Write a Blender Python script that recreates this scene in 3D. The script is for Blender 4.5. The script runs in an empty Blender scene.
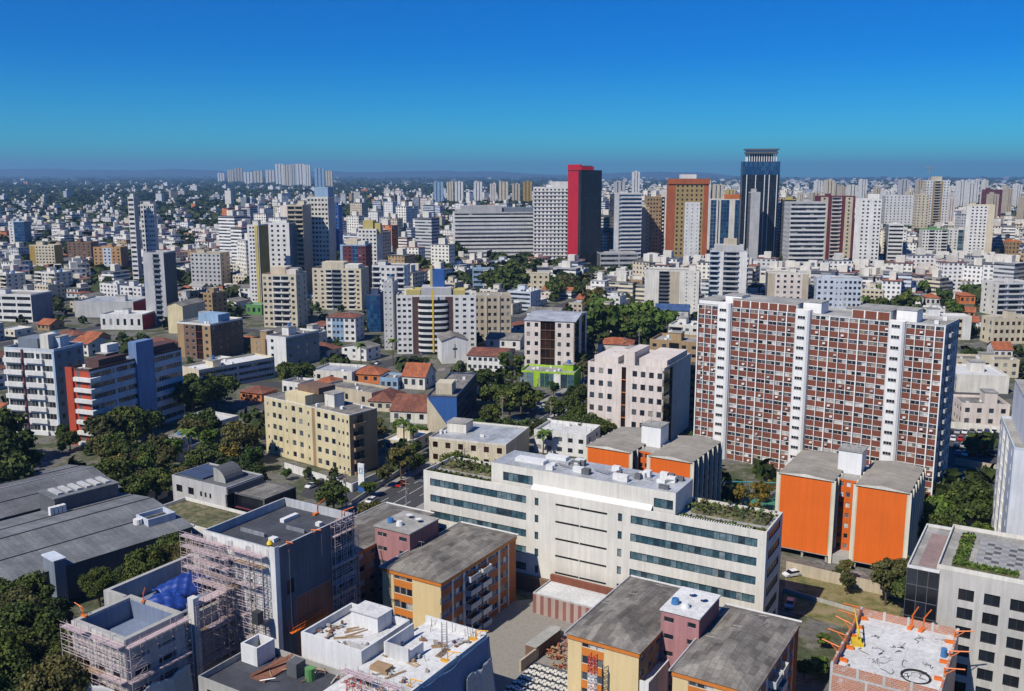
import bpy, math, random, time
import numpy as np
from mathutils import Vector, Matrix
random.seed(7)
rng = np.random.default_rng(7)
R = math.radians
sc = bpy.context.scene

# ------------------------------------------------------------------ camera, sky, sun, exposure
F, H, T = 950.0, 90.0, math.atan(171.5/950.0)
cT, sT = math.cos(T), math.sin(T)
cam = bpy.data.objects.new('camera', bpy.data.cameras.new('camera'))
sc.collection.objects.link(cam)
cam.location = (0, 0, H); cam.rotation_euler = (math.pi/2-T, 0, 0)
cam.data.sensor_width = 36; cam.data.lens = 36*F/1024
cam.data.clip_start = 1; cam.data.clip_end = 60000
sc.camera = cam
SUN_EL = 48.0
sdir = Vector((-0.70, -0.71, 0)).normalized()          # horizontal direction towards the sun
sunv = Vector((sdir.x*math.cos(R(SUN_EL)), sdir.y*math.cos(R(SUN_EL)), math.sin(R(SUN_EL))))
world = bpy.data.worlds.new('World'); sc.world = world; world.use_nodes = True
wn = world.node_tree.nodes; wl = world.node_tree.links
bg = wn['Background']; sky = wn.new('ShaderNodeTexSky'); sky.sky_type = 'NISHITA'
sky.sun_disc = False; sky.sun_elevation = R(SUN_EL); sky.sun_rotation = math.atan2(sdir.x, sdir.y)
sky.altitude = 900; sky.air_density = 1.0; sky.dust_density = 0.1; sky.ozone_density = 5.0
hs = wn.new('ShaderNodeHueSaturation'); hs.inputs['Saturation'].default_value = 1.7; hs.inputs['Value'].default_value = 1.0
wl.new(sky.outputs[0], hs.inputs['Color']); tint = wn.new('ShaderNodeMix'); tint.data_type = 'RGBA'; tint.blend_type = 'MULTIPLY'; tint.inputs[0].default_value = 1; tint.inputs[7].default_value = (.12, .80, 1.18, 1)
wl.new(hs.outputs[0], tint.inputs[6]); wl.new(tint.outputs[2], bg.inputs['Color'])
bg.inputs['Strength'].default_value = 0.084
sun = bpy.data.objects.new('sun', bpy.data.lights.new('sun', 'SUN'))
sc.collection.objects.link(sun)
sun.data.energy = 5.0; sun.data.angle = R(0.5); sun.data.color = (1.0, 0.94, 0.83)
sun.rotation_euler = sunv.to_track_quat('Z', 'Y').to_euler()
sun.location = (-200, -200, 400)
sc.view_settings.view_transform = 'Standard'; sc.view_settings.look = 'None'
sc.view_settings.exposure = 0.0; sc.view_settings.gamma = 1
sc.cycles.max_bounces = 4; sc.cycles.diffuse_bounces = 1; sc.cycles.glossy_bounces = 2
sc.cycles.transmission_bounces = 2; sc.cycles.volume_bounces = 0; sc.cycles.transparent_max_bounces = 8
sc.cycles.use_denoising = True
HAZE_DENSITY = 0.00007

# ------------------------------------------------------------------ measuring: photograph <-> place
def P(px, py, z=0.0):
    x = (px-512)/F; u = -(py-345.5)/F
    d = (x, cT+u*sT, -sT+u*cT); t = (z-H)/d[2]
    return Vector((d[0]*t, d[1]*t, z))
def proj(x, y, z):
    Z = z-H; cf = y*cT - Z*sT
    if cf < 1: return (-9999, 9999)
    return (512+F*x/cf, 345.5-F*(y*sT+Z*cT)/cf)
def height_at(y, yt):
    k = (345.5-yt)/F
    return H + y*(k*cT-sT)/(cT+k*sT)
def along(N, z, dx, dy, px):
    m = (px-512)/F; Z = z-H
    return (m*(N.y*cT-Z*sT)-N.x)/(dx-m*dy*cT)

# ------------------------------------------------------------------ objects
COL = sc.collection
def link(o, parent=None):
    COL.objects.link(o)
    if parent is not None: o.parent = parent
    return o
def empty(name, loc=(0, 0, 0), rz=0.0, label=None, cat=None, group=None, parent=None):
    o = bpy.data.objects.new(name, None); o.empty_display_size = 1
    o.location = loc; o.rotation_euler = (0, 0, rz); link(o, parent)
    return tag(o, label, cat, group)
def tag(o, label=None, cat=None, group=None, kind=None):
    if label: o['label'] = label
    if cat: o['category'] = cat
    if group: o['group'] = group
    if kind: o['kind'] = kind
    return o
def copy_tree(o, parent=None):
    c = o.copy(); COL.objects.link(c)
    if parent is not None: c.parent = parent
    for ch in KIDS.get(o.name, []): copy_tree(ch, c)
    return c
KIDS = {}
def note_kids(root):
    KIDS.clear()
    for o in bpy.data.objects:
        if o.parent is not None: KIDS.setdefault(o.parent.name, []).append(o)

class MB:
    def __init__(s): s.v = []; s.f = []; s.m = []; s.uv = []; s.mats = []
    def mi(s, mat):
        if mat not in s.mats: s.mats.append(mat)
        return s.mats.index(mat)
    def face(s, pts, mat, uv=None):
        i = len(s.v); s.v.extend([tuple(p) for p in pts]); s.f.append(tuple(range(i, i+len(pts)))); s.m.append(s.mi(mat))
    def box(s, x0, x1, y0, y1, z0, z1, mat, bottom=True):
        i = len(s.v); m = s.mi(mat)
        s.v.extend([(x0,y0,z0),(x1,y0,z0),(x1,y1,z0),(x0,y1,z0),(x0,y0,z1),(x1,y0,z1),(x1,y1,z1),(x0,y1,z1)])
        fs = [(4,5,6,7),(0,1,5,4),(1,2,6,5),(2,3,7,6),(3,0,4,7)]
        if bottom: fs.append((3,2,1,0))
        for f in fs: s.f.append(tuple(i+k for k in f)); s.m.append(m)
    def prism(s, poly, z0, z1, mat, topmat=None):
        n = len(poly); i = len(s.v); m = s.mi(mat); tm = s.mi(topmat) if topmat else m
        s.v.extend([(p[0], p[1], z0) for p in poly] + [(p[0], p[1], z1) for p in poly])
        for k in range(n):
            j = (k+1) % n; s.f.append((i+k, i+j, i+n+j, i+n+k)); s.m.append(m)
        s.f.append(tuple(i+n+k for k in range(n))); s.m.append(tm)
        s.f.append(tuple(i+n-1-k for k in range(n))); s.m.append(m)
    def cyl(s, x, y, r, z0, z1, mat, n=10, r1=None):
        r1 = r if r1 is None else r1; i = len(s.v); m = s.mi(mat)
        for (rr, z) in ((r, z0), (r1, z1)):
            for k in range(n):
                a = 2*math.pi*k/n; s.v.append((x+rr*math.cos(a), y+rr*math.sin(a), z))
        for k in range(n):
            j = (k+1) % n; s.f.append((i+k, i+j, i+n+j, i+n+k)); s.m.append(m)
        s.f.append(tuple(i+n+k for k in range(n))); s.m.append(m)
    def bar(s, p, q, r, mat, n=4, r1=None):
        p = Vector(p); q = Vector(q); d = (q-p)
        if d.length < 1e-6: return
        d.normalize(); a = d.orthogonal().normalized(); b = d.cross(a); r1 = r if r1 is None else r1
        i = len(s.v); m = s.mi(mat)
        for (c, rr) in ((p, r), (q, r1)):
            for k in range(n):
                t = 2*math.pi*(k+.5)/n; s.v.append(tuple(c+(a*math.cos(t)+b*math.sin(t))*rr))
        for k in range(n):
            j = (k+1) % n; s.f.append((i+k, i+j, i+n+j, i+n+k)); s.m.append(m)
        s.f.append(tuple(i+n-1-k for k in range(n))); s.m.append(m)
        s.f.append(tuple(i+n+k for k in range(n))); s.m.append(m)
    def mesh(s, name):
        me = bpy.data.meshes.new(name); me.from_pydata(s.v, [], s.f)
        for m in s.mats: me.materials.append(m)
        me.polygons.foreach_set('material_index', s.m); me.update()
        return me
    def build(s, name, parent=None, loc=(0, 0, 0), rz=0, label=None, cat=None, group=None, kind=None):
        if not s.f: return None
        o = bpy.data.objects.new(name, s.mesh(name)); o.location = loc; o.rotation_euler = (0, 0, rz)
        link(o, parent); return tag(o, label, cat, group, kind)
def bulk(name, verts, faces4, mats, midx, uv=None, smooth=False):
    """one mesh from numpy arrays of quads"""
    me = bpy.data.meshes.new(name); nv, nf = len(verts), len(faces4); k = faces4.shape[1]
    me.vertices.add(nv); me.vertices.foreach_set('co', verts.astype(np.float32).ravel())
    me.loops.add(nf*k); me.loops.foreach_set('vertex_index', faces4.astype(np.int32).ravel())
    me.polygons.add(nf); me.polygons.foreach_set('loop_start', np.arange(0, nf*k, k, dtype=np.int32))
    for m in mats: me.materials.append(m)
    me.polygons.foreach_set('material_index', midx.astype(np.int32)); me.polygons.foreach_set('use_smooth', np.zeros(nf, dtype=bool))
    if uv is not None:
        l = me.uv_layers.new(name='UVMap'); l.data.foreach_set('uv', uv.astype(np.float32).ravel())
    me.update(calc_edges=True)
    return me

# ------------------------------------------------------------------ materials
MATS = {}
def newmat(name):
    m = bpy.data.materials.new(name); m.use_nodes = True; nt = m.node_tree
    return m, nt, nt.nodes, nt.links, nt.nodes['Principled BSDF']
def mixrgb(nt, a, b, fac, mode='MULTIPLY'):
    n = nt.nodes.new('ShaderNodeMix'); n.data_type = 'RGBA'; n.blend_type = mode
    for sock, val in ((n.inputs[0], fac), (n.inputs[6], a), (n.inputs[7], b)):
        if isinstance(val, (int, float)): sock.default_value = val
        elif isinstance(val, tuple): sock.default_value = (*val[:3], 1)
        else: nt.links.new(val, sock)
    return n.outputs[2]
def ramp(nt, fac, stops, interp='LINEAR'):
    n = nt.nodes.new('ShaderNodeValToRGB'); n.color_ramp.interpolation = interp
    e = n.color_ramp.elements
    while len(e) < len(stops): e.new(0.5)
    for k, (p, c) in enumerate(stops):
        e[k].position = p; e[k].color = (*(c if isinstance(c, tuple) else (c, c, c)), 1)
    nt.links.new(fac, n.inputs[0]); return n.outputs[0]
def coords(nt, scale=(1, 1, 1), rot=0):
    tc = nt.nodes.new('ShaderNodeTexCoord'); mp = nt.nodes.new('ShaderNodeMapping')
    mp.inputs['Scale'].default_value = scale; mp.inputs['Rotation'].default_value = (0, 0, rot)
    nt.links.new(tc.outputs['Object'], mp.inputs[0]); return mp.outputs[0]
def noise(nt, vec, scale, detail=3, rough=.6):
    n = nt.nodes.new('ShaderNodeTexNoise'); n.inputs['Scale'].default_value = scale
    n.inputs['Detail'].default_value = detail; n.inputs['Roughness'].default_value = rough
    nt.links.new(vec, n.inputs['Vector']); return n.outputs[0]
def wall(c, rough=.75, dirt=.32):
    key = ('w', tuple(round(q, 3) for q in c), dirt)
    if key in MATS: return MATS[key]
    m, nt, n, l, b = newmat('render_wall')
    v1 = coords(nt); v2 = coords(nt, (1.3, 1.3, .07))
    a = ramp(nt, noise(nt, v1, .11, 4), [(.35, 1-dirt*.55), (.62, 1.0)])
    s = ramp(nt, noise(nt, v2, .9, 5, .7), [(.3, 1-dirt), (.6, 1.0)])
    g = ramp(nt, noise(nt, v1, 2.2, 3), [(.2, .93), (.8, 1.03)])
    col = mixrgb(nt, mixrgb(nt, mixrgb(nt, c, a, 1.0), s, .8), g, 1.0)
    l.new(col, b.inputs['Base Color']); b.inputs['Roughness'].default_value = rough
    MATS[key] = m; return m
def flat(name, c, rough=.6, metal=0.0, spec=.5, rnd=0.0):
    key = ('f', name, c, rough)
    if key in MATS: return MATS[key]
    m, nt, n, l, b = newmat(name)
    v = noise(nt, coords(nt), 1.3, 3); col = mixrgb(nt, c, ramp(nt, v, [(.3, .82), (.7, 1.05)]), 1.0)
    l.new(col, b.inputs['Base Color']); b.inputs['Roughness'].default_value = rough; b.inputs['Metallic'].default_value = metal
    b.inputs['Specular IOR Level'].default_value = spec
    MATS[key] = m; return m
def rand_fac(nt):
    oi = nt.nodes.new('ShaderNodeObjectInfo'); ge = nt.nodes.new('ShaderNodeNewGeometry')
    ad = nt.nodes.new('ShaderNodeMath'); ad.operation = 'ADD'
    nt.links.new(oi.outputs['Random'], ad.inputs[0]); nt.links.new(ge.outputs['Random Per Island'], ad.inputs[1])
    fr = nt.nodes.new('ShaderNodeMath'); fr.operation = 'FRACT'; nt.links.new(ad.outputs[0], fr.inputs[0])
    return fr.outputs[0]
def pane(name, stops, rough=.12):
    if name in MATS: return MATS[name]
    m, nt, n, l, b = newmat(name)
    f = rand_fac(nt); col = ramp(nt, f, stops, 'CONSTANT')
    v = noise(nt, coords(nt), 1.1, 2); col = mixrgb(nt, col, ramp(nt, v, [(.3, .6), (.7, 1.25)]), 1.0)
    l.new(col, b.inputs['Base Color']); b.inputs['Roughness'].default_value = rough
    b.inputs['Specular IOR Level'].default_value = .7
    MATS[name] = m; return m
GLASS = pane('window_glass', [(0, (.012,.018,.025)), (.35, (.03,.045,.06)), (.6, (.02,.022,.026)), (.75, (.10,.11,.12)), (.88, (.05,.06,.07)), (.95, (.32,.31,.28))])
CURT = pane('curtained_glass', [(0, (.03,.035,.045)), (.22, (.45,.45,.44)), (.38, (.06,.07,.09)), (.55, (.62,.61,.58)), (.68, (.16,.15,.14)), (.80, (.015,.015,.02)), (.93, (.30,.24,.18))], .25)
TEAL = pane('office_glass', [(0, (.035,.085,.11)), (.2, (.09,.16,.19)), (.45, (.05,.11,.14)), (.65, (.14,.21,.24)), (.82, (.025,.05,.07)), (.93, (.2,.26,.28))], .08)
DARKG = pane('dark_glass', [(0, (.006,.008,.012)), (.5, (.008,.012,.02)), (.8, (.014,.02,.03))], .3)
BLUEG = pane('blue_glass', [(0, (.01,.05,.14)), (.5, (.015,.07,.17)), (.8, (.03,.10,.2))], .08)
BROWNG = pane('brown_glass', [(0, (.02,.01,.008)), (.5, (.05,.022,.015)), (.8, (.03,.015,.01))], .1)
C = dict(white=(.78,.77,.74), offw=(.76,.73,.65), cream=(.68,.60,.44), beige=(.55,.47,.35), pinkw=(.78,.69,.62), grey=(.32,.33,.34),
         lgrey=(.53,.53,.53), dgrey=(.12,.125,.135), conc=(.42,.41,.38), brick=(.22,.068,.038), orange=(.82,.19,.012), terra=(.62,.19,.05),
         yellow=(.58,.48,.17), ycream=(.72,.62,.38), pink=(.46,.22,.22), red=(.55,.04,.025), blue=(.03,.12,.38), lblue=(.30,.45,.62),
         navy=(.05,.08,.16), brown=(.20,.12,.08), tan=(.40,.27,.14), maroon=(.16,.03,.045), green=(.12,.32,.10), bwhite=(.60,.66,.74),
         ochre=(.45,.30,.07), slate=(.20,.24,.29), black=(.02,.02,.025), violet=(.24,.20,.32), lime=(.38,.62,.03), crimson=(.55,.008,.03))
def W(n): return wall(C[n]) if isinstance(n, str) else n
def roofmat(kind):
    if kind in MATS: return MATS[kind]
    m, nt, n, l, b = newmat(kind+'_roofing'); v = coords(nt)
    def brick(sx, sy, c1, c2, mo, rot=0, bias=0):
        t = n.new('ShaderNodeTexBrick'); l.new(coords(nt, (1, 1, 1), rot), t.inputs['Vector'])
        t.inputs['Color1'].default_value = (*c1, 1); t.inputs['Color2'].default_value = (*c2, 1); t.inputs['Mortar'].default_value = (*mo, 1)
        t.inputs['Scale'].default_value = 1; t.inputs['Brick Width'].default_value = sx; t.inputs['Row Height'].default_value = sy
        t.inputs['Mortar Size'].default_value = .03; t.inputs['Bias'].default_value = bias; return t.outputs[0]
    odd = brick(3.1, 1.15, (1.15, 1.13, 1.08), (.42, .37, .34), (.8, .8, .8), R(90), -.35)
    big = ramp(nt, noise(nt, v, .16, 5, .65), [(.32, .62), (.66, 1.12)]); fine = ramp(nt, noise(nt, v, 1.7, 4), [(.3, .8), (.7, 1.15)])
    def corr(period, axis=0, amt=.35):
        w = n.new('ShaderNodeTexWave'); w.bands_direction = 'X' if axis == 0 else 'Y'; w.inputs['Scale'].default_value = .314/period
        l.new(v, w.inputs['Vector']); bp = n.new('ShaderNodeBump'); bp.inputs['Strength'].default_value = amt; bp.inputs['Distance'].default_value = .08
        l.new(w.outputs[1], bp.inputs['Height']); l.new(bp.outputs[0], b.inputs['Normal'])
    if kind == 'fibre': col = brick(1.1, 2.4, (.19,.18,.165), (.27,.255,.235), (.11,.105,.10), 0); corr(.35)
    elif kind == 'patched': col = brick(2.2, 1.1, (.25,.235,.21), (.17,.158,.145), (.15,.14,.13), R(90), 0); corr(.35)
    elif kind == 'tile': col = brick(.9, 1.0, (.36,.10,.04), (.46,.15,.06), (.2,.06,.03)); corr(.5, 0, .6)
    elif kind == 'oldtile': col = brick(.9, 1.0, (.20,.075,.05), (.27,.10,.06), (.11,.05,.04)); corr(.5, 0, .6)
    elif kind == 'metal': col = brick(4.0, 30., (.42,.44,.46), (.5,.52,.54), (.25,.26,.27)); corr(.8); b.inputs['Roughness'].default_value = .45
    elif kind == 'darkmetal': col = brick(5.0, 40., (.13,.135,.145), (.16,.165,.175), (.07,.07,.075)); corr(.8)
    elif kind == 'shed': col = brick(1.2, 60., (.155,.165,.175), (.19,.20,.21), (.10,.105,.11)); corr(.6)
    elif kind == 'concrete': col = brick(5., 5., (.34,.33,.30), (.40,.39,.36), (.18,.17,.16))
    elif kind == 'slab': col = brick(9., 7., (.60,.60,.59), (.66,.66,.65), (.45,.45,.44))
    elif kind == 'whiteroof': col = brick(6., 8., (.66,.66,.65), (.72,.72,.71), (.5,.5,.5))
    elif kind == 'bluesheet': col = brick(1., 30., (.04,.09,.22), (.05,.11,.26), (.02,.05,.12)); corr(.8)
    elif kind == 'garden': col = ramp(nt, noise(nt, v, .8, 4), [(.35, (.06,.075,.025)), (.5, (.12,.12,.05)), (.62, (.22,.18,.12))])
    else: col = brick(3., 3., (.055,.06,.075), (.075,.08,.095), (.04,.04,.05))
    col = mixrgb(nt, mixrgb(nt, col, big, .45 if kind in ('whiteroof', 'slab') else 1.0), fine, 1.0)
    if kind in ('patched', 'fibre', 'oldtile'): col = mixrgb(nt, col, odd, 1.0 if kind == 'patched' else .6)
    l.new(col, b.inputs['Base Color'])
    if kind != 'metal': b.inputs['Roughness'].default_value = .85
    MATS[kind] = m; return m
WHITE = flat('white_paint', (.75,.75,.73)); FRAME = flat('window_frame_paint', (.55,.55,.54), .4); DFRAME = flat('dark_frame', (.05,.055,.06), .4)
STEEL = flat('galvanised_steel', (.35,.34,.34), .5, .4); PINKSTEEL = flat('primed_scaffold_steel', (.55,.43,.43), .6)
ORANGEP = flat('orange_paint', (.75,.17,.02), .5); YELLOWP = flat('yellow_paint', (.72,.50,.03), .5); WOOD = flat('plank_wood', (.36,.24,.13), .8)
REDP = flat('red_paint', (.5,.03,.02), .45); RUBBER = flat('rubber', (.02,.02,.02), .9); TANKB = flat('blue_tank', (.05,.18,.4), .4)
ASPH = flat('asphalt', (.055,.055,.058), .9); BARK = flat('bark', (.11,.075,.05), .9); CONCP = flat('pavement_concrete', (.30,.285,.26), .9)
def leafmat(name, a, b_, c):
    m, nt, n, l, b = newmat(name); oi = n.new('ShaderNodeObjectInfo')
    v = coords(nt); q = ramp(nt, noise(nt, v, .45, 3), [(.32, a), (.5, b_), (.68, c)])
    o = ramp(nt, oi.outputs['Random'], [(0, (.62,.72,.62)), (.3, (1.35,1.2,.8)), (.5, (.85,.95,.8)), (.75, (1.55,1.45,.95)), (1, (1.15,1.15,1.2))])
    ge = n.new('ShaderNodeNewGeometry'); rr = ramp(nt, ge.outputs['Random Per Island'], [(0, .65), (1, 1.35)])
    l.new(mixrgb(nt, mixrgb(nt, q, o, 1.0), rr, 1.0), b.inputs['Base Color']); b.inputs['Roughness'].default_value = .7
    b.inputs['Specular IOR Level'].default_value = .2
    return m
LEAF = leafmat('dark_foliage', (.026,.040,.010), (.046,.066,.016), (.085,.105,.028))
LEAF2 = leafmat('olive_foliage', (.04,.044,.018), (.075,.075,.03), (.125,.115,.05))
LEAF3 = leafmat('bright_foliage', (.035,.065,.013), (.06,.10,.02), (.095,.135,.03))
AUTUMN = leafmat('autumn_foliage', (.08,.07,.02), (.14,.11,.025), (.22,.15,.03))
def palette_mats():
    # distant facades: wall colour differs per building, windows are recessed tone cells laid out in metres on the wall
    m, nt, n, l, b = newmat('distant_facade')
    ge = n.new('ShaderNodeNewGeometry')
    col = ramp(nt, ge.outputs['Random Per Island'], [(0, C['white']), (.22, C['offw']), (.40, C['lgrey']), (.50, C['cream']), (.60, C['white']), (.72, C['beige']), (.79, C['bwhite']), (.87, C['pinkw']), (.92, C['terra']), (.94, C['tan']), (.97, C['slate'])], 'CONSTANT')
    uv = n.new('ShaderNodeUVMap'); sp = n.new('ShaderNodeSeparateXYZ'); l.new(uv.outputs[0], sp.inputs[0])
    def band(src, per, lo, hi):
        d = n.new('ShaderNodeMath'); d.operation = 'DIVIDE'; l.new(src, d.inputs[0]); d.inputs[1].default_value = per
        f = n.new('ShaderNodeMath'); f.operation = 'FRACT'; l.new(d.outputs[0], f.inputs[0])
        a = n.new('ShaderNodeMath'); a.operation = 'GREATER_THAN'; l.new(f.outputs[0], a.inputs[0]); a.inputs[1].default_value = lo
        c = n.new('ShaderNodeMath'); c.operation = 'LESS_THAN'; l.new(f.outputs[0], c.inputs[0]); c.inputs[1].default_value = hi
        k = n.new('ShaderNodeMath'); k.operation = 'MULTIPLY'; l.new(a.outputs[0], k.inputs[0]); l.new(c.outputs[0], k.inputs[1]); return k.outputs[0]
    k = n.new('ShaderNodeMath'); k.operation = 'MULTIPLY'; l.new(band(sp.outputs[0], 3.3, .25, .75), k.inputs[0]); l.new(band(sp.outputs[1], 3.0, .3, .78), k.inputs[1])
    rr = ramp(nt, ge.outputs['Random Per Island'], [(0, 0.), (.13, 1.), (.2, 0.), (.33, 1.), (.45, 0.), (.57, 1.), (.66, 0.), (.8, 1.), (.9, 0.)], 'CONSTANT')
    mx = n.new('ShaderNodeMath'); mx.operation = 'MAXIMUM'; l.new(rr, mx.inputs[0]); l.new(band(sp.outputs[0], 3.3, .25, .75), mx.inputs[1])
    k2 = n.new('ShaderNodeMath'); k2.operation = 'MULTIPLY'; l.new(mx.outputs[0], k2.inputs[0]); l.new(band(sp.outputs[1], 3.0, .3, .78), k2.inputs[1])
    wk = n.new('ShaderNodeTexWhiteNoise'); wk.noise_dimensions = '3D'; sn = n.new('ShaderNodeVectorMath'); sn.operation = 'SNAP'; sn.inputs[1].default_value = (3.3, 3, 1); l.new(uv.outputs[0], sn.inputs[0]); l.new(sn.outputs[0], wk.inputs['Vector'])
    wc = ramp(nt, wk.outputs[0], [(0, (.04,.05,.065)), (.5, (.10,.11,.13)), (.75, (.3,.3,.3)), (.9, (.02,.025,.03))], 'CONSTANT')
    l.new(mixrgb(nt, col, wc, k2.outputs[0], 'MIX'), b.inputs['Base Color']); b.inputs['Roughness'].default_value = .7
    m2, nt, n, l, b = newmat('distant_roofing'); ge = n.new('ShaderNodeNewGeometry')
    col = ramp(nt, ge.outputs['Random Per Island'], [(0, (.15,.14,.135)), (.30, (.32,.11,.05)), (.44, (.42,.42,.42)), (.52, (.09,.09,.10)), (.74, (.20,.08,.05)), (.86, (.30,.29,.27)), (.96, (.6,.6,.6))], 'CONSTANT')
    l.new(col, b.inputs['Base Color']); b.inputs['Roughness'].default_value = .8
    return m, m2
FARWALL, FARROOF = palette_mats()

# ------------------------------------------------------------------ building kit
FACES = {'F': 0.0, 'R': 90.0, 'K': 180.0, 'L': -90.0}
WCACHE = {}
def window_mesh(w, h, kind):
    key = (round(w, 2), round(h, 2), kind)
    if key in WCACHE: return WCACHE[key]
    mb = MB(); t = .07; g = {'c': CURT, 't': TEAL, 'd': DARKG, 'b': BLUEG, 'n': BROWNG}.get(kind, GLASS); fr = DFRAME if kind in 'dtn' else FRAME
    nm = max(1, round(w/1.25)) if w > 1.3 else 1
    for k in range(nm):
        a = -w/2+k*w/nm; mb.face([(a+t/2, 0.03, 0), (a+w/nm-t/2, 0.03, 0), (a+w/nm-t/2, 0.03, h), (a+t/2, 0.03, h)], g)
        if k: mb.box(a-t/2, a+t/2, -.03, .05, 0, h, fr)
    mb.box(-w/2, -w/2+t, -.03, .05, 0, h, fr); mb.box(w/2-t, w/2, -.03, .05, 0, h, fr)
    mb.box(-w/2+t, w/2-t, -.03, .05, h-t, h, fr); mb.box(-w/2+t, w/2-t, -.06, .05, 0, t, fr)
    me = mb.mesh('window'); WCACHE[key] = me; return me
BCACHE = {}
def balcony_mesh(w, p, mat, glassy):
    key = (round(w, 2), round(p, 2), mat.name, glassy)
    if key in BCACHE: return BCACHE[key]
    mb = MB(); mb.box(-w/2, w/2, -p, 0, -.15, 0, mat); m = mat if not glassy else TEAL
    mb.box(-w/2, w/2, -p, -p+.12, 0, 1.0, m); mb.box(-w/2, -w/2+.12, -p+.12, 0, 0, 1.0, m); mb.box(w/2-.12, w/2, -p+.12, 0, 0, 1.0, m)
    me = mb.mesh('balcony'); BCACHE[key] = me; return me
HEROES = []          # (x0, y0, x1, y1 pixel box, ground footprint polygon)
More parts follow.
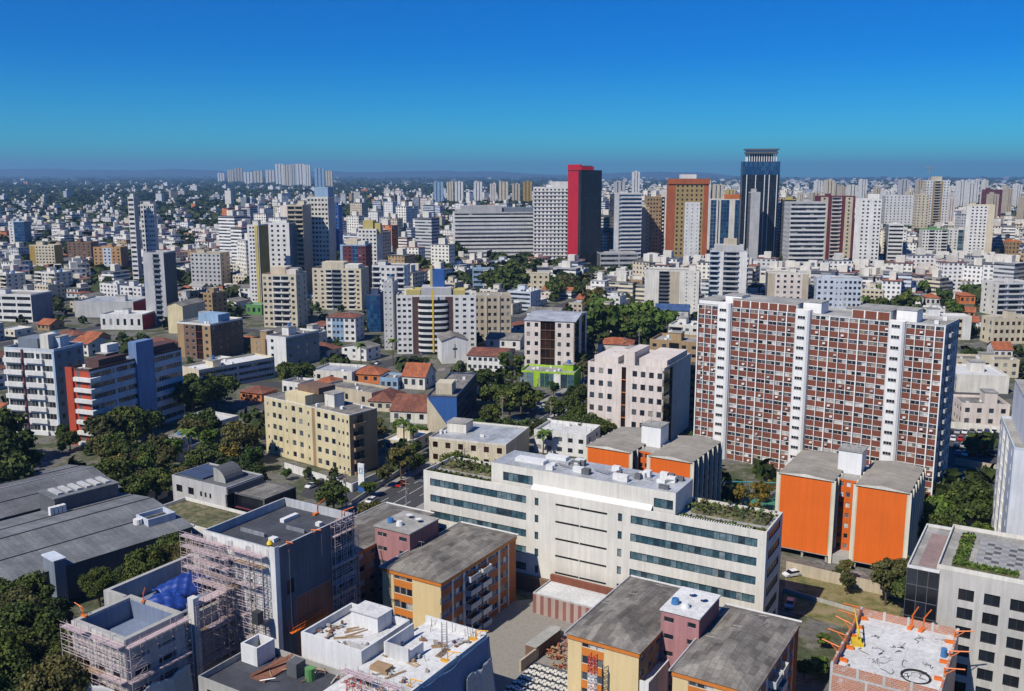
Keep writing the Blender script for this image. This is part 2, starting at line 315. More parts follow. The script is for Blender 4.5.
class Bld:
    def __init__(s, name, label, cat, o, yaw, w, d, h, group=None, sep=True, floors=None, short=None, base=None, hero=True):
        s.o = Vector((o[0], o[1], 0)); s.yaw = R(yaw); s.w, s.d, s.h = w, d, h; s.sep = sep
        s.n = floors or max(1, round(h/3.0)); s.nw = 0; s.nb = 0
        s.root = empty(name, (o[0], o[1], 0), s.yaw, label, cat, group)
        s.wall = MB(); s.win = MB(); s.cx, s.cy = math.cos(s.yaw), math.sin(s.yaw)
        if hero:
            pts = [s.wp(x, y) for x, y in ((0, 0), (w, 0), (w, d), (0, d))]
            pr = [proj(p[0], p[1], 0) for p in pts]+[proj(p[0], p[1], h) for p in pts]
            xs = [q[0] for q in pr]
            HEROES.append(dict(x0=min(xs), x1=max(xs), yt=min(q[1] for q in pr), yb=base or max(q[1] for q in pr[:4]), foot=(s.o.copy(), s.yaw, w, d), dist=math.hypot(*pts[0]), short=short or label))
    def wp(s, x, y): return (s.o.x+s.cx*x-s.cy*y, s.o.y+s.cy*x+s.cx*y)
    def fr(s, face, x0=0, y0=0, w=None, d=None):
        w = s.w if w is None else w; d = s.d if d is None else d
        return {'F': ((x0, y0), (1, 0), (0, -1), w), 'R': ((x0+w, y0), (0, 1), (1, 0), d), 'K': ((x0+w, y0+d), (-1, 0), (0, 1), w), 'L': ((x0, y0+d), (0, -1), (-1, 0), d)}[face]
    def pt(s, fr, u, z, n=0.0): o, a, nn, _ = fr; return (o[0]+a[0]*u+nn[0]*n, o[1]+a[1]*u+nn[1]*n, z)
    def q(s, fr, u0, u1, z0, z1, mat, n=0.0, mb=None):
        if u1-u0 < 1e-4 or z1-z0 < 1e-4: return
        (mb or s.wall).face([s.pt(fr, u0, z0, n), s.pt(fr, u1, z0, n), s.pt(fr, u1, z1, n), s.pt(fr, u0, z1, n)], mat)
    def fbox(s, fr, u0, u1, z0, z1, n0, n1, mat, mb=None):
        """box standing from n0 to n1 in front of a face"""
        mb = mb or s.wall; p = [s.pt(fr, u, 0, n) for u in (u0, u1) for n in (n0, n1)]
        xs = [a[0] for a in p]; ys = [a[1] for a in p]; mb.box(min(xs), max(xs), min(ys), max(ys), z0, z1, mat)
    def hole(s, fr, u0, u1, z0, z1, dep, mat):
        P_ = lambda u, z, n: s.pt(fr, u, z, n)
        for a, b in (((u0, z0), (u1, z0)), ((u1, z0), (u1, z1)), ((u1, z1), (u0, z1)), ((u0, z1), (u0, z0))):
            s.wall.face([P_(*a, 0), P_(*b, 0), P_(*b, -dep), P_(*a, -dep)], mat)
    def window(s, fr, face, u, z, w, h, dep, kind='g', real=True):
        if s.sep and real and s.nw < 100:
            s.nw += 1; o = bpy.data.objects.new('window', window_mesh(w, h, kind))
            o.location = s.pt(fr, u, z, -dep); o.rotation_euler = (0, 0, R(FACES[face])); link(o, s.root)
        else:
            g = {'c': CURT, 't': TEAL, 'd': DARKG, 'b': BLUEG, 'n': BROWNG}.get(kind, GLASS)
            mb = s.win if s.sep else s.wall; nm = max(1, round(w/1.4)) if s.sep else max(1, round(w/3.5)); t = .05 if s.sep else 0.0
            if s.sep: s.q(fr, u-w/2, u+w/2, z, z+h, FRAME, -dep-.01, mb)
            for k in range(nm): s.q(fr, u-w/2+k*w/nm+t, u-w/2+(k+1)*w/nm-t, z+t, z+h-t, g, -dep+.0, mb)
    def facade(s, face, zones, z0=0.0, z1=None, n=None, rect=(0, 0, None, None), real=True, gk='g'):
        """zones: 'w3:white b1:white r2:grey k1:brick g:1' -> kind, width share, colour, count"""
        fr = s.fr(face, *rect); z1 = s.h if z1 is None else z1; n = n or max(1, round((z1-z0)/(s.h/s.n))); fh = (z1-z0)/n; L = fr[3]
        zs = []
        for t in zones.split():
            a = t.split(':'); zs.append((a[0][0], float(a[0][1:] or 1), a[1] if len(a) > 1 else 'white', a[2:]))
        tot = sum(z[1] for z in zs); u = 0.0
        for kind, sh, colr, ex in zs:
            wz = L*sh/tot; u0, u1 = u, u+wz; u = u1; m = W(colr); cnt = int(ex[0]) if ex and ex[0] else None; g = ex[1] if len(ex) > 1 else gk
            if kind == 'k': s.q(fr, u0, u1, z0, z1, m)
            elif kind == 'p': s.fbox(fr, u0, u1, z0, z1+.4, 0.002, .45, m); s.q(fr, u0, u1, z0, z1, m)
            elif kind in 'ws':
                c = cnt or max(1, round(wz/3.2)); cw = wz/c; ww = min(cw*.62, 1.7 if kind == 'w' else .8); wh = fh*.46 if kind == 'w' else fh*.3; dep = .16
                for f in range(n):
                    zb = z0+f*fh; a = zb+fh*.32; b = a+wh
                    s.q(fr, u0, u1, zb, a, m); s.q(fr, u0, u1, b, zb+fh, m); x = u0
                    for k in range(c):
                        uc = u0+(k+.5)*cw; s.q(fr, x, uc-ww/2, a, b, m); s.hole(fr, uc-ww/2, uc+ww/2, a, b, dep, m)
                        s.window(fr, face, uc, a, ww, wh, dep*.8, g, real); x = uc+ww/2
                    s.q(fr, x, u1, a, b, m)
            elif kind in 'rt':         # ribbon windows (t: thin slits)
                mg = min(.5, wz*.06)
                for f in range(n):
                    zb = z0+f*fh; a = zb+fh*(.34 if kind == 'r' else .62); b = zb+fh*(.82 if kind == 'r' else .74)
                    s.q(fr, u0, u1, zb, a, m); s.q(fr, u0, u1, b, zb+fh, m); s.q(fr, u0, u0+mg, a, b, m); s.q(fr, u1-mg, u1, a, b, m)
                    s.hole(fr, u0+mg, u1-mg, a, b, .2, m); s.window(fr, face, (u0+u1)/2, a, u1-u0-2*mg, b-a, .15, g, real)
            elif kind in 'bB':         # balconies; B = glass fronts
                c = cnt or 1; cw = wz/c; dep = 1.3
                for k in range(c):
                    a0, a1 = u0+k*cw, u0+(k+1)*cw; pw = .25
                    s.q(fr, a0, a0+pw, z0, z1, m); s.q(fr, a1-pw, a1, z0, z1, m)
                    for f in range(n):
                        zb = z0+f*fh; s.q(fr, a0+pw, a1-pw, zb+fh-.35, zb+fh, m); s.hole(fr, a0+pw, a1-pw, zb, zb+fh-.35, dep, m)
                        s.q(fr, a0+pw, a1-pw, zb, zb+fh-.35, m, -dep-.01)
                        s.window(fr, face, (a0+a1)/2, zb+.05, (a1-a0)*.6, fh*.7, dep-.06, g, False)
                        bw = a1-a0-.1
                        if s.sep and real and s.nb < 100:
                            s.nb += 1; o = bpy.data.objects.new('balcony', balcony_mesh(bw, .9, m, kind == 'B'))
                            o.location = s.pt(fr, (a0+a1)/2, zb, .002); o.rotation_euler = (0, 0, R(FACES[face])); link(o, s.root)
                        else:
                            mm = m if kind == 'b' else TEAL
                            s.fbox(fr, a0+.05, a1-.05, zb-.1, zb+1.0, .75, .87, mm); s.fbox(fr, a0+.05, a1-.05, zb-.15, zb-.02, .003, .745, m)
            elif kind in 'gv':         # curtain wall; v: dark recessed vertical strip
                gm = {'d': DARKG, 'b': BLUEG, 'n': BROWNG, 't': TEAL}.get(g, DARKG); c = cnt or max(1, round(wz/2.0)); rec = .02 if kind == 'g' else .5
                fm = m
                s.hole(fr, u0, u1, z0, z1, rec+.05, fm)
                for f in range(n):
                    for k in range(c):
                        s.q(fr, u0+k*wz/c+.06, u0+(k+1)*wz/c-.06, z0+f*fh+.1, z0+(f+1)*fh-.1, gm, -rec)
                s.q(fr, u0, u1, z0, z1, fm, -rec-.06)
                if kind == 'v':
                    for f in range(1, n): s.fbox(fr, u0+.02, u1-.02, z0+f*fh-.12, z0+f*fh+.12, -rec, -.08, fm)
    def stripe(s, face, colr, z0=0., z1=None, n=None, t=.5, out=.35, rect=(0, 0, None, None), share=(0, 1)):
        fr = s.fr(face, *rect); z1 = s.h if z1 is None else z1; n = n or s.n; fh = (z1-z0)/n; L = fr[3]
        for f in range(n): s.fbox(fr, L*share[0]+.01, L*share[1]-.01, z0+f*fh, z0+f*fh+fh*t, .003, out, W(colr))
    def top(s, kind='concrete', colr='white', par=.9, rect=(0, 0, None, None), z=None, boxes=1, junk=True, name='roof'):
        x0, y0, w, d = rect; w = s.w if w is None else w; d = s.d if d is None else d; z = s.h if z is None else z; m = W(colr)
        r = MB(); r.face([(x0, y0, z), (x0+w, y0, z), (x0+w, y0+d, z), (x0, y0+d, z)], roofmat(kind)); r.build(name, s.root)
        if par:
            t = .22; e = MB()
            e.box(x0, x0+w, y0, y0+t, z, z+par, m, False); e.box(x0, x0+w, y0+d-t, y0+d, z, z+par, m, False)
            e.box(x0, x0+t, y0+t, y0+d-t, z, z+par, m, False); e.box(x0+w-t, x0+w, y0+t, y0+d-t, z, z+par, m, False)
            e.build('parapet', s.root)
        rs = random.Random(int(x0*7+y0*13+w*31+s.o.x*17+s.o.y))
        for k in range(boxes):
            bw, bd, bh = min(w*.5, rs.uniform(3.5, 7)), min(d*.55, rs.uniform(3.5, 6)), rs.uniform(2.4, 4.2)
            bx = x0+1+rs.random()*max(.1, w-bw-2); by = y0+d*.25+rs.random()*max(.1, d*.7-bd)
            b = MB(); b.box(bx, bx+bw, by, by+bd, z+.002, z+bh, m, False); b.box(bx-.2, bx+bw+.2, by-.2, by+bd+.2, z+bh+.002, z+bh+.25, roofmat('concrete'))
            b.build('stair_house', s.root)
            if rs.random() < .6 and s.sep:
                t = MB(); t.cyl(bx+bw/2, by+bd/2, .9, z+bh+.25, z+bh+1.7, TANKB, 12, .75); t.build('water_tank', s.root)
        if junk and s.sep:
            for k in range(min(9, int(w*d/60)+2)):
                a, b_ = x0+.8+rs.random()*(w-2.2), y0+.8+rs.random()*(d-2.2); t = MB()
                if rs.random() < .6: t.box(a, a+rs.uniform(.7, 1.4), b_, b_+rs.uniform(.6, 1.2), z+.01, z+rs.uniform(.6, 1.1), WHITE, False); t.build('air_unit', s.root)
                else:
                    t.bar((a, b_, z), (a, b_, z+2.6), .05, STEEL); t.bar((a-.6, b_, z+2.4), (a+.6, b_, z+2.5), .035, STEEL); t.build('antenna', s.root)
    def gable(s, kind, pitch=1.8, over=.4, axis='x', z=None, rect=(0, 0, None, None), wallc='white'):
        x0, y0, w, d = rect; w = s.w if w is None else w; d = s.d if d is None else d; z = s.h if z is None else z; m = roofmat(kind); r = MB(); o = over; th = .12
        def slab(a, b, c, e):
            r.face([a, b, c, e], m); r.face([(p[0], p[1], p[2]-th) for p in (e, c, b, a)], m)
            for p, q_ in ((a, b), (b, c), (c, e), (e, a)): r.face([p, (p[0], p[1], p[2]-th), (q_[0], q_[1], q_[2]-th), q_], m)
        if axis == 'x':
            sl = pitch/(d/2); e = z+th-sl*o+.02; ym = y0+d/2; t = z+pitch+th+.02
            slab((x0-o, y0-o, e), (x0+w+o, y0-o, e), (x0+w+o, ym, t), (x0-o, ym, t)); slab((x0+w+o, y0+d+o, e), (x0-o, y0+d+o, e), (x0-o, ym, t), (x0+w+o, ym, t))
            for x in (x0, x0+w): s.wall.face([(x, y0, z), (x, y0+d, z), (x, ym, z+pitch)], W(wallc))
        else:
            sl = pitch/(w/2); e = z+th-sl*o+.02; xm = x0+w/2; t = z+pitch+th+.02
            slab((x0-o, y0+d+o, e), (x0-o, y0-o, e), (xm, y0-o, t), (xm, y0+d+o, t)); slab((x0+w+o, y0-o, e), (x0+w+o, y0+d+o, e), (xm, y0+d+o, t), (xm, y0-o, t))
            for y in (y0, y0+d): s.wall.face([(x0, y, z), (x0+w, y, z), (xm, y, z+pitch)], W(wallc))
        r.build('roof', s.root)
    def hip(s, kind, pitch=2.0, over=.5, z=None, rect=(0, 0, None, None)):
        x0, y0, w, d = rect; w = s.w if w is None else w; d = s.d if d is None else d; z = s.h if z is None else z; m = roofmat(kind); r = MB(); o = over
        a, b, c, e = (x0-o, y0-o, z+.02), (x0+w+o, y0-o, z+.02), (x0+w+o, y0+d+o, z+.02), (x0-o, y0+d+o, z+.02)
        if w > d: p, q_ = (x0+d*.45, y0+d/2, z+pitch), (x0+w-d*.45, y0+d/2, z+pitch); fs = [[a, b, q_, p], [b, c, q_], [c, e, p, q_], [e, a, p]]
        else: p, q_ = (x0+w/2, y0+w*.45, z+pitch), (x0+w/2, y0+d-w*.45, z+pitch); fs = [[a, b, p], [b, c, q_, p], [c, e, q_], [e, a, p, q_]]
        for f in fs: r.face(f, m)
        r.face([e, c, b, a], m); r.build('roof', s.root)
    def done(s):
        s.wall.build('wall', s.root)
        if s.win.f: s.win.build('window', s.root, kind='stuff')
        return s.root
def place(x, yt, xl, xr, yaw, mode='R', yb=None, h=None, w=None, d=None):
    """near corner at pixel x: its top row yt, its foot row yb (or its height h); left and right ends at xl, xr"""
    if h is None: N = P(x, yb, 0); h = height_at(N.y, yt)
    else: N = P(x, yt, h)
    a = R(yaw); u = (math.cos(a), math.sin(a)); v = (-u[1], u[0])
    if mode == 'R':
        w = w or abs(along(N, h, -u[0], -u[1], xl)); d = d or min(40, abs(along(N, h, v[0], v[1], xr))); o = (N.x-w*u[0], N.y-w*u[1])
    else:
        w = w or abs(along(N, h, u[0], u[1], xr)); d = d or min(40, abs(along(N, h, v[0], v[1], xl))); o = (N.x, N.y)
    return o, w, d, h

YAW = -31.0

# ------------------------------------------------------------------ ground, hills, haze
def ground():
    m, nt, n, l, b = newmat('ground_cover'); v = coords(nt)
    n1 = ramp(nt, noise(nt, v, .07, 6, .7), [(.38, (.035,.055,.018)), (.47, (.075,.08,.04)), (.53, (.15,.14,.115)), (.60, (.10,.10,.10)), (.68, (.26,.24,.21))])
    near = mixrgb(nt, n1, ramp(nt, noise(nt, v, .6, 4, .7), [(.3, .6), (.7, 1.35)]), 1.0)
    far = ramp(nt, noise(nt, v, .004, 7, .7), [(.40, (.022,.034,.018)), (.52, (.045,.055,.03)), (.60, (.14,.135,.11)), (.68, (.25,.24,.21))])
    tc = nt.nodes.new('ShaderNodeVectorMath'); tc.operation = 'LENGTH'; nt.links.new(v, tc.inputs[0])
    mr = nt.nodes.new('ShaderNodeMapRange'); nt.links.new(tc.outputs['Value'], mr.inputs[0]); mr.inputs[1].default_value = 700; mr.inputs[2].default_value = 1800
    nt.links.new(mixrgb(nt, near, far, mr.outputs[0], 'MIX'), b.inputs['Base Color']); b.inputs['Roughness'].default_value = .95
    mb = MB(); rings = [0, 120, 400, 1200, 3000, 7000, 14000, 30000]; N = 48
    for i in range(len(rings)-1):
        for k in range(N):
            a, c = 2*math.pi*k/N, 2*math.pi*(k+1)/N; q = [(rings[i]*math.cos(a), rings[i]*math.sin(a), 0), (rings[i+1]*math.cos(a), rings[i+1]*math.sin(a), 0), (rings[i+1]*math.cos(c), rings[i+1]*math.sin(c), 0), (rings[i]*math.cos(c), rings[i]*math.sin(c), 0)]
            mb.face(q[1:] if i == 0 else q, m)
    mb.build('ground', kind='structure')
ground()
def hills():
    m = flat('wooded_hillside', (.03,.045,.02), .95)
    NX, NY = 260, 10
    for name, y0, y1, hh, seed, xa, xb in (('hills', 19500, 21500, 105, 3, -14000, 2500), ('hills', 22000, 25500, 300, 9, -15000, 6000)):
        xs = np.linspace(xa, xb, NX); ys = np.linspace(y0, y1, NY); X, Y = np.meshgrid(xs, ys)
        r = np.random.default_rng(seed); p = np.zeros_like(X)
        for k in range(14):
            fr = .0004*1.42**k; a = 1/1.38**k; p += a*np.sin(X*fr+r.random()*7+Y*fr*.6)*.5+a*.2
        p = (p-p.min())/(p.max()-p.min())
        side = 1-np.clip((X-1500)/4500, 0, 1)*.6 if y0 > 21000 else .75+.25*np.sin(X*.0007)
        edge = np.clip(np.minimum(X-xa, xb-X)/1500, 0, 1)
        Z = hh*(.25+.75*p**1.3)*side*edge*np.sin(np.linspace(0, math.pi, NY))[:, None]-2
        V = np.stack([X, Y, Z], -1).reshape(-1, 3); idx = np.arange(NX*NY).reshape(NY, NX)
        f = np.stack([idx[:-1, :-1], idx[:-1, 1:], idx[1:, 1:], idx[1:, :-1]], -1).reshape(-1, 4)
        me = bulk('hills', V, f, [m], np.zeros(len(f))); me.polygons.foreach_set('use_smooth', [True]*len(f))
        o = bpy.data.objects.new(name, me); link(o); o['kind'] = 'structure'
hills()
if HAZE_DENSITY:
    mb = MB(); mb.box(-30500, 30500, -30500, 30500, -1, 420, None); mb.mats = []
    me = bpy.data.meshes.new('haze'); me.from_pydata(mb.v, [], mb.f)
    m = bpy.data.materials.new('haze_air'); m.use_nodes = True; nt = m.node_tree; nt.nodes.remove(nt.nodes['Principled BSDF'])
    pv = nt.nodes.new('ShaderNodeVolumePrincipled'); pv.inputs['Density'].default_value = HAZE_DENSITY
    pv.inputs['Color'].default_value = (.30, .57, .92, 1); pv.inputs['Anisotropy'].default_value = 0.1
    nt.links.new(pv.outputs[0], nt.nodes['Material Output'].inputs['Volume'])
    me.materials.append(m); o = bpy.data.objects.new('haze', me); link(o); o['kind'] = 'stuff'

# ------------------------------------------------------------------ streets
RD = R(65.0); rd = (math.cos(RD), math.sin(RD)); rn = (-rd[1], rd[0])        # avenue direction, and to its left
A0 = Vector((-32, 254, 0))
def avp(t, s): return (A0.x+rd[0]*t+rn[0]*s, A0.y+rd[1]*t+rn[1]*s)
def strip(mb, t0, t1, s0, s1, z, mat, cross=False, c=0.0):
    if not cross: q = [avp(t0, s1), avp(t0, s0), avp(t1, s0), avp(t1, s1)]
    else: q = [avp(c+s0, t0), avp(c+s1, t0), avp(c+s1, t1), avp(c+s0, t1)]
    p = [(a[0], a[1], z) for a in q]
    mb.face(p, mat)
STREETS_T = [105, 215, 325, 435, 545, 655, 765, 875]         # cross streets, along the avenue
STREETS_S = [-430, -320, -210, -105, 0, 108, 216, 324, 432, 540]      # streets parallel to the avenue
mb = MB()
for s in STREETS_S:
    w = 7.5 if s == 0 else 5; strip(mb, -230 if s == 0 else 60, 1100, s-w, s+w, .02, ASPH)
mb.build('road', kind='structure')
mb = MB()
for t in STREETS_T: strip(mb, -700, 800, -5, 5, .026, ASPH, True, t)
mb.build('road', kind='structure')
mb = MB()
for t0, t1 in zip([-60]+STREETS_T, STREETS_T+[1000]):
    for sg in (-1, 1):
        a, b_ = (7.5, 10.5); x0, x1 = t0+6, t1-6
        pass
        q = [avp(x0, sg*b_), avp(x0, sg*a), avp(x1, sg*a), avp(x1, sg*b_)]
        if sg < 0: q = q[::-1]
        mb.prism(q, 0.002, .14, CONCP)
mb.build('pavement', kind='structure')
mb = MB(); LINE = flat('road_marking_paint', (.7,.7,.68), .7)
for k in range(60):
    t = -120+k*9
    for s in (-3.6, 0, 3.6): strip(mb, t, t+(4 if s else 8), s-.08, s+.08, .031, LINE)
for t in (94, 114, 206, 222):
    for k in range(12): strip(mb, t, t+3, -6.8+k*1.2, -6.2+k*1.2, .032, LINE)
mb.build('road_markings', kind='structure')

# ------------------------------------------------------------------ hero buildings close by
def lam(f, *a): return f(*a)
# --- red panel slab block with three white stair towers
def brick_slab():
    o, w, d, h = place(946, 327, 699, 957, -38, 'R', h=49); d = 15
    n = 16; B = Bld('apartment_slab', 'huge red brick panel apartment slab ribbed by white fins with three stair towers', 'apartment block', o, -38, w, d, h, floors=n, short='the red panel slab', base=500)
    fh = h/n; br = W('brick'); wh = wall((.86,.85,.82), .7, .14); fr = B.fr('F')
    segs = []; st = [(.095, .155), (.435, .495), (.80, .86)]
    bays = []; cuts = [(0, .095, 3), (.155, .435, 7), (.495, .80, 8), (.86, 1.0, 4)]
    for a, b_, c in cuts:
        for k in range(c): bays.append((w*(a+(b_-a)*k/c), w*(a+(b_-a)*(k+1)/c)))
    rs = random.Random(4); fins = MB(); panel = br
    for (u0, u1) in bays:
        for f in range(n):
            z = f*fh; zs = z+fh*.60
            B.q(fr, u0, u1, z, z+.07, wh); B.q(fr, u0, u1, z+.07, zs, br); B.q(fr, u0, u1, z+fh-.12, z+fh, wh)
            B.hole(fr, u0+.12, u1-.12, zs, z+fh-.12, .2, wh); B.q(fr, u0, u0+.12, zs, z+fh-.12, wh); B.q(fr, u1-.12, u1, zs, z+fh-.12, wh)
    order = [(u, f) for f in range(n-1, -1, -1) for u in bays]; rs.shuffle(order[:0])
    for u, f in order: B.window(fr, 'F', (u[0]+u[1])/2, f*fh+fh*.60, u[1]-u[0]-.24, fh*.40-.12, .15, 'c')
    for k, (u0, u1) in enumerate(bays):
        t = .20 if k % 3 else .34
        fins.box(u0-t/2, u0+t/2, -.42, -.003, 0, h, wh)
    fins.box(w-.3, w+.02, -.42, -.003, 0, h, wh); fins.build('facade_fin', B.root)
    for i, (a, b_) in enumerate(st):
        m = MB(); u0, u1 = w*a, w*b_; zt = h+(1.4 if i < 2 else .6)
        poly = [(u0, 1), (u0, -1.1), (u0+.5, -1.7), (u0+1.3, -2), (u1-1.3, -2), (u1-.5, -1.7), (u1, -1.1), (u1, 1)]
        m.prism(poly, 0, zt, wh); tw = m.build('stair_tower', B.root)
        for f in range(n):
            z = f*fh+fh*.62
            for dx in (-.62, 0, .62):
                q_ = MB(); q_.box(-.24, .24, -.03, .03, 0, .62, DARKG)
            key = 'stairwin'
            if key not in WCACHE:
                q_ = MB()
                for dx in (-.75, 0, .75): q_.box(dx-.34, dx+.34, -.04, .04, 0, .8, DARKG)
                q_.box(-1.15, 1.15, -.12, .0, -.1, -.0, FRAME); WCACHE[key] = q_.mesh('window')
            ob = bpy.data.objects.new('window', WCACHE[key]); ob.location = ((u0+u1)/2, -2.0, z); link(ob, tw)
    for k in range(70):
        u = rs.choice(bays); f = rs.randrange(n); m = MB(); x = u[0]+rs.uniform(.5, 1.9); z = f*fh+rs.uniform(.5, 1.0); m.box(x, x+.8, -.5, -.003, z, z+.5, WHITE if k % 3 else W('lgrey')); m.build('air_unit', B.root)
    # raised roof storeys
    for a, b_, e, c in ((0, .095, 1.6, 'white'), (.155, .435, 2.6, 'x'), (.655, .80, 2.8, 'x')):
        u0, u1 = w*a, w*b_; m = MB(); m.box(u0, u1, 0.002, d-2, h+.002, h+e, wh)
        if c == 'x':
            k = max(3, int((u1-u0)/2.75))
            for q_ in range(k): m.box(u0+(u1-u0)*q_/k+.2, u0+(u1-u0)*(q_+1)/k-.2, -.05, .0, h+.25, h+e-.25, br)
        m.box(u0-.1, u1+.1, -.1, d-1.9, h+e+.002, h+e+.2, roofmat('concrete')); m.build('attic_storey', B.root)
    B.facade('R', 'w1:lgrey:1 b1:lgrey w1:lgrey:1 k.4:slate w2:lgrey:2', n=n, gk='c'); B.facade('K', 'w1:grey:20', n=n, real=False); B.facade('L', 'k1:grey w3:grey:3', n=n, real=False)
    B.top('concrete', 'lgrey', .5, boxes=0)
    for a in (.11, .45, .815):
        m = MB(); u = w*a; m.box(u, u+5.5, 2, 8, h+.01, h+3.4, wh); m.box(u-.2, u+5.7, 1.8, 8.2, h+3.41, h+3.65, roofmat('concrete')); m.build('lift_house', B.root)
    B.done()
brick_slab()

# --- the two orange-gabled apartment blocks
def orange_block(o, label, short, seed):
    B = Bld('apartment_block', label, 'apartment block', (o.x, o.y), YAW, 28.6, 21.5, 20, floors=7, short=short, base=565 if seed else 505, group='orange gabled apartment blocks')
    n, h = 7, 20.0; fh = h/n; og = wall((.78,.145,.008), .7, .15); cr = W('cream'); fin = wall((.80,.75,.60))
    for x0 in (0, 17.6):
        w = 11.0 if x0 else 12.2; rect = (x0, 0, w, 21.5)
        B.q(B.fr('F', *rect), .25, w-.25, 1.8, h-.1, og, .02); B.q(B.fr('F', *rect), 0, w, 1.8, h, cr)
        B.facade('K', 'w1:cream:3', 1.8, h, n, rect, False)
        for face in ('R', 'L'):
            outer = (face == 'R') == (x0 > 1)
            col = 'brown' if face == 'R' else 'beige'
            B.facade(face, ' '.join('r1:%s:1:%s' % (col, 'c') for _ in range(6)), 1.8, h, n, rect, outer or face == 'R')
            fr = B.fr(face, *rect)
            for k in range(7):
                u = min(max(21.5*k/6, .15), 21.35); B.fbox(fr, u-.16, u+.16, 0, h+.1, .003, .75, fin)
        m = MB()                                                     # pilotis
        for px_ in (.5, w/2, w-.5):
            for py_ in (.6, 7, 14, 20.9): m.box(x0+px_-.25, x0+px_+.25, py_-.25, py_+.25, 0, 1.8, W('conc'))
        m.build('pilotis', B.root)
        B.wall.box(x0, x0+w, 0, 21.5, 1.6, 1.799, W('conc'))
        r = MB(); rm = roofmat('fibre2'); e = .5
        r.face([(x0-.3, -.3, h+.15), (x0+w/2, -.3, h+.8), (x0+w/2, 21.8, h+.8), (x0-.3, 21.8, h+.15)], rm); r.face([(x0+w/2, -.3, h+.8), (x0+w+.3, -.3, h+.15), (x0+w+.3, 21.8, h+.15), (x0+w/2, 21.8, h+.8)], rm)
        r.face([(x0-.3, -.3, h+.02), (x0+w+.3, -.3, h+.02), (x0+w+.3, -.3, h+.15), (x0+w/2, -.3, h+.8), (x0-.3, -.3, h+.15)], W('offw')); r.face([(x0-.3, 21.8, h+.02), (x0-.3, -.3, h+.02), (x0-.3, -.3, h+.15), (x0-.3, 21.8, h+.15)], W('offw')); r.face([(x0+w+.3, -.3, h+.02), (x0+w+.3, 21.8, h+.02), (x0+w+.3, 21.8, h+.15), (x0+w+.3, -.3, h+.15)], W('offw'))
        r.build('roof', B.root)
    rect = (12.22, 4.6, 5.36, 12.9)
    fr = B.fr('F', *rect); m = og
    B.facade('F', 'k.3:orangew w4:orangew:3:c k.3:orangew', 1.8, h-.5, n, rect); B.facade('K', 'w1:cream:2', 1.8, h-.5, n, rect, False)
    m = MB(); m.face([(12.22, 4.6, h-.5), (17.58, 4.6, h-.5), (17.58, 17.5, h-.5), (12.22, 17.5, h-.5)], roofmat('concrete')); m.build('roof', B.root)
    m = MB(); m.box(11.2, 16.6, 9.5, 15, h-.49, h+5.0, wall((.84,.84,.83), .7, .15)); m.box(11.0, 16.8, 9.3, 15.2, h+5.002, h+5.25, roofmat('concrete'))
    for k in range(5): m.bar((11.4+k*1.2, 9.6+(k % 2)*3, h+5.2), (11.4+k*1.2, 9.6+(k % 2)*3, h+6.2+k % 2), .06, STEEL)
    m.build('water_tower', B.root); m = MB(); m.box(12.25, 17.55, 0.5, 4.55, 0.01, 2.2, W('conc')); m.build('entrance_canopy', B.root)
    B.done()
C['orangew'] = (.78,.145,.008)
MATS['fibre2'] = None; del MATS['fibre2']
def fibre2():
    m, nt, n, l, b = newmat('weathered_roofing'); v = coords(nt); t = n.new('ShaderNodeTexBrick'); l.new(v, t.inputs['Vector'])
    for k, c in (('Color1', (.30,.275,.23)), ('Color2', (.36,.33,.28)), ('Mortar', (.16,.15,.13))): t.inputs[k].default_value = (*c, 1)
    t.inputs['Scale'].default_value = 1; t.inputs['Brick Width'].default_value = 5.4; t.inputs['Row Height'].default_value = 1.1; t.inputs['Mortar Size'].default_value = .025
    big = ramp(nt, noise(nt, v, .22, 5, .7), [(.3, .7), (.7, 1.1)]); l.new(mixrgb(nt, t.outputs[0], big, 1.0), b.inputs['Base Color']); b.inputs['Roughness'].default_value = .9
    MATS['fibre2'] = m
fibre2()
orange_block(P(780, 473, 20), 'bright orange gabled apartment block with white tank in front of the red slab', 'the right orange block', 1)
orange_block(P(587, 446, 20), 'bright orange gabled apartment block half hidden behind the long white office', 'the left orange block', 0)

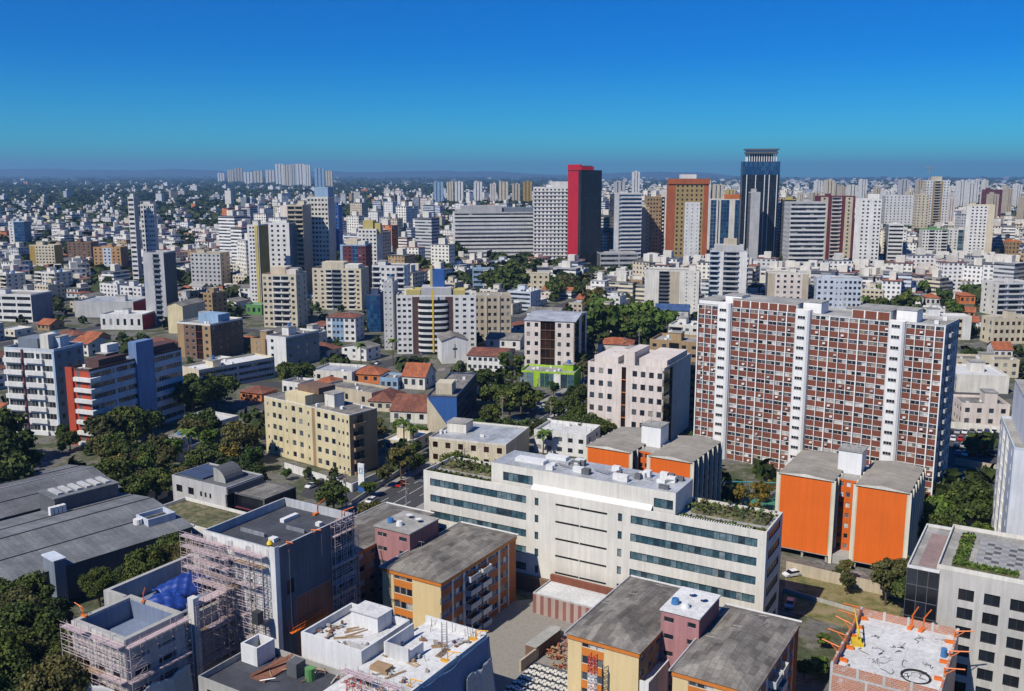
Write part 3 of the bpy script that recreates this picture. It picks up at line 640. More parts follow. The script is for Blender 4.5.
# --- long white office with teal ribbon windows
def office():
    o = P(423.4, 470, 23); h = 23; w = 78.9; d = 12.5; yaw = -29.3
    B = Bld('office_building', 'long white stone office with teal ribbon windows and roof gardens', 'office building', (o.x, o.y), yaw, w, d, h, floors=6, short='the long white office', base=620)
    wc = 'officew'; C[wc] = (.74,.71,.63); MATS[('w', (.74,.71,.63), .32)] = wall((.76,.73,.65), .75, .26); n = 6
    a, b_, c, e = 1.8, 26.9, 51.2, 77.2
    def rib(u0, u1, fr, floors, step=3.85):
        for f in floors:
            z1 = h-1.65-f*step; z0 = z1-1.75
            yield u0, u1, z0, z1
    fr = B.fr('F'); m = W(wc); op = []
    for u0, u1 in ((a, b_), (c, e)):
        for q_ in rib(u0, u1, fr, range(5)): op.append((*q_, 't'))
    for q_ in rib(29.0, 29.9, fr, range(5)): op.append((*q_, 't'))
    for q_ in rib(48.4, 49.3, fr, range(5)): op.append((*q_, 't'))
    for f in range(5):
        z = h-2.6-f*3.85; op.append((34, 39.6, z, z+.5, 'd')); op.append((39.8, 46, z, z+.5, 'd'))
    us = sorted({0, w}|{round(q_[0], 3) for q_ in op}|{round(q_[1], 3) for q_ in op}); zs = sorted({0, h}|{round(q_[2], 3) for q_ in op}|{round(q_[3], 3) for q_ in op})
    for i in range(len(us)-1):
        for j in range(len(zs)-1):
            uc, zc = (us[i]+us[i+1])/2, (zs[j]+zs[j+1])/2
            if any(q_[0] < uc < q_[1] and q_[2] < zc < q_[3] for q_ in op): continue
            B.q(fr, us[i], us[i+1], zs[j], zs[j+1], m)
    for u0, u1, z0, z1, k in op:
        B.hole(fr, u0, u1, z0, z1, .3, m); B.window(fr, 'F', (u0+u1)/2, z0, u1-u0, z1-z0, .22, k)
    B.facade('R', 'k1:officew r8:officew:1:d k1:officew', 0, h, 6); B.facade('L', 'k1:officew', 0, h, 6); B.facade('K', 'r1:officew:1:t r1:officew:1:t', 0, h, 6, (0, 0, None, None), False)
    pm = roofmat('concrete'); r = MB(); r.face([(0, 0, h-.9), (w, 0, h-.9), (w, d, h-.9), (0, d, h-.9)], pm); r.build('roof', B.root)
    e_ = MB(); t = .3
    for x0, x1, y0, y1 in ((t, w-t, d-t, d-.002), (t, w-t, 0.002, t), (0.002, t, 0.002, d-.002), (w-t, w-.002, 0.002, d-.002)): e_.box(x0, x1, y0, y1, h-.88, h+.02, m, False)
    e_.build('parapet', B.root)
    # set-back top storey
    x0, x1 = 17.4, 60.2; y0, y1 = 1.3, d-.6; ht = 27.2; tb = MB()
    frp = ((x0, y0), (1, 0), (0, -1), x1-x0)
    s_ = B.wall; B.wall = tb
    B.q(frp, 0, 3, h-.9, ht, m); B.q(frp, 10.4, 38.2, h-.9, ht, m); B.q(frp, 42.3, x1-x0, h-.9, ht, m)
    for u0, u1 in ((3, 10.4), (38.2, 42.3)): B.q(frp, u0, u1, h-.9, h+.5, m); B.q(frp, u0, u1, h+2.5, ht, m); B.hole(frp, u0, u1, h+.5, h+2.5, .25, m)
    B.wall = s_
    for f_, a0, a1 in (('R', x1, 0), ('K', 0, 0), ('L', 0, 0)):
        f2 = {'R': ((x1, y0), (0, 1), (1, 0), y1-y0), 'K': ((x1, y1), (-1, 0), (0, 1), x1-x0), 'L': ((x0, y1), (0, -1), (-1, 0), y1-y0)}[f_]
        B.q(f2, 0, f2[3], h-.9, ht, m, 0, tb)
    top = tb.build('top_storey', B.root)
    for u0, u1 in ((3, 10.4), (38.2, 42.3)): B.window(frp, 'F', (u0+u1)/2, h+.5, u1-u0, 2.0, .2, 't')
    r = MB(); r.face([(x0, y0, ht), (x1, y0, ht), (x1, y1, ht), (x0, y1, ht)], roofmat('metal')); r.build('roof', B.root)
    r = MB()                                                          # sloped white ledge with brackets
    r.face([(x0+10.5, .3, h+.05), (x0+38, .3, h+.05), (x0+38, y0-.01, h+.9), (x0+10.5, y0-.01, h+.9)], WHITE); r.face([(x0+10.5, .3, h-.2), (x0+38, .3, h-.2), (x0+38, .3, h+.05), (x0+10.5, .3, h+.05)], WHITE); r.build('ledge', B.root)
    r = MB()
    for a0, b0, c0, d0 in ((x0+4, y0+1, 9, 4), (x0+9, y0+6, 7, 3.5)):
        r.box(a0, a0+c0, b0, b0+d0, ht+.01, ht+.6, roofmat('metal')); r.box(a0+1, a0+c0-1, b0+.8, b0+d0-.8, ht+.602, ht+1.3, WHITE)
    r.build('skylight', B.root)
    rs = random.Random(2)
    for k in range(22):
        r = MB(); a0 = x0+12+rs.random()*28; b0 = y0+.8+rs.random()*7; s1, s2 = rs.uniform(.8, 2.6), rs.uniform(.7, 1.4)
        r.box(a0, a0+s1, b0, b0+s2, ht+.02, ht+rs.uniform(.7, 1.5), WHITE if k % 3 else roofmat('darkmetal')); r.build('air_unit', B.root)
    for k in range(9):
        r = MB(); a0 = x0+14+k*2.9; r.bar((a0, y0+5, ht+.5), (a0+rs.uniform(1.5, 4), y0+5+rs.uniform(-2, 2), ht+.6), .14, STEEL, 6); r.build('roof_duct', B.root)
    for u0, u1 in ((.6, 17), (61, w-.6)):                             # roof gardens
        g = MB(); g.box(u0, u1, .5, 3.0, h-.89, h-.5, roofmat('garden')); g.box(u0+1, u1-1, 5.5, d-.8, h-.89, h-.45, roofmat('garden')); g.build('roof_garden_bed', B.root)
        v = MB()
        for k in range(620):
            x, y = rs.uniform(u0, u1), (rs.uniform(.5, 2.2) if rs.random() < .45 else rs.uniform(5.5, d-.8)); s2 = rs.uniform(.12, .3); zz = h-.5+rs.random()**2*1.0*(1.6 if y > 5 else .6)
            nv = Vector((rs.uniform(-1, 1), rs.uniform(-1, 1), rs.uniform(.1, 1))).normalized(); p = nv.orthogonal()*s2; q_ = nv.cross(p)
            c0 = Vector((x, y, zz)); v.face([c0-p-q_, c0+p-q_, c0+p+q_, c0-p+q_], [LEAF3, LEAF2, LEAF2, LEAF][k % 4])
        v.build('planting', B.root, kind='stuff')
    r = MB()
    for k in range(30): r.box(61.3+k*.5, 61.5+k*.5, .35, .9, h+.03, h+.09, WHITE)
    r.build('pergola_slats', B.root)
    g = MB(); g.box(1, w-1, -.9, -.003, 0, 3.4, W('brown')); g.build('plinth', B.root)
    B.done()
office()

# --- cream apartment blocks with orange trim, hipped sheet roofs and a pink stair core
def trim_block(o, ox, label, short, left=True):
    """frame: origin at the front-left roof corner of the left wing"""
    h = 14.6; n = 5; fh = h/n; B = Bld('apartment_block', label, 'apartment block', (o.x, o.y), YAW, 33, 26, h, floors=n, short=short, group='cream and orange trimmed apartment blocks')
    ycr = wall((.72,.56,.30), .75, .15); og = wall((.62,.20,.03), .7, .15)
    for wi, (x0, y0, w, d) in enumerate(ox):
        rect = (x0, y0, w, d)
        fr = B.fr('F', *rect); mz = h-.8
        u = [0, w*.20, w*.24, w*.50, w*.54, w]
        for f in range(n):
            z = f*fh; B.q(fr, 0, w*.2, z, z+fh, ycr); B.q(fr, w*.52, w, z, z+fh, ycr)
            zw0, zw1 = z+fh*.42, z+fh*.92 if f < n-1 else mz-.1
            B.q(fr, w*.2, w*.52, z, zw0, og); B.q(fr, w*.2, w*.52, zw1, z+fh, ycr if f == n-1 else og); B.hole(fr, w*.2, w*.52, zw0, zw1, .2, ycr)
            for k in range(3):
                uc = w*.2+(k+.5)*w*.32/3; B.window(fr, 'F', uc, zw0, w*.32/3-.1, zw1-zw0, .12, 'c')
        B.fbox(fr, -.1, w+.1, mz, h, .003, .18, og)
        face = 'R'; fr = B.fr(face, *rect); sh = wall((.42,.13,.04)); L = d
        if wi == 0: B.facade('R', 'w1:tan:8:c', 0, h, n, rect)
        for f in range(n if wi else 0):                                            # street side: brick bands, ribbons and box balconies
            z = f*fh; L = d
            for i, (a, b_, kd) in enumerate(((0, .13, 'r'), (.15, .27, 'r'), (.30, .44, 'b'), (.46, .58, 'b'), (.60, .74, 'r'), (.77, .88, 'r'), (.9, 1, 'k'))):
                a, b_ = a*L, b_*L; B.q(fr, a, b_, z, z+fh*.42, sh); B.q(fr, a, b_, z+fh*.9, z+fh, sh)
                if kd == 'k': B.q(fr, a, b_, z+fh*.42, z+fh*.9, sh); continue
                B.hole(fr, a, b_, z+fh*.42, z+fh*.9, .25, W('offw')); B.window(fr, face, (a+b_)/2, z+fh*.42, b_-a-.05, fh*.48, .2, 'c' if i % 2 else 'b')
                if kd == 'b' and B.nb < 100:
                    B.nb += 1; ob = bpy.data.objects.new('balcony', balcony_mesh(b_-a-.1, 1.3, W('lgrey' if i == 2 else 'offw'), False)); ob.location = B.pt(fr, (a+b_)/2, z+.1, .003); ob.rotation_euler = (0, 0, R(90)); link(ob, B.root)
            for a, b_ in ((.13, .15), (.27, .30), (.44, .46), (.58, .60), (.74, .77), (.88, .9)): B.q(fr, a*L, b_*L, z, z+fh, W('offw'))
        B.fbox(fr, -.1, L+.1, mz, h, .003, .18, og)
        B.facade('L', 'w1:brown:8', 0, h, n, rect, False); B.facade('K', 'w1:cream:3', 0, h, n, rect, False)
        B.hip('patched', 1.7, .35, h, rect)
        gm = MB(); gm.box(x0-.35, x0+w+.35, y0+d+.36, y0+d+.6, h-.1, h+.22, WHITE); gm.box(x0-.6, x0-.36, y0-.3, y0+d+.3, h-.1, h+.2, W('lgrey')); gm.build('gutter', B.root)
        for k in range(3): gm = MB(); ax, ay = x0+w*(.25+.2*k), y0+d*(.3+.22*k); gm.bar((ax, ay, h+.5), (ax, ay, h+3.2), .05, STEEL); gm.bar((ax-.7, ay, h+3), (ax+.7, ay, h+3.1), .035, STEEL); gm.build('antenna', B.root)
    x0, y0, w, d = -.2, 0, 0, 0
    core = B.core = (ox[0][0]+ox[0][2]+.02, 9.0, ox[1][0]-(ox[0][0]+ox[0][2])-.04, 10.0)
    pk = W('pink'); x0, y0, w, d = core; m = MB(); hc = 18.2
    B2 = B.wall; B.wall = m
    B.q(B.fr('F', *core), 0, w, 0, hc, pk) if False else None
    fr = B.fr('F', *core); us = [0, w*.1, w*.38, w*.66, w*.9, w]
    for f in range(6):
        z = f*hc/6; a, b_ = z+1.2, z+2.1
        B.q(fr, 0, w, z, a, pk); B.q(fr, 0, w*.08, a, b_, pk); B.q(fr, w*.34, w*.7, a, b_, pk); B.q(fr, w*.92, w, a, b_, pk); B.q(fr, 0, w, b_, z+hc/6, pk)
        for a0, a1 in ((w*.08, w*.34), (w*.7, w*.92)): B.hole(fr, a0, a1, a, b_, .15, pk); B.window(fr, 'F', (a0+a1)/2, a, a1-a0, .9, .12, 'g')
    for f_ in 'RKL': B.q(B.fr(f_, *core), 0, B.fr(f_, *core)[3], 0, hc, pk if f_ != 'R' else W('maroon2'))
    B.wall = B2; m.box(x0-.2, x0+w+.2, y0-.2, y0+d+.2, hc+.002, hc+.25, roofmat('whiteroof' if left else 'concrete')); m.build('stair_core', B.root)
    for k, (a, b_) in enumerate(((.2, .3), (.5, .25), (.75, .6), (.4, .7))):
        t = MB(); cx_, cy_ = x0+w*a, y0+d*b_
        if k < 2: t.cyl(cx_, cy_, .75, hc+.26, hc+1.2, WHITE if k else TANKB, 12, .6)
        else: t.bar((cx_, cy_, hc), (cx_, cy_, hc+.9), .05, STEEL); t.cyl(cx_, cy_, .5, hc+.9, hc+1.0, WHITE, 12, .7)
        t.build('water_tank' if k < 2 else 'dish_antenna', B.root)
    B.done()
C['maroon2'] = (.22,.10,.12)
trim_block(P(568, 631, 15), [(0, 0, 12.8, 26), (19.5, -2.4, 12.6, 26)], 'nearest cream block with orange trim, hipped grey roofs and white-topped pink stair core', 'the nearest pink-cored block')
oB = P(382, 565, 15); cB, sB = math.cos(R(YAW)), math.sin(R(YAW))
trim_block(Vector((oB.x-22*cB, oB.y-22*sB, 0)), [(0, 3, 13, 26), (22, 0, 14, 27.5)], 'cream block with orange trim and box balconies beside the scaffolded grey tower', 'the cream balcony block', False)

# --- scaffolded grey tower, left
def scaffold(name, label, o, yaw, L, z0, z1, bay=1.7, lift=1.9, group=None, seed=1, depth=1.3):
    r = empty(name, (o[0], o[1], 0), R(yaw), label, 'scaffold', group); rs = random.Random(seed); nb = max(1, round(L/bay)); nl = max(1, round((z1-z0)/lift))
    for k in range(nb+1):
        m = MB(); x = L*k/nb; tz = z1+rs.uniform(0, 1.6)
        for y in (0, -depth): m.bar((x, y, z0), (x, y, tz), .055, PINKSTEEL)
        for j in range(nl+1): z = z0+(z1-z0)*j/nl; m.bar((x, 0, z), (x, -depth, z), .04, PINKSTEEL)
        m.build('standard', r)
    for j in range(nl+1):
        m = MB(); z = z0+(z1-z0)*j/nl
        for y in (0, -depth):
            m.bar((0, y, z), (L, y, z), .045, PINKSTEEL)
            if y: m.bar((0, y, z+1), (L, y, z+1), .035, PINKSTEEL); m.bar((0, y, z+.5), (L, y, z+.5), .03, PINKSTEEL)
        m.build('ledger', r)
        if j % 3 == 1 or rs.random() < .15:
            m = MB(); k0 = 0
            while k0 < nb:
                k1 = min(nb, k0+rs.randint(2, 5)); m.box(L*k0/nb+.05, L*k1/nb-.05, -depth+.1, -.1, z+.05, z+.11, WOOD if rs.random() < .22 else PINKSTEEL); k0 = k1+(1 if rs.random() < .3 else 0)
            m.build('deck', r)
    m = MB()
    for j in range(nl):
        for k in range(nb):
            if rs.random() < .6:
                a, b_ = (L*k/nb, L*(k+1)/nb) if rs.random() < .5 else (L*(k+1)/nb, L*k/nb); m.bar((a, -depth, z0+(z1-z0)*j/nl), (b_, -depth, z0+(z1-z0)*(j+1)/nl), .035, PINKSTEEL)
    m.build('brace', r, kind='stuff')
    return r
RAWC = wall((.40,.39,.37), .9, .5); RAWD = wall((.27,.29,.33), .9, .5); RAWB = wall((.30,.13,.08), .9, .5)
def davit(label, x, y, z, rz, group='orange davit arms on the building sites', s=1.0, mat=None):
    r = empty('davit_arm', (x, y, z), rz, label, 'davit arm', group); mat = mat or ORANGEP
    m = MB(); m.bar((0, 0, 0), (0, 0, 1.9*s), .11*s, mat); m.build('post', r)
    m = MB(); m.bar((0, 0, 1.85*s), (2.4*s, 0, 2.3*s), .10*s, mat); m.bar((0, 0, .9*s), (1.2*s, 0, 2.0*s), .06*s, mat); m.build('arm', r)
    m = MB(); m.box(-1.2*s, .3*s, -.3*s, .3*s, .0, .35*s, mat); m.build('counterweight', r)
def tower_site():
    o = P(203, 530, 27); h = 27; B = Bld('unfinished_building', 'bare grey concrete tower wrapped in pink scaffolding with open roof deck', 'building site', (o.x, o.y), YAW, 17.6, 20.5, h, floors=9, short='the scaffolded tower')
    fr = B.fr('F'); wh = wall((.78,.78,.76), .9, .35); bw = wall((.11,.135,.18), .9, .55)  # bw: right face coloured dark and bluish to paint in its shade
    for f in range(9):
        z = f*3.; B.q(fr, 0, 17.6, z, z+.9, wh); B.q(fr, 0, 17.6, z+2.3, z+3, wh)
        cuts = [0, 2.2, 3.6, 6.2, 7.6, 10.5, 12, 17.6]
        for k in range(0, 7, 2): B.q(fr, cuts[k], cuts[k+1], z+.9, z+2.3, wh)
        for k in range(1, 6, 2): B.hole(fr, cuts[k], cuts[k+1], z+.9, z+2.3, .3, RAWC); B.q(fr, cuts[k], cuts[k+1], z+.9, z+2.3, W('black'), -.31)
    fr = B.fr('R')
    holes = [(2.5, 4.6, 17.6, 20.3)]
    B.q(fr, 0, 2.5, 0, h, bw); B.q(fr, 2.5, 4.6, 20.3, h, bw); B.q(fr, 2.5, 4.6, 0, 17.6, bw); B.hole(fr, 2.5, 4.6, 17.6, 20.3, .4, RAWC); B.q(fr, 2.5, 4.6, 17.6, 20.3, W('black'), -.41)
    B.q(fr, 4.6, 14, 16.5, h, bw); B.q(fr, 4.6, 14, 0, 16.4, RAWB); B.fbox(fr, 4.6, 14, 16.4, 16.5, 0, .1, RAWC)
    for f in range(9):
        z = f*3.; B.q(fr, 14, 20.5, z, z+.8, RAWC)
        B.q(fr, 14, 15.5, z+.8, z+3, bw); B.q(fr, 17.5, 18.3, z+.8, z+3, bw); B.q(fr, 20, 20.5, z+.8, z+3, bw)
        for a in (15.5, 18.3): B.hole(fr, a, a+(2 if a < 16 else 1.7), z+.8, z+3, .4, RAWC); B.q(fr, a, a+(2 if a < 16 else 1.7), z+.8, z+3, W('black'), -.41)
    for f_ in 'KL': B.q(B.fr(f_), 0, B.fr(f_)[3], 0, h, wh)
    m = MB(); m.face([(0, 0, h-1.6), (17.6, 0, h-1.6), (17.6, 20.5, h-1.6), (0, 20.5, h-1.6)], roofmat('dark')); m.build('roof', B.root)
    m = MB(); t = .35
    for x0, x1, y0, y1 in ((0.002, 17.598, 0.002, t), (0.002, 17.598, 20.5-t, 20.498), (.002, t, t, 20.5-t), (17.6-t, 17.598, t, 20.5-t)): m.box(x0, x1, y0, y1, h-1.59, h+.01, wall((.5,.52,.54), .9, .4), False)
    m.build('parapet', B.root); m = MB(); m.box(16.6, 17.75, -.16, -.004, 0, h+.4, wall((.72,.72,.71), .9, .3)); m.box(17.604, 17.75, -.003, .9, 0, h+.4, wall((.72,.72,.71), .9, .3)); m.build('corner_pier', B.root)
    for q_ in ((3, 9, 6, 6.3), (9.5, 14, 11, 11.3), (6, 7, 13, 17), (11, 12.4, 5, 6.2), (13, 14, 15, 16)): m = MB(); m.box(*q_, h-1.58, h-.9, RAWD if q_[1]-q_[0] > 3 else WHITE); m.build('upstand', B.root)
    B.done()
    c, s_ = math.cos(R(YAW)), math.sin(R(YAW)); wp = lambda x, y: (o.x+c*x-s_*y, o.y+s_*x+c*y)
    scaffold('scaffold', 'pink steel scaffold on the sunlit face of the grey tower', wp(-4.5, -.25), YAW, 20.5, 0, 25.5, group='pink steel scaffolds', seed=3)
    scaffold('scaffold', 'pink steel scaffold at the far end of the tower shaded side', wp(17.75, 14.0), YAW+90, 6.5, 0, 26.5, depth=.9, group='pink steel scaffolds', seed=5)
    m = MB(); hw = bpy.data.objects
    for k in range(12): a = k*math.pi/6
    scaffold('scaffold', 'second taller pink scaffold layer hugging the left half of the tower front', wp(0.5, -2.1), YAW, 8.5, 0, 26.2, group='pink steel scaffolds', seed=13, bay=1.3)
    r = empty('hoist_mast', (*wp(13.8, -2.2), 0), R(YAW), 'steel lattice hoist mast climbing the scaffolded tower with black cage', 'hoist')
    m = MB()
    for z in range(0, 26):
        for a, b_ in (((0, 0), (1, 0)), ((1, 0), (1, -1)), ((1, -1), (0, -1)), ((0, -1), (0, 0))): m.bar((*a, z), (*b_, z+1), .04, STEEL); m.bar((*a, z), (*b_, z), .035, STEEL)
    for a in ((0, 0), (1, 0), (1, -1), (0, -1)): m.bar((*a, 0), (*a, 26), .06, STEEL)
    m.build('mast', r); m = MB(); m.box(1.15, 2.6, -1.2, .1, 14.2, 16.4, DFRAME); m.build('cage', r)
    for i, (x, y, rz, lab) in enumerate(((15.5, 19.6, 60, 'orange davit at the far right corner of the tower deck'), (9, 20, 95, 'orange davit on the back edge of the tower deck'), (17.2, 9.5, 0, 'orange davit midway along the tower right edge'), (17.3, 3.2, -20, 'orange davit near the tower front corner'))):
        p = wp(x, y); davit(lab, p[0], p[1], h-1.55+(.0), R(YAW+rz), s=1.0)
    r = empty('concrete_mixer', (*wp(14.5, 2.0), h-1.58), .6, 'small yellow mixer standing on the tower roof deck', 'concrete mixer')
    m = MB(); m.bar((0, -.5, 0), (0, 0, 1.0), .06, ORANGEP); m.bar((0, .5, 0), (0, 0, 1.0), .06, ORANGEP); m.build('stand', r); m = MB(); m.cyl(0, 0, .35, .8, 1.3, YELLOWP, 12, .6); m.cyl(0, 0, .6, 1.3, 1.9, YELLOWP, 12, .3); m.build('drum', r)
    r = empty('suspended_platform', (*wp(18.05, 2.0), 8.2+2.8), R(YAW+90), 'orange suspended work platform hanging on the tower shaded side', 'work platform')
    m = MB(); m.box(0, 9, -1, -.15, 0, .12, ORANGEP); m.build('deck', r); m = MB()
    for z in (.5, 1.05):
        for y in (-1, -.15): m.bar((0, y, z), (9, y, z), .05, ORANGEP)
    for k in range(10):
        for y in (-1, -.15): m.bar((k, y, .1), (k, y, 1.1), .05, ORANGEP)
    m.build('guardrail', r); m = MB()
    for k in (.4, 8.6): m.bar((k, -.5, 1.0), (k, -.5, 15.5), .025, STEEL)
    m.build('cable', r)
tower_site()

# --- lower roofless building with blue tarpaulins, bottom left
def tarp(name, label, o, rz, w, d, z, bulge, mat, parent=None, seed=0, waves=4):
    NX, NY = 44, 30; r = np.random.default_rng(seed); X, Y = np.meshgrid(np.linspace(0, 1, NX), np.linspace(0, 1, NY))
    Z = bulge*np.abs(np.sin(X*math.pi*waves))**.6*(.5+.5*np.sin(Y*math.pi))
    for k in range(5): Z += bulge*.1/(k+1)*np.sin((X*r.uniform(4, 9)+Y*r.uniform(4, 9)*(1 if r.random() < .5 else -1))*(k+1)*1.6+r.random()*6)
    V = np.stack([X*w, Y*d, Z], -1).reshape(-1, 3); idx = np.arange(NX*NY).reshape(NY, NX)
    f = np.stack([idx[:-1, :-1], idx[:-1, 1:], idx[1:, 1:], idx[1:, :-1]], -1).reshape(-1, 4)
    me = bulk(name, V, f, [mat], np.zeros(len(f))); me.polygons.foreach_set('use_smooth', [True]*len(f)); ob = bpy.data.objects.new(name, me)
    ob.location = (o[0], o[1], z); ob.rotation_euler = (0, 0, rz); link(ob); tag(ob, label, 'tarpaulin')
    sm = ob.modifiers.new('thick', 'SOLIDIFY'); sm.thickness = .03
    return ob
def blue_site():
    o = P(71, 620.5, 20); c, s_ = math.cos(R(YAW)), math.sin(R(YAW)); wp = lambda x, y: (o.x+c*x-s_*y, o.y+s_*x+c*y); h = 20
    B = Bld('unfinished_building', 'roofless concrete shell behind scaffolding with blue tarpaulins inside, bottom left', 'building site', (o.x, o.y), YAW, 13, 11.2, h, floors=7, short='the roofless shell')
    cm = wall((.60,.58,.56), .9, .45); t = .9
    for f in range(6):
        z = f*3.
        for f_, L in (('F', 13), ('R', 11.2)):
            fr = B.fr(f_); cuts = [0, 1.5, 4, 5.5, 8, 9.5] + ([11.5, 13] if f_ == 'F' else [10.5, 11.2][:0]+[11.2])
            if f_ == 'R': cuts = [0, 1.5, 4.5, 6, 9.5, 11.2]
            B.q(fr, 0, L, z, z+1, cm); B.q(fr, 0, L, z+2.4, z+3, cm)
            for k in range(len(cuts)-1):
                if k % 2 == 0: B.q(fr, cuts[k], cuts[k+1], z+1, z+2.4, cm)
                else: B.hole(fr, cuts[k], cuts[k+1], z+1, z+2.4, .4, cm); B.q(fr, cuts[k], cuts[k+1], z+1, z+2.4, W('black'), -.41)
    for f_ in 'FR': B.q(B.fr(f_), 0, B.fr(f_)[3], 18, h, cm)
    for f_ in 'KL': B.q(B.fr(f_), 0, B.fr(f_)[3], 0, h, cm)
    m = MB(); gt = wall((.45,.44,.41), .9, .3); bl = wall((.20,.25,.36), .8, .3)
    for x0, x1, y0, y1 in ((0.002, 12.998, 0.002, t), (.002, t, t, 11.2-t), (13-t, 12.998, t, 11.2-t), (.002, 12.998, 11.2-t, 11.198)): m.box(x0, x1, y0, y1, h-3.5, h+.01, gt)
    m.box(t+.01, 13-t-.01, 11.2-t-.1, 11.2-t-.002, h-3.5, h-.3, bl); m.box(t+.002, t+.1, t, 11.2-t-.11, h-3.5, h-.3, bl); m.build('parapet', B.root)
    m = MB(); m.box(t, 13-t, t, 11.2-t, h-3.7, h-3.5, bl); m.build('floor_slab', B.root)
    m = MB()                                                          # rear arm
    for x0, x1, y0, y1 in ((-5.4, -4.6, 9.8, 29), (-4.6, 2, 28.2, 29), (-4.6, -.2, 9.8, 10.6), (7.2, 8, 14.5, 29), (2, 7.2, 28.2, 29)): m.box(x0, x1, y0, y1, 0, h+.02-(0 if x0 < 7 else 4.2), gt)
    m.box(-4.59, 7.19, 11.25, 28.19, h-3.8, h-3.5, bl); m.build('rear_wall', B.root)
    m = MB(); m.box(9.2, 10.6, 15.2, 16.4, 0, h, wall((.7,.71,.7), .9, .25)); m.build('concrete_pier', B.root)
    B.done()
    scaffold('scaffold', 'scaffold in the gap between the roofless shell and the grey tower', wp(8.6, 15.5), YAW+90, 13.5, 0, 18.5, group='pink steel scaffolds', seed=21, depth=2.2)
    tm = flat('blue_tarpaulin', (.01,.045,.26), .5, spec=.6)
    for (tx, ty, tw, td, tz, tb, sd, wv, lab) in ((-3.6, 17.5, 7.2, 9.8, h-3.2, 2.3, 2, 1, 'farther hump of bright blue tarpaulin in the roofless shell'), (-1.2, 11.6, 7.6, 7.2, h-3.3, 1.9, 5, 1, 'nearer hump of bright blue tarpaulin in the roofless shell')):
        p = wp(tx, ty); tarp('tarpaulin', lab, p, R(YAW), tw, td, tz, tb, tm, seed=sd, waves=wv)
    scaffold('scaffold', 'scaffold on the front of the roofless shell, bottom left', wp(-.5, -.3), YAW, 14.2, 0, 19.5, group='pink steel scaffolds', seed=8)
    scaffold('scaffold', 'scaffold on the shaded right side of the roofless shell', wp(13.4, -.4), YAW+90, 11.6, 0, 19.2, bay=2.6, group='pink steel scaffolds', seed=9)
    p = wp(.2, 2); davit('orange davit on the left corner of the roofless shell', p[0], p[1], h, R(150), s=.8)
    p = wp(4, 10.6); davit('small orange davit by the blue tarpaulin', p[0], p[1], h, R(100), s=.7)
    nm = flat('debris_netting', (.42,.43,.43), .8)
    m = MB(); NX = 16
    def net(o_, rz, w, z0, z1, label, mat, drop=1.0, seed=0):
        nx, nz = 30, 22; r = np.random.default_rng(seed); X, Zz = np.meshgrid(np.linspace(0, 1, nx), np.linspace(0, 1, nz))
        Y = -.35-np.abs(np.sin(X*math.pi*5+Zz*2))*.5*(.4+Zz*0)-.25*np.sin(X*23+Zz*7)*.5-.9*(1-Zz)**2*drop
        V = np.stack([X*w, Y, z0+(z1-z0)*Zz+.3*np.sin(X*9)*(Zz > .95)], -1).reshape(-1, 3); idx = np.arange(nx*nz).reshape(nz, nx)
        f = np.stack([idx[:-1, :-1], idx[:-1, 1:], idx[1:, 1:], idx[1:, :-1]], -1).reshape(-1, 4)
        me = bulk('netting', V, f, [mat], np.zeros(len(f))); me.polygons.foreach_set('use_smooth', [True]*len(f)); ob = bpy.data.objects.new('netting', me)
        ob.location = (o_[0], o_[1], 0); ob.rotation_euler = (0, 0, rz); link(ob); tag(ob, label, 'netting'); md = ob.modifiers.new('thick', 'SOLIDIFY'); md.thickness = .03
    net(wp(1.0, -1.7), R(YAW), 12.0, 2, 12.5, 'pale grey debris net hung on the front scaffold of the roofless shell', nm, 1.6, seed=3)
    net(wp(14.9, 1.0), R(YAW+90), 9.0, 2, 12.0, 'pale grey debris net on the shaded scaffold of the roofless shell', nm, 1.4, seed=4)
    return net
net = blue_site()

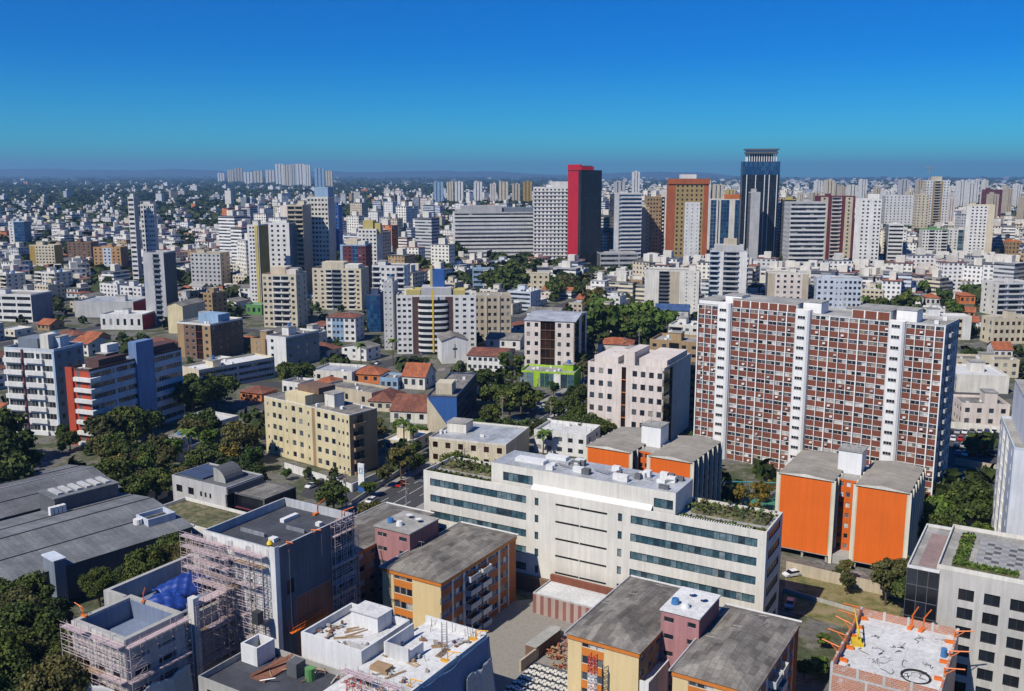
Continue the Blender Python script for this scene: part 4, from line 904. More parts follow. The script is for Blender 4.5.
# --- white roof slab under construction, bottom centre
def centre_site():
    o = P(350, 610, 16); c, s_ = math.cos(R(YAW)), math.sin(R(YAW)); wp = lambda x, y: (o.x+c*x-s_*y, o.y+s_*x+c*y); h = 16
    o2 = wp(12.6, -21); B = Bld('unfinished_building', 'half-built block with bright white roof slab and blue netting, bottom centre', 'building site', o2, YAW, 12.2, 26, h-1, floors=5, short='the white roof site')
    cm = wall((.6,.6,.6), .9, .35); e = wall((.74,.74,.73), .9, .22)
    B.facade('F', 'w1:conc:3', n=5, real=False); B.facade('R', 'w1:conc:6', n=5, real=False); B.facade('L', 'w1:conc:6', n=5, real=False); B.facade('K', 'k1:conc')
    m = MB(); m.face([(0, 0, h-1), (12.2, 0, h-1), (12.2, 26, h-1), (0, 26, h-1)], roofmat('whiteroof')); m.build('roof', B.root)
    m = MB()
    for x0, x1, y0, y1, z1 in ((.002, 12.198, 25.7, 25.998, h+.2), (11.9, 12.198, 0.3, 25.7, h-.1)): m.box(x0, x1, y0, y1, h-.99, z1, e, False)
    m.build('parapet', B.root)
    m = MB(); m.box(1.2, 1.5, 13, 20.5, h-.98, h+1.4, e); m.box(1.51, 6, 13, 13.3, h-.98, h+1.4, cm); m.box(5.7, 6, 13.31, 17, h-.98, h+.9, e); m.box(2, 5, 8.5, 10.5, h-.98, h-.3, WOOD); m.build('partition_wall', B.root)
    m = MB(); m.box(1.0, 12.1, 6.2, 6.5, h-.98, h-.2, cm); m.build('upstand', B.root); B.done()
    scaffold('scaffold', 'low guard scaffold across the near part of the white slab', wp(13.4, -16.6), YAW, 10.6, h-1, h+.9, group='pink steel scaffolds', seed=41, bay=1.5)
    B = Bld('unfinished_building', 'open-topped white walled storey left of the white roof slab', 'building site', wp(0, -12), YAW, 12.58, 12.4, 17.2, floors=5, short='the open white storey')
    for f_ in 'FRKL': B.q(B.fr(f_), 0, B.fr(f_)[3], 0, 17.2, e)
    m = MB(); t = .35
    for x0, x1, y0, y1 in ((0.002, 12.578, 0.002, t), (0.002, 12.578, 12.4-t, 12.398), (.002, t, t, 12.4-t), (12.58-t, 12.578, t, 12.4-t)): m.box(x0, x1, y0, y1, 15.8, 17.21, e, False)
    m.build('parapet', B.root); m = MB(); m.box(t, 12.2, t, 12.0, 15.4, 15.8, roofmat('whiteroof')); m.build('roof', B.root)
    m = MB(); m.box(3.6, 9.2, 8.2, 11.9, 15.81, 18.4, e); m.box(3.4, 9.4, 8.0, 12.1, 18.402, 18.6, roofmat('whiteroof')); m.build('penthouse', B.root)
    m = MB(); m.box(8, 12.1, 2.0, 2.3, 15.81, 16.9, cm); m.build('partition_wall', B.root); B.done()
    B = Bld('unfinished_building', 'grey low concrete level between the tower and the white storey', 'building site', wp(-9.5, -25), YAW, 21.9, 12.8, 12, floors=4, short='the low concrete level')
    for f_ in 'FRKL': B.facade(f_, 'w1:conc:4', n=4, real=False)
    B.top('shadedark', 'conc', 1.0, boxes=0, junk=False)  # dark roof colour stands in for shade over this low level
    m = MB(); 
    for q_ in ((1.0, 4.6, 8.0, 8.35), (1.0, 4.6, 11.6, 11.95), (1.0, 1.35, 8.36, 11.59), (4.25, 4.6, 8.36, 11.59)): m.box(*q_, 12.01, 15.2, e)
    m.build('open_shaft', B.root); m = MB(); m.box(6, 9.2, 5, 12, 12.02, 12.3, RAWB); m.bar((6.2, 5, 12.4), (8.5, 12, 13.4), .3, RAWB); m.build('ramp', B.root); m = MB(); m.box(10.5, 12.6, 8.5, 10.6, 12.02, 14.4, W('dgrey')); m.cyl(14.5, 9.5, .8, 12.02, 14, W('green'), 12); m.build('site_hut', B.root)
    rs = random.Random(51)
    for k in range(16): m = MB(); x, y = rs.uniform(5.5, 21), rs.uniform(1, 12); L = rs.uniform(1.5, 4); a_ = rs.uniform(0, 3.1); m.bar((x, y, 12.2), (x+L*math.cos(a_), y+L*math.sin(a_), 12.3+rs.random()*.8), .1, [WOOD, WHITE, RAWB][k % 3]); m.build('timber', B.root)
    B.done()
    r = empty('ladder', (*wp(20.5, -1.5), h-1), R(YAW+40), 'steel trestle ladder standing on the white slab', 'ladder'); m = MB()
    for x in (0, .8):
        m.bar((x, 0, 0), (x, .9, 4.2), .06, STEEL); m.bar((x, 1.9, 0), (x, .95, 4.2), .06, STEEL)
    m.build('stile', r); m = MB()
    for k in range(10): m.bar((0, .09*k+.05, .4*k+.25), (.8, .09*k+.05, .4*k+.25), .05, STEEL)
    m.build('rung', r)
    rs = random.Random(14)
    for k in range(24):
        x, y, zz = (rs.uniform(13.4, 23), rs.uniform(-19, 4), h-1) if k % 3 else (rs.uniform(1, 11.5), rs.uniform(-11, -4.5), 15.8); p = wp(x, y); m = MB()
        for q_ in range(rs.randint(2, 6)): a, b_ = rs.uniform(-.8, .8), rs.uniform(-.8, .8); m.box(a, a+rs.uniform(.2, .9), b_, b_+rs.uniform(.2, .6), q_*.06, q_*.06+rs.uniform(.1, .5), [WOOD, W('conc'), RAWB, W('grey')][(k+q_) % 4])
        m.build('rubble_pile', loc=(p[0], p[1], zz), rz=rs.uniform(0, 3), label='small heap of rubble and blocks on the white building site roofs', cat='rubble', group='rubble heaps on the white slab')
    rs = random.Random(12)
    for k in range(11):
        m = MB(); zz = h-1
        x, y = (rs.uniform(1.5, 8), rs.uniform(-10, -5)) if k < 5 else (rs.uniform(14, 22), rs.uniform(-18, 3)); p = wp(x, y); zz = 15.8 if k < 5 else h-1
        L = rs.uniform(2, 5); a = rs.uniform(0, 3)
        for q_ in range(rs.randint(2, 5)): m.bar((0, q_*.22, .08+.1*(q_ % 2)), (L, q_*.24+rs.uniform(-.3, .3), .1), .09, WOOD)
        m.build('plank_pile', loc=(p[0], p[1], zz), rz=a, label='loose timber planks lying on the white building site roofs', cat='planks', group='plank piles on the white slab')
    for k in range(14):
        p = wp(rs.uniform(13.2, 24), 4.0 if k < 6 else rs.uniform(-20, 4)); m = MB()
        m.bar((0, 0, 0), (rs.uniform(-.4, .4), rs.uniform(-.4, .4), rs.uniform(1.2, 2.6)), .05, STEEL); m.bar((0, 0, .9), (rs.uniform(-.9, .9), .3, 1.0), .04, STEEL)
        m.build('steel_prop', loc=(p[0], p[1], h-1), label='thin steel prop standing on the white roof slab', cat='prop', group='steel props on the white slab')
    for i, (x, y, rz, lab) in enumerate(((23.6, 3.6, 0, 'yellow davit at the back right corner of the white slab'), (23.6, -4.5, 0, 'yellow davit halfway along the blue netted edge'), (23.6, -14, -10, 'yellow davit at the near end of the blue netted edge'))):
        p = wp(x, y); davit(lab, p[0], p[1], h-1, R(YAW+rz), mat=flat('amber_paint', (.72,.36,.03), .5), s=1.0)
    r = empty('hose_reel', (*wp(16.5, -18.5), h-1), 0, 'round red steel frame standing on the white slab near the frame bottom', 'reel'); m = MB()
    for k in range(16):
        a, b_ = 2*math.pi*k/16, 2*math.pi*(k+1)/16
        for z in (.2, 1.5): m.bar((1.1*math.cos(a), 1.1*math.sin(a), z), (1.1*math.cos(b_), 1.1*math.sin(b_), z), .06, REDP)
        if k % 2 == 0: m.bar((1.1*math.cos(a), 1.1*math.sin(a), 0), (1.1*math.cos(a), 1.1*math.sin(a), 1.5), .05, REDP)
    m.build('reel_frame', r)
    bn = flat('blue_netting', (.08,.16,.31), .7); p = wp(25.0, -20.5)
    net(p, R(YAW+90), 25.3, 3, h-.3, 'blue safety net draped down the shaded side of the white slab', bn, 2.6, 5)
    p = wp(25.9, -3.5); net(p, R(YAW+90), 7.6, 0.5, h-3.5, 'grey mesh net bulging over the blue net', flat('grey_netting', (.30,.34,.38), .8), 1.5, 6)
centre_site()

# --- brick-edged roof slab under construction, bottom right
def right_site():
    o = P(860, 610, 16); c, s_ = math.cos(R(YAW)), math.sin(R(YAW)); wp = lambda x, y: (o.x+c*x-s_*y, o.y+s_*x+c*y); h = 16
    B = Bld('unfinished_building', 'half-built block with pale roof slab edged in orange brick infill, bottom right', 'building site', wp(0, -22), YAW, 15.6, 22.3, h-1, floors=5, short='the brick-edged site')
    m_, nt, n_, l_, b_ = newmat('hollow_brick'); tb = n_.new('ShaderNodeTexBrick'); sx_ = n_.new('ShaderNodeSeparateXYZ'); l_.new(coords(nt), sx_.inputs[0]); ax_ = n_.new('ShaderNodeMath'); l_.new(sx_.outputs[0], ax_.inputs[0]); l_.new(sx_.outputs[1], ax_.inputs[1]); cb_ = n_.new('ShaderNodeCombineXYZ'); l_.new(ax_.outputs[0], cb_.inputs[0]); l_.new(sx_.outputs[2], cb_.inputs[1]); l_.new(cb_.outputs[0], tb.inputs['Vector'])
    for k_, c_ in (('Color1', (.55,.19,.08)), ('Color2', (.42,.13,.06)), ('Mortar', (.42,.36,.32))): tb.inputs[k_].default_value = (*c_, 1)
    tb.inputs['Scale'].default_value = 1; tb.inputs['Brick Width'].default_value = .6; tb.inputs['Row Height'].default_value = .3; tb.inputs['Mortar Size'].default_value = .05
    sm_ = ramp(nt, noise(nt, coords(nt), .9, 5, .7), [(.56, (0, 0, 0)), (.66, (1, 1, 1))]); l_.new(mixrgb(nt, tb.outputs[0], (.50, .44, .40), sm_, 'MIX'), b_.inputs['Base Color']); br = m_
    cm = wall((.58,.58,.56), .9, .35)
    for f_ in 'FRKL':
        fr = B.fr(f_); L = fr[3]
        for f in range(5):
            z = f*3.; B.q(fr, 0, L, z+2.6, z+3, cm, .0); k = max(2, round(L/4.5))
            for q_ in range(k): B.q(fr, L*q_/k+.3, L*(q_+1)/k, z, z+2.6, br); B.q(fr, L*q_/k, L*q_/k+.3, z, z+2.6, cm)
    m = MB(); m.face([(0, 0, h-1), (15.6, 0, h-1), (15.6, 22.3, h-1), (0, 22.3, h-1)], roofmat('slab')); m.build('roof', B.root)
    m = MB(); t = .3
    for i, (x0, x1, y0, y1) in enumerate(((.002, 15.598, .002, t), (.002, 15.598, 22.3-t, 22.298), (.002, t, t, 22.3-t), (15.6-t, 15.598, t, 22.3-t))):
        m.box(x0, x1, y0, y1, h-.99, h+.35, br, False); L = max(x1-x0, y1-y0); k = round(L/3.8)
        for q_ in range(k+1):
            if x1-x0 > 1: u = x0+(x1-x0-.4)*q_/k; m.box(u, u+.4, y0-.03, y1+.03, h-.98, h+.5, cm, False)
            else: u = y0+(y1-y0-.4)*q_/k; m.box(x0-.03, x1+.03, u, u+.4, h-.98, h+.5, cm, False)
    m.build('parapet', B.root); B.done(); z = h-1
    specs = [(.2, 20.5, 200), (.2, 17, 190), (.3, 13.5, 170), (.3, 9, 185), (.3, 4.5, 175), (8.4, 22.0, 80), (10.2, 22.0, 75), (15.2, 19.5, 10), (15.3, 12, 5), (15.3, 6, 0)]
    words = ['back left corner', 'left edge near the back', 'left edge beside the yellow mast', 'middle of the left edge', 'near end of the left edge', 'middle of the back edge', 'back edge right of its twin', 'back right corner', 'middle of the right edge', 'near end of the right edge']
    for (x, y, a), wd in zip(specs, words):
        p = wp(x, y-22); davit('orange davit at the %s of the brick-edged slab' % wd, p[0], p[1], z, R(YAW+a), s=1.15)
    p = wp(1.8, -11); r = empty('mini_crane', (p[0], p[1], z), R(YAW+110), 'small yellow roof crane at the left edge of the brick-edged slab', 'crane')
    m = MB(); m.box(-.8, .8, -.9, .9, 0, .9, YELLOWP); m.build('base', r); m = MB(); m.bar((0, 0, .9), (0, 0, 3.0), .18, YELLOWP); m.bar((0, 0, 2.8), (4.2, 0, 4.2), .16, YELLOWP, 4, .09); m.bar((0, 0, 2.8), (-1.8, 0, 2.2), .16, YELLOWP); m.build('boom', r)
    p = wp(11.5, -17); m = MB()
    for j in range(3):
        for k in range(22):
            a, b_ = 2*math.pi*k/22, 2*math.pi*(k+1)/22; rr = 1.9+.12*j; m.bar((rr*math.cos(a), rr*math.sin(a), .08+.06*j), (rr*math.cos(b_), rr*math.sin(b_), .08+.06*j), .06, RUBBER, 6)
    m.build('hose', loc=(p[0], p[1], z), label='coil of black hose on the brick-edged roof slab', cat='hose')
    rs = random.Random(3)
    for k in range(30):
        p = wp(rs.uniform(2, 14), rs.uniform(-20, -2)); m = MB(); e = Vector((0, 0, .05))
        for q_ in range(6): e2 = e+Vector((rs.uniform(-.8, .8), rs.uniform(-.8, .8), 0)); m.bar(e, e2, .05, RUBBER if k % 2 else STEEL); e = e2
        m.build('rebar_offcuts', loc=(p[0], p[1], z), label='small tangle of dark bars on the brick-edged slab', cat='rebar', group='rebar tangles on the pale slab')
    p = wp(14.3, -8); r = empty('barrel', (p[0], p[1], z), 0, 'blue barrel by the right edge of the brick-edged slab', 'barrel'); m = MB(); m.cyl(0, 0, .5, 0, 1.4, TANKB, 14, .45); m.build('drum', r)
right_site()

# --- grey concrete block with square windows and dark glass corner, bottom right
def grey_block():
    o = P(937, 568, 24); B = Bld('office_block', 'bare concrete office block with square windows and planted roof, bottom right', 'office building', (o.x, o.y), YAW, 30, 22, 24, floors=7, short='the concrete office')
    m = wall((.55,.53,.49), .85, .3); fr = B.fr('F'); n = 6; fh = 3.35
    op = []
    for r_ in range(7):
        for k in range(6):
            u = 3.6+k*3.9; z = 24-4.9-r_*fh+(.0); 
            if z > .3: op.append((u, u+2.4, z, z+2.1))
    us = sorted({0, 30}|{q_[0] for q_ in op}|{q_[1] for q_ in op}); zs = sorted({0, 24}|{q_[2] for q_ in op}|{q_[3] for q_ in op})
    for i in range(len(us)-1):
        for j in range(len(zs)-1):
            if any(q_[0] < (us[i]+us[i+1])/2 < q_[1] and q_[2] < (zs[j]+zs[j+1])/2 < q_[3] for q_ in op): continue
            B.q(fr, us[i], us[i+1], zs[j], zs[j+1], m)
    for q_ in op: B.hole(fr, *q_, .35, m); B.window(fr, 'F', (q_[0]+q_[1])/2, q_[2], q_[1]-q_[0], q_[3]-q_[2], .3, 'd')
    for f_ in 'RKL': B.facade(f_, 'w1:conc:5', real=False)
    B.top('concrete', 'offw', .7, boxes=0, junk=False)
    g = MB(); g.box(2.0, 12, 2.2, 4, 24.01, 24.3, roofmat('garden')); g.box(2.0, 4.2, 4.01, 19, 24.01, 24.3, roofmat('garden')); g.build('roof_garden_bed', B.root)
    g = MB(); g.box(5.2, 26, 5, 17, 24.01, 24.3, W('conc'))
    for i_ in range(17):
        for j_ in range(10):
            if (i_+j_) % 2: g.box(5.3+i_*1.2, 6.45+i_*1.2, 5.1+j_*1.2, 6.25+j_*1.2, 24.302, 24.36, W('dgrey' if (i_*j_) % 3 else 'grey'))
    g.build('paver', None) if False else None; g.build('paved_terrace', B.root)
    g = MB(); g.box(13, 27, 18, 21.5, 24.01, 26.3, W('offw')); g.build('roof_screen_wall', B.root); g = MB(); g.box(16.5, 26, 2, 4.5, 24.01, 26.5, W('white')); g.build('lift_house', B.root)
    rs = random.Random(8); v = MB()
    for k in range(900):
        x, y = (rs.uniform(2.1, 12), rs.uniform(2.3, 4)) if k % 2 else (rs.uniform(2.1, 4.1), rs.uniform(4, 19)); s2 = rs.uniform(.1, .22); zz = 24.3+rs.random()**3*.5
        nv = Vector((rs.uniform(-1, 1), rs.uniform(-1, 1), rs.uniform(.1, 1))).normalized(); p = nv.orthogonal()*s2; q_ = nv.cross(p); c0 = Vector((x, y, zz)); v.face([c0-p-q_, c0+p-q_, c0+p+q_, c0-p+q_], LEAF3)
    v.build('planting', B.root, kind='stuff'); B.done()
    c, s_ = math.cos(R(YAW)), math.sin(R(YAW)); B = Bld('glass_block', 'black glass curtain-wall block joined to the concrete office', 'office building', (o.x-5.2*c-.0+.6*s_*-1, o.y-5.2*s_-.6*c), YAW, 5.15, 23, 23.2, floors=8, short='the black glass block')
    B.facade('F', 'g1:dgrey:3:d'); B.facade('L', 'g1:dgrey:10:d'); B.facade('R', 'k1:dgrey'); B.facade('K', 'k1:dgrey'); B.top('concrete', 'white', .5, boxes=0, junk=False)
    g = MB(); g.box(1.5, 4.2, 2, 19, 23.21, 23.3, wall((.34,.24,.22))); g.build('terrace_paving', B.root); B.done()
grey_block()

# --- right edge tower, grey halls, modern block
def edge_tower():
    o, w, d, h = place(1014, 450, 1001, 1080, -22, 'L', h=32, w=24)
    C['edgew'] = (.74,.76,.80); B = Bld('apartment_tower', 'tall blue-white tower cut by the right edge of the picture', 'apartment tower', o, -22, w, d, h, floors=10, short='the right edge tower')
    B.facade('F', 'k5:edgew w2:edgew'); B.facade('L', 'w1:edgew:1 v.8:white:1:t k.4:bwhite v.8:white:1:t k.4:bwhite w1:bwhite:1'); B.facade('R', 'w1:bwhite:5', real=False); B.facade('K', 'w1:bwhite:5', real=False)
    B.top('concrete', 'bwhite', .6, boxes=0); m = MB(); m.box(2.2, w, 2.5, d, h+.01, h+9.5, W('edgew')); m.build('upper_storeys', B.root); m = MB(); m.box(2.1, w+.1, 2.4, d+.1, h+9.51, h+9.8, roofmat('concrete')); m.build('roof', B.root)
    B.done()
edge_tower()
def halls():
    o = P(0, 585, 8)
    c, s_ = math.cos(R(YAW)), math.sin(R(YAW)); wp = lambda x, y: (o.x+c*x-s_*y, o.y+s_*x+c*y)
    # main hall: long axis along the avenue side
    # local axes 48 deg: x along the eaves
    a = math.atan2(213.7-180.9, -75.8+103.8)      # eaves direction
    yaw = math.degrees(a); ux, uy = math.cos(a), math.sin(a); p0 = (o.x-ux*30, o.y-uy*30)
    B = Bld('warehouse', 'wide grey sheet-roofed hall on the left with a lit plain roof slope', 'warehouse', p0, yaw, 73, 37, 8, floors=2, short='the big grey hall', sep=False)
    for f in 'FRKL': B.facade(f, 'k1:dgrey', real=False)
    B.gable('shed', 2.6, .6, 'x', wallc='dgrey')
    m = MB(); 
    for k, (x0, x1) in enumerate(((57, 71),)):
        m.box(x0-2, x1, 30.5, 39, 6, 12.4, W('dgrey')); m.box(x0-2.3, x1+.3, 30.2, 39.3, 12.41, 12.7, roofmat('shed'))
    m.build('clerestory', B.root); m = MB()
    for k in range(6): m.box(56.5+k*2.4, 57.8+k*2.4, 32, 37.5, 12.72, 13.2, W('lgrey'))
    m.build('skylight', B.root)
    for yy in (9.2, 18.5, 27.8):
        m = MB(); zz = 8+2.6*(1-abs(yy-18.5)/18.5)+.16; m.box(-.5, 73.5, yy-.12, yy+.12, zz-.02, zz+.12, W('black')); m.build('roof_seam', B.root)
    m = MB(); m.box(73.3, 73.65, -.6, 18.5, 8.0, 8.3, W('lgrey')); m.build('gutter', B.root)
    for k in range(4):
        m = MB(); m.box(53+k*1.0, 53.8+k*1.0, 28.6, 29.8, 9.0, 11.2, WHITE); m.build('air_unit', B.root)
    m = MB(); x0, x1, y0, y1 = 65, 72, 5, 10.5
    for q_ in ((x0, x1, y0, y0+.3), (x0, x1, y1-.3, y1), (x0, x0+.3, y0+.3, y1-.3), (x1-.3, x1, y0+.3, y1-.3)): m.box(q_[0], q_[1], q_[2], q_[3], 8.2, 10.6, W('bwhite'))
    m.box(x0+.31, x1-.31, y0+.31, y1-.31, 8.3, 9.4, W('dgrey')); m.build('plant_enclosure', B.root)
    m = MB(); m.cyl(64, 8, 1.0, 9.2, 10.4, WHITE, 14, 1.0); m.build('water_tank', B.root)
    m = MB(); m.box(39.5, 41.8, -3.5, 1.8, 0, 10.8, W('slate')); m.box(39.3, 42, -3.7, 2, 10.81, 11.1, W('bwhite')); m.build('buttress', B.root)
    B.done()
    q0 = (p0[0]-uy*40, p0[1]+ux*40)
    B = Bld('warehouse', 'second grey hall with ribbed darker roof behind the first, far left', 'warehouse', (q0[0]-ux*8, q0[1]-uy*8), yaw, 84, 30, 8, floors=2, short='the rear grey hall', sep=False)
    for f in 'FRKL': B.facade(f, 'k1:dgrey', real=False)
    B.gable('darkmetal', 2.4, .5, 'x', wallc='dgrey')
    for yy in (7.5, 15., 22.5):
        m = MB(); zz = 8+2.4*(1-abs(yy-15)/15)+.16; m.box(-.4, 84.4, yy-.12, yy+.12, zz-.02, zz+.12, W('lgrey' if yy == 15 else 'black')); m.build('roof_seam', B.root)
    B.done()
halls()
def modern():
    o = P(172, 476, 9); B = Bld('office_building', 'low modern grey building with dark recessed glazing and curved roof fin', 'office building', (o.x, o.y), YAW, 21, 13, 9, floors=2, short='the low modern building', base=525)
    c, s_ = math.cos(R(YAW)), math.sin(R(YAW))
    fr = B.fr('F'); m = W('lgrey'); ops = [(1.5, 3.9, 5, 7), (6.2, 8.4, 5, 7), (10.8, 11.6, 5.2, 6.6), (12.6, 13.3, 5.2, 6.6), (14.4, 15.1, 5.2, 6.6)]
    us = sorted({0, 21}|{q_[0] for q_ in ops}|{q_[1] for q_ in ops}); zs = [0, 5, 5.2, 6.6, 7, 9]
    for i in range(len(us)-1):
        for j in range(5):
            if any(q_[0] < (us[i]+us[i+1])/2 < q_[1] and q_[2] < (zs[j]+zs[j+1])/2 < q_[3] for q_ in ops): continue
            B.q(fr, us[i], us[i+1], zs[j], zs[j+1], m)
    for q_ in ops: B.hole(fr, *q_, .25, m); B.window(fr, 'F', (q_[0]+q_[1])/2, q_[2], q_[1]-q_[0], q_[3]-q_[2], .2, 'd')
    B.facade('R', 'v1:dgrey:6:d', 0, 7.4, 2); B.fbox(B.fr('R'), 0, 13, 7.41, 9, .0, .5, W('dgrey')); B.facade('L', 'k1:lgrey'); B.facade('K', 'k1:lgrey')
    B.top('darkmetal', 'lgrey', .35, boxes=0, junk=False)
    m = MB(); m.box(.5, 10, 2, 6, 9.02, 9.5, W('navy')); m.box(.5, 10, 7, 11, 9.02, 9.5, W('navy')); m.build('solar_roof_panels', B.root)
    m = MB(); pts = [(14+4.5*math.cos(t), 9.0+3.8*math.sin(t)) for t in [math.pi*k/12 for k in range(7)]]+[(14, 9.0)]
    i = 0
    poly = [(x-14, z-9) for x, z in pts]
    for y0, y1 in ((3.0, 9.5),):
        f0 = [(13+p[0], y0, 9.02+p[1]) for p in poly]; f1 = [(13+p[0], y1, 9.02+p[1]) for p in poly]
        m.face(f0[::-1], W('conc')); m.face(f1, W('dgrey'))
        for k in range(len(poly)): j = (k+1) % len(poly); m.face([f0[k], f0[j], f1[j], f1[k]], W('dgrey' if k < 6 else 'conc'))
    m.build('roof_fin', B.root); B.done()
    # annex with the grey flat roof, right
    q_ = (o.x+c*21.6-s_*2, o.y+s_*21.6+c*2)
    B = Bld('annex', 'dark glazed annex on the right of the low modern building', 'annex', q_, YAW, 11, 11.5, 7.2, floors=2, short='the glazed annex', base=520)
    B.facade('F', 'v1:maroon:5:d'); B.facade('R', 'v1:dgrey:6:d'); B.facade('L', 'k1:lgrey'); B.facade('K', 'k1:lgrey'); B.top('fibre', 'dgrey', .5, boxes=0, junk=False); B.done()
    q_ = (o.x+c*5-s_*-13.5, o.y+s_*5+c*-13.5)
    B = Bld('garden_wall', 'low white podium wall with grass strip below the modern building', 'podium', q_, YAW, 29, 13.4, 3.2, floors=1, short='the white podium', base=530)
    for f in 'FRKL': B.facade(f, 'k1:white', real=False)
    B.top('garden', 'white', .8, boxes=0, junk=False); B.done()
modern()

# ------------------------------------------------------------------ catalogue of the buildings one can tell apart
def G(name, label, cat, short, x, yt, yb, xl, xr, mode, yaw, fz, sz, roof='concrete', rc='white', floors=None, w=None, d=None, h=None, par=.9, boxes=1, gable=None, hip=None, sep=None, gk='g', extra=None, pitch=1.8):
    o, w, d, h = place(x, yt, xl, xr, yaw, mode, yb=yb, h=h, w=w, d=d); dist = math.hypot(*o)
    sep = (dist < 520) if sep is None else sep
    B = Bld(name, label, cat, o, yaw, w, d, h, floors=floors, short=short, sep=sep, base=yb)
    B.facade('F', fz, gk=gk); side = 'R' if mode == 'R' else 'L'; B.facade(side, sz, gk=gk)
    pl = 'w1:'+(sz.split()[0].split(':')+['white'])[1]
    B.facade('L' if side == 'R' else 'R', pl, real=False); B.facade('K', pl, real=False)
    if gable: B.gable(roof, pitch, .4, gable, wallc=rc)
    elif hip: B.hip(roof, pitch, .5)
    else: B.top(roof, rc, par, boxes=boxes)
    if extra: extra(B, w, d, h)
    B.done(); return B
def box_on(kind, x0, x1, y0, y1, z0, z1, mat, share=True):
    def f(B, w, d, h):
        m = MB(); m.box(w*x0, w*x1, d*y0, d*y1, h+z0+.004, h+z1, W(mat) if isinstance(mat, str) else mat); m.build(kind, B.root)
    return f
def both(*fs):
    def f(B, w, d, h):
        for g in fs: g(B, w, d, h)
    return f
C['brown2'] = (.10,.05,.045); C['ochre2'] = (.50,.29,.13); C['gold'] = (.40,.29,.12)
TW, AB, OT, HS = 'apartment_tower', 'apartment_building', 'office_tower', 'house'
aT, aB, oT = 'apartment tower', 'apartment building', 'office tower'
# near left and centre
G(AB, 'cream walk-up block with taller stair core beside the white boundary wall', aB, 'the cream walk-up block', 351, 416, 476, 264, 377, 'R', -38, 's1:ycream:1 w1.6:ycream:2 s1:ycream:1 w2:ycream:2 s1:ycream:1 k.4:tan w1:ycream:1 w1.8:ycream:2 s1.6:ycream:3', 'k.3:tan b1:tan k1.2:tan', 'fibre', 'offw', 5, par=.3, extra=both(box_on('stair_core', .26, .50, .02, .7, 0, 3.2, 'ycream'), box_on('lift_house', .3, .55, .35, .95, 3.2, 5.2, 'brown')))
G('office_block', 'blue and beige office with a diagonal painted end wall', 'office building', 'the blue diagonal-wall office', 457, 398, 433, 427, 495, 'R', -8, 'k1:blue', 'r1:navy:1:d', 'fibre', 'navy', 4, par=.6, boxes=0, extra=lambda B, w, d, h: (
    (lambda m: (m.face([(0, -.012, 0), (w*.85, -.012, 0), (0, -.012, h)], W('cream')), m.build('painted_triangle', B.root)))(MB()), box_on('stair_house', .2, .75, .12, .3, 0, 4, 'cream')(B, w, d, h)))
G(AB, 'two-storey cream arcade building with pale metal roof behind the office garden', 'shop building', 'the arcade building', 506, 446, None, 429, 530, 'R', -20, 'w1:cream:6:n', 'k1:cream', 'metal', 'offw', 2, h=8, d=22, par=.5, boxes=1)
G(AB, 'pinkish white apartment block with stepped recesses left of the red slab', aB, 'the pinkish white block', 662, 371, 448, 588, 691, 'R', -27, 'w3:pinkw:3 k.8:pinkw v.5:terra:1:n k.5:pinkw w3.6:pinkw:4', 'v.8:brown:1:n k1:pinkw k.8:pinkw', 'concrete', 'pinkw', 6, extra=both(box_on('lift_house', .44, .58, .1, .6, 0, 4.8, 'pinkw'), box_on('penthouse', .62, .98, .15, .9, 0, 2.6, 'pinkw'), box_on('penthouse', .02, .34, .15, .8, 0, 2.2, 'pinkw')))
G('office_block', 'white office block with brown glass strips and grey pitched roof', 'office building', 'the brown-striped white block', 574.5, 322, 369, 524.5, 587, 'R', -14, 'w2.2:pinkw:2 v2:brown:3:n w2.4:pinkw:2 k.3:pinkw', 'v1:brown:1:n k.6:pinkw v1:brown:1:n k.4:pinkw', 'metal', 'pinkw', 5, gable='x')
def curved(B, w, d, h):
    m = W('white'); n = 10
    for f in range(n-1):
        z = (f+.5)*h/n; mb = MB(); pts = []
        for k in range(13):
            t = math.pi*k/12; pts.append((w*.46+w*.19*math.cos(t), -2.6*math.sin(t)-.01))
        mb.prism(pts[::-1] if False else [(p[0], p[1]) for p in pts[::-1]], z, z+1.15, m); mb.build('curved_balcony', B.root)
        mb = MB(); q_ = [((p[0]-w*.46)*.93+w*.46, p[1]*.9-.012) for p in pts[::-1]]; mb.prism(q_, z+1.152, z+h/n-.002, DARKG); mb.build('bay_window', B.root)
    mb = MB(); mb.box(w*.45, w*.47, -2.85, -2.6, 1, h+4, YELLOWP); mb.build('yellow_fin', B.root)
    box_on('penthouse', .12, .30, .1, .8, 0, 3.2, 'yellow')(B, w, d, h); box_on('penthouse', .70, .86, .1, .8, 0, 3.0, 'yellow')(B, w, d, h)
    box_on('penthouse', .31, .69, .05, .9, 0, 4.4, 'lgrey')(B, w, d, h); box_on('lift_house', .45, .6, .3, .7, 4.4, 13, 'blue')(B, w, d, h)
    box_on('lift_house', .42, .4499, .3, .5, 4.4, 15, 'yellow')(B, w, d, h)
G(TW, 'white rounded-front apartment tower with yellow penthouses and central fin', aT, 'the yellow-topped rounded tower', 397.5, 297, 354, 390, 476, 'L', 2, 'w2.2:white:3 k1:brown2 k3.6:lgrey k1.1:brown2 w3.2:white:3', 'w1:white:3', 'concrete', 'white', 10, d=18, extra=curved)
G(AB, 'beige six-storey block with flat projecting roof behind the rounded tower', aB, 'the beige flat-roofed block', 474, 297, 340, 468, 511, 'L', 4, 'w2:beige:2 p.3:cream w2:beige:2 p.3:cream w2:beige:2', 'k1:beige', 'concrete', 'beige', 6, d=14, boxes=0)
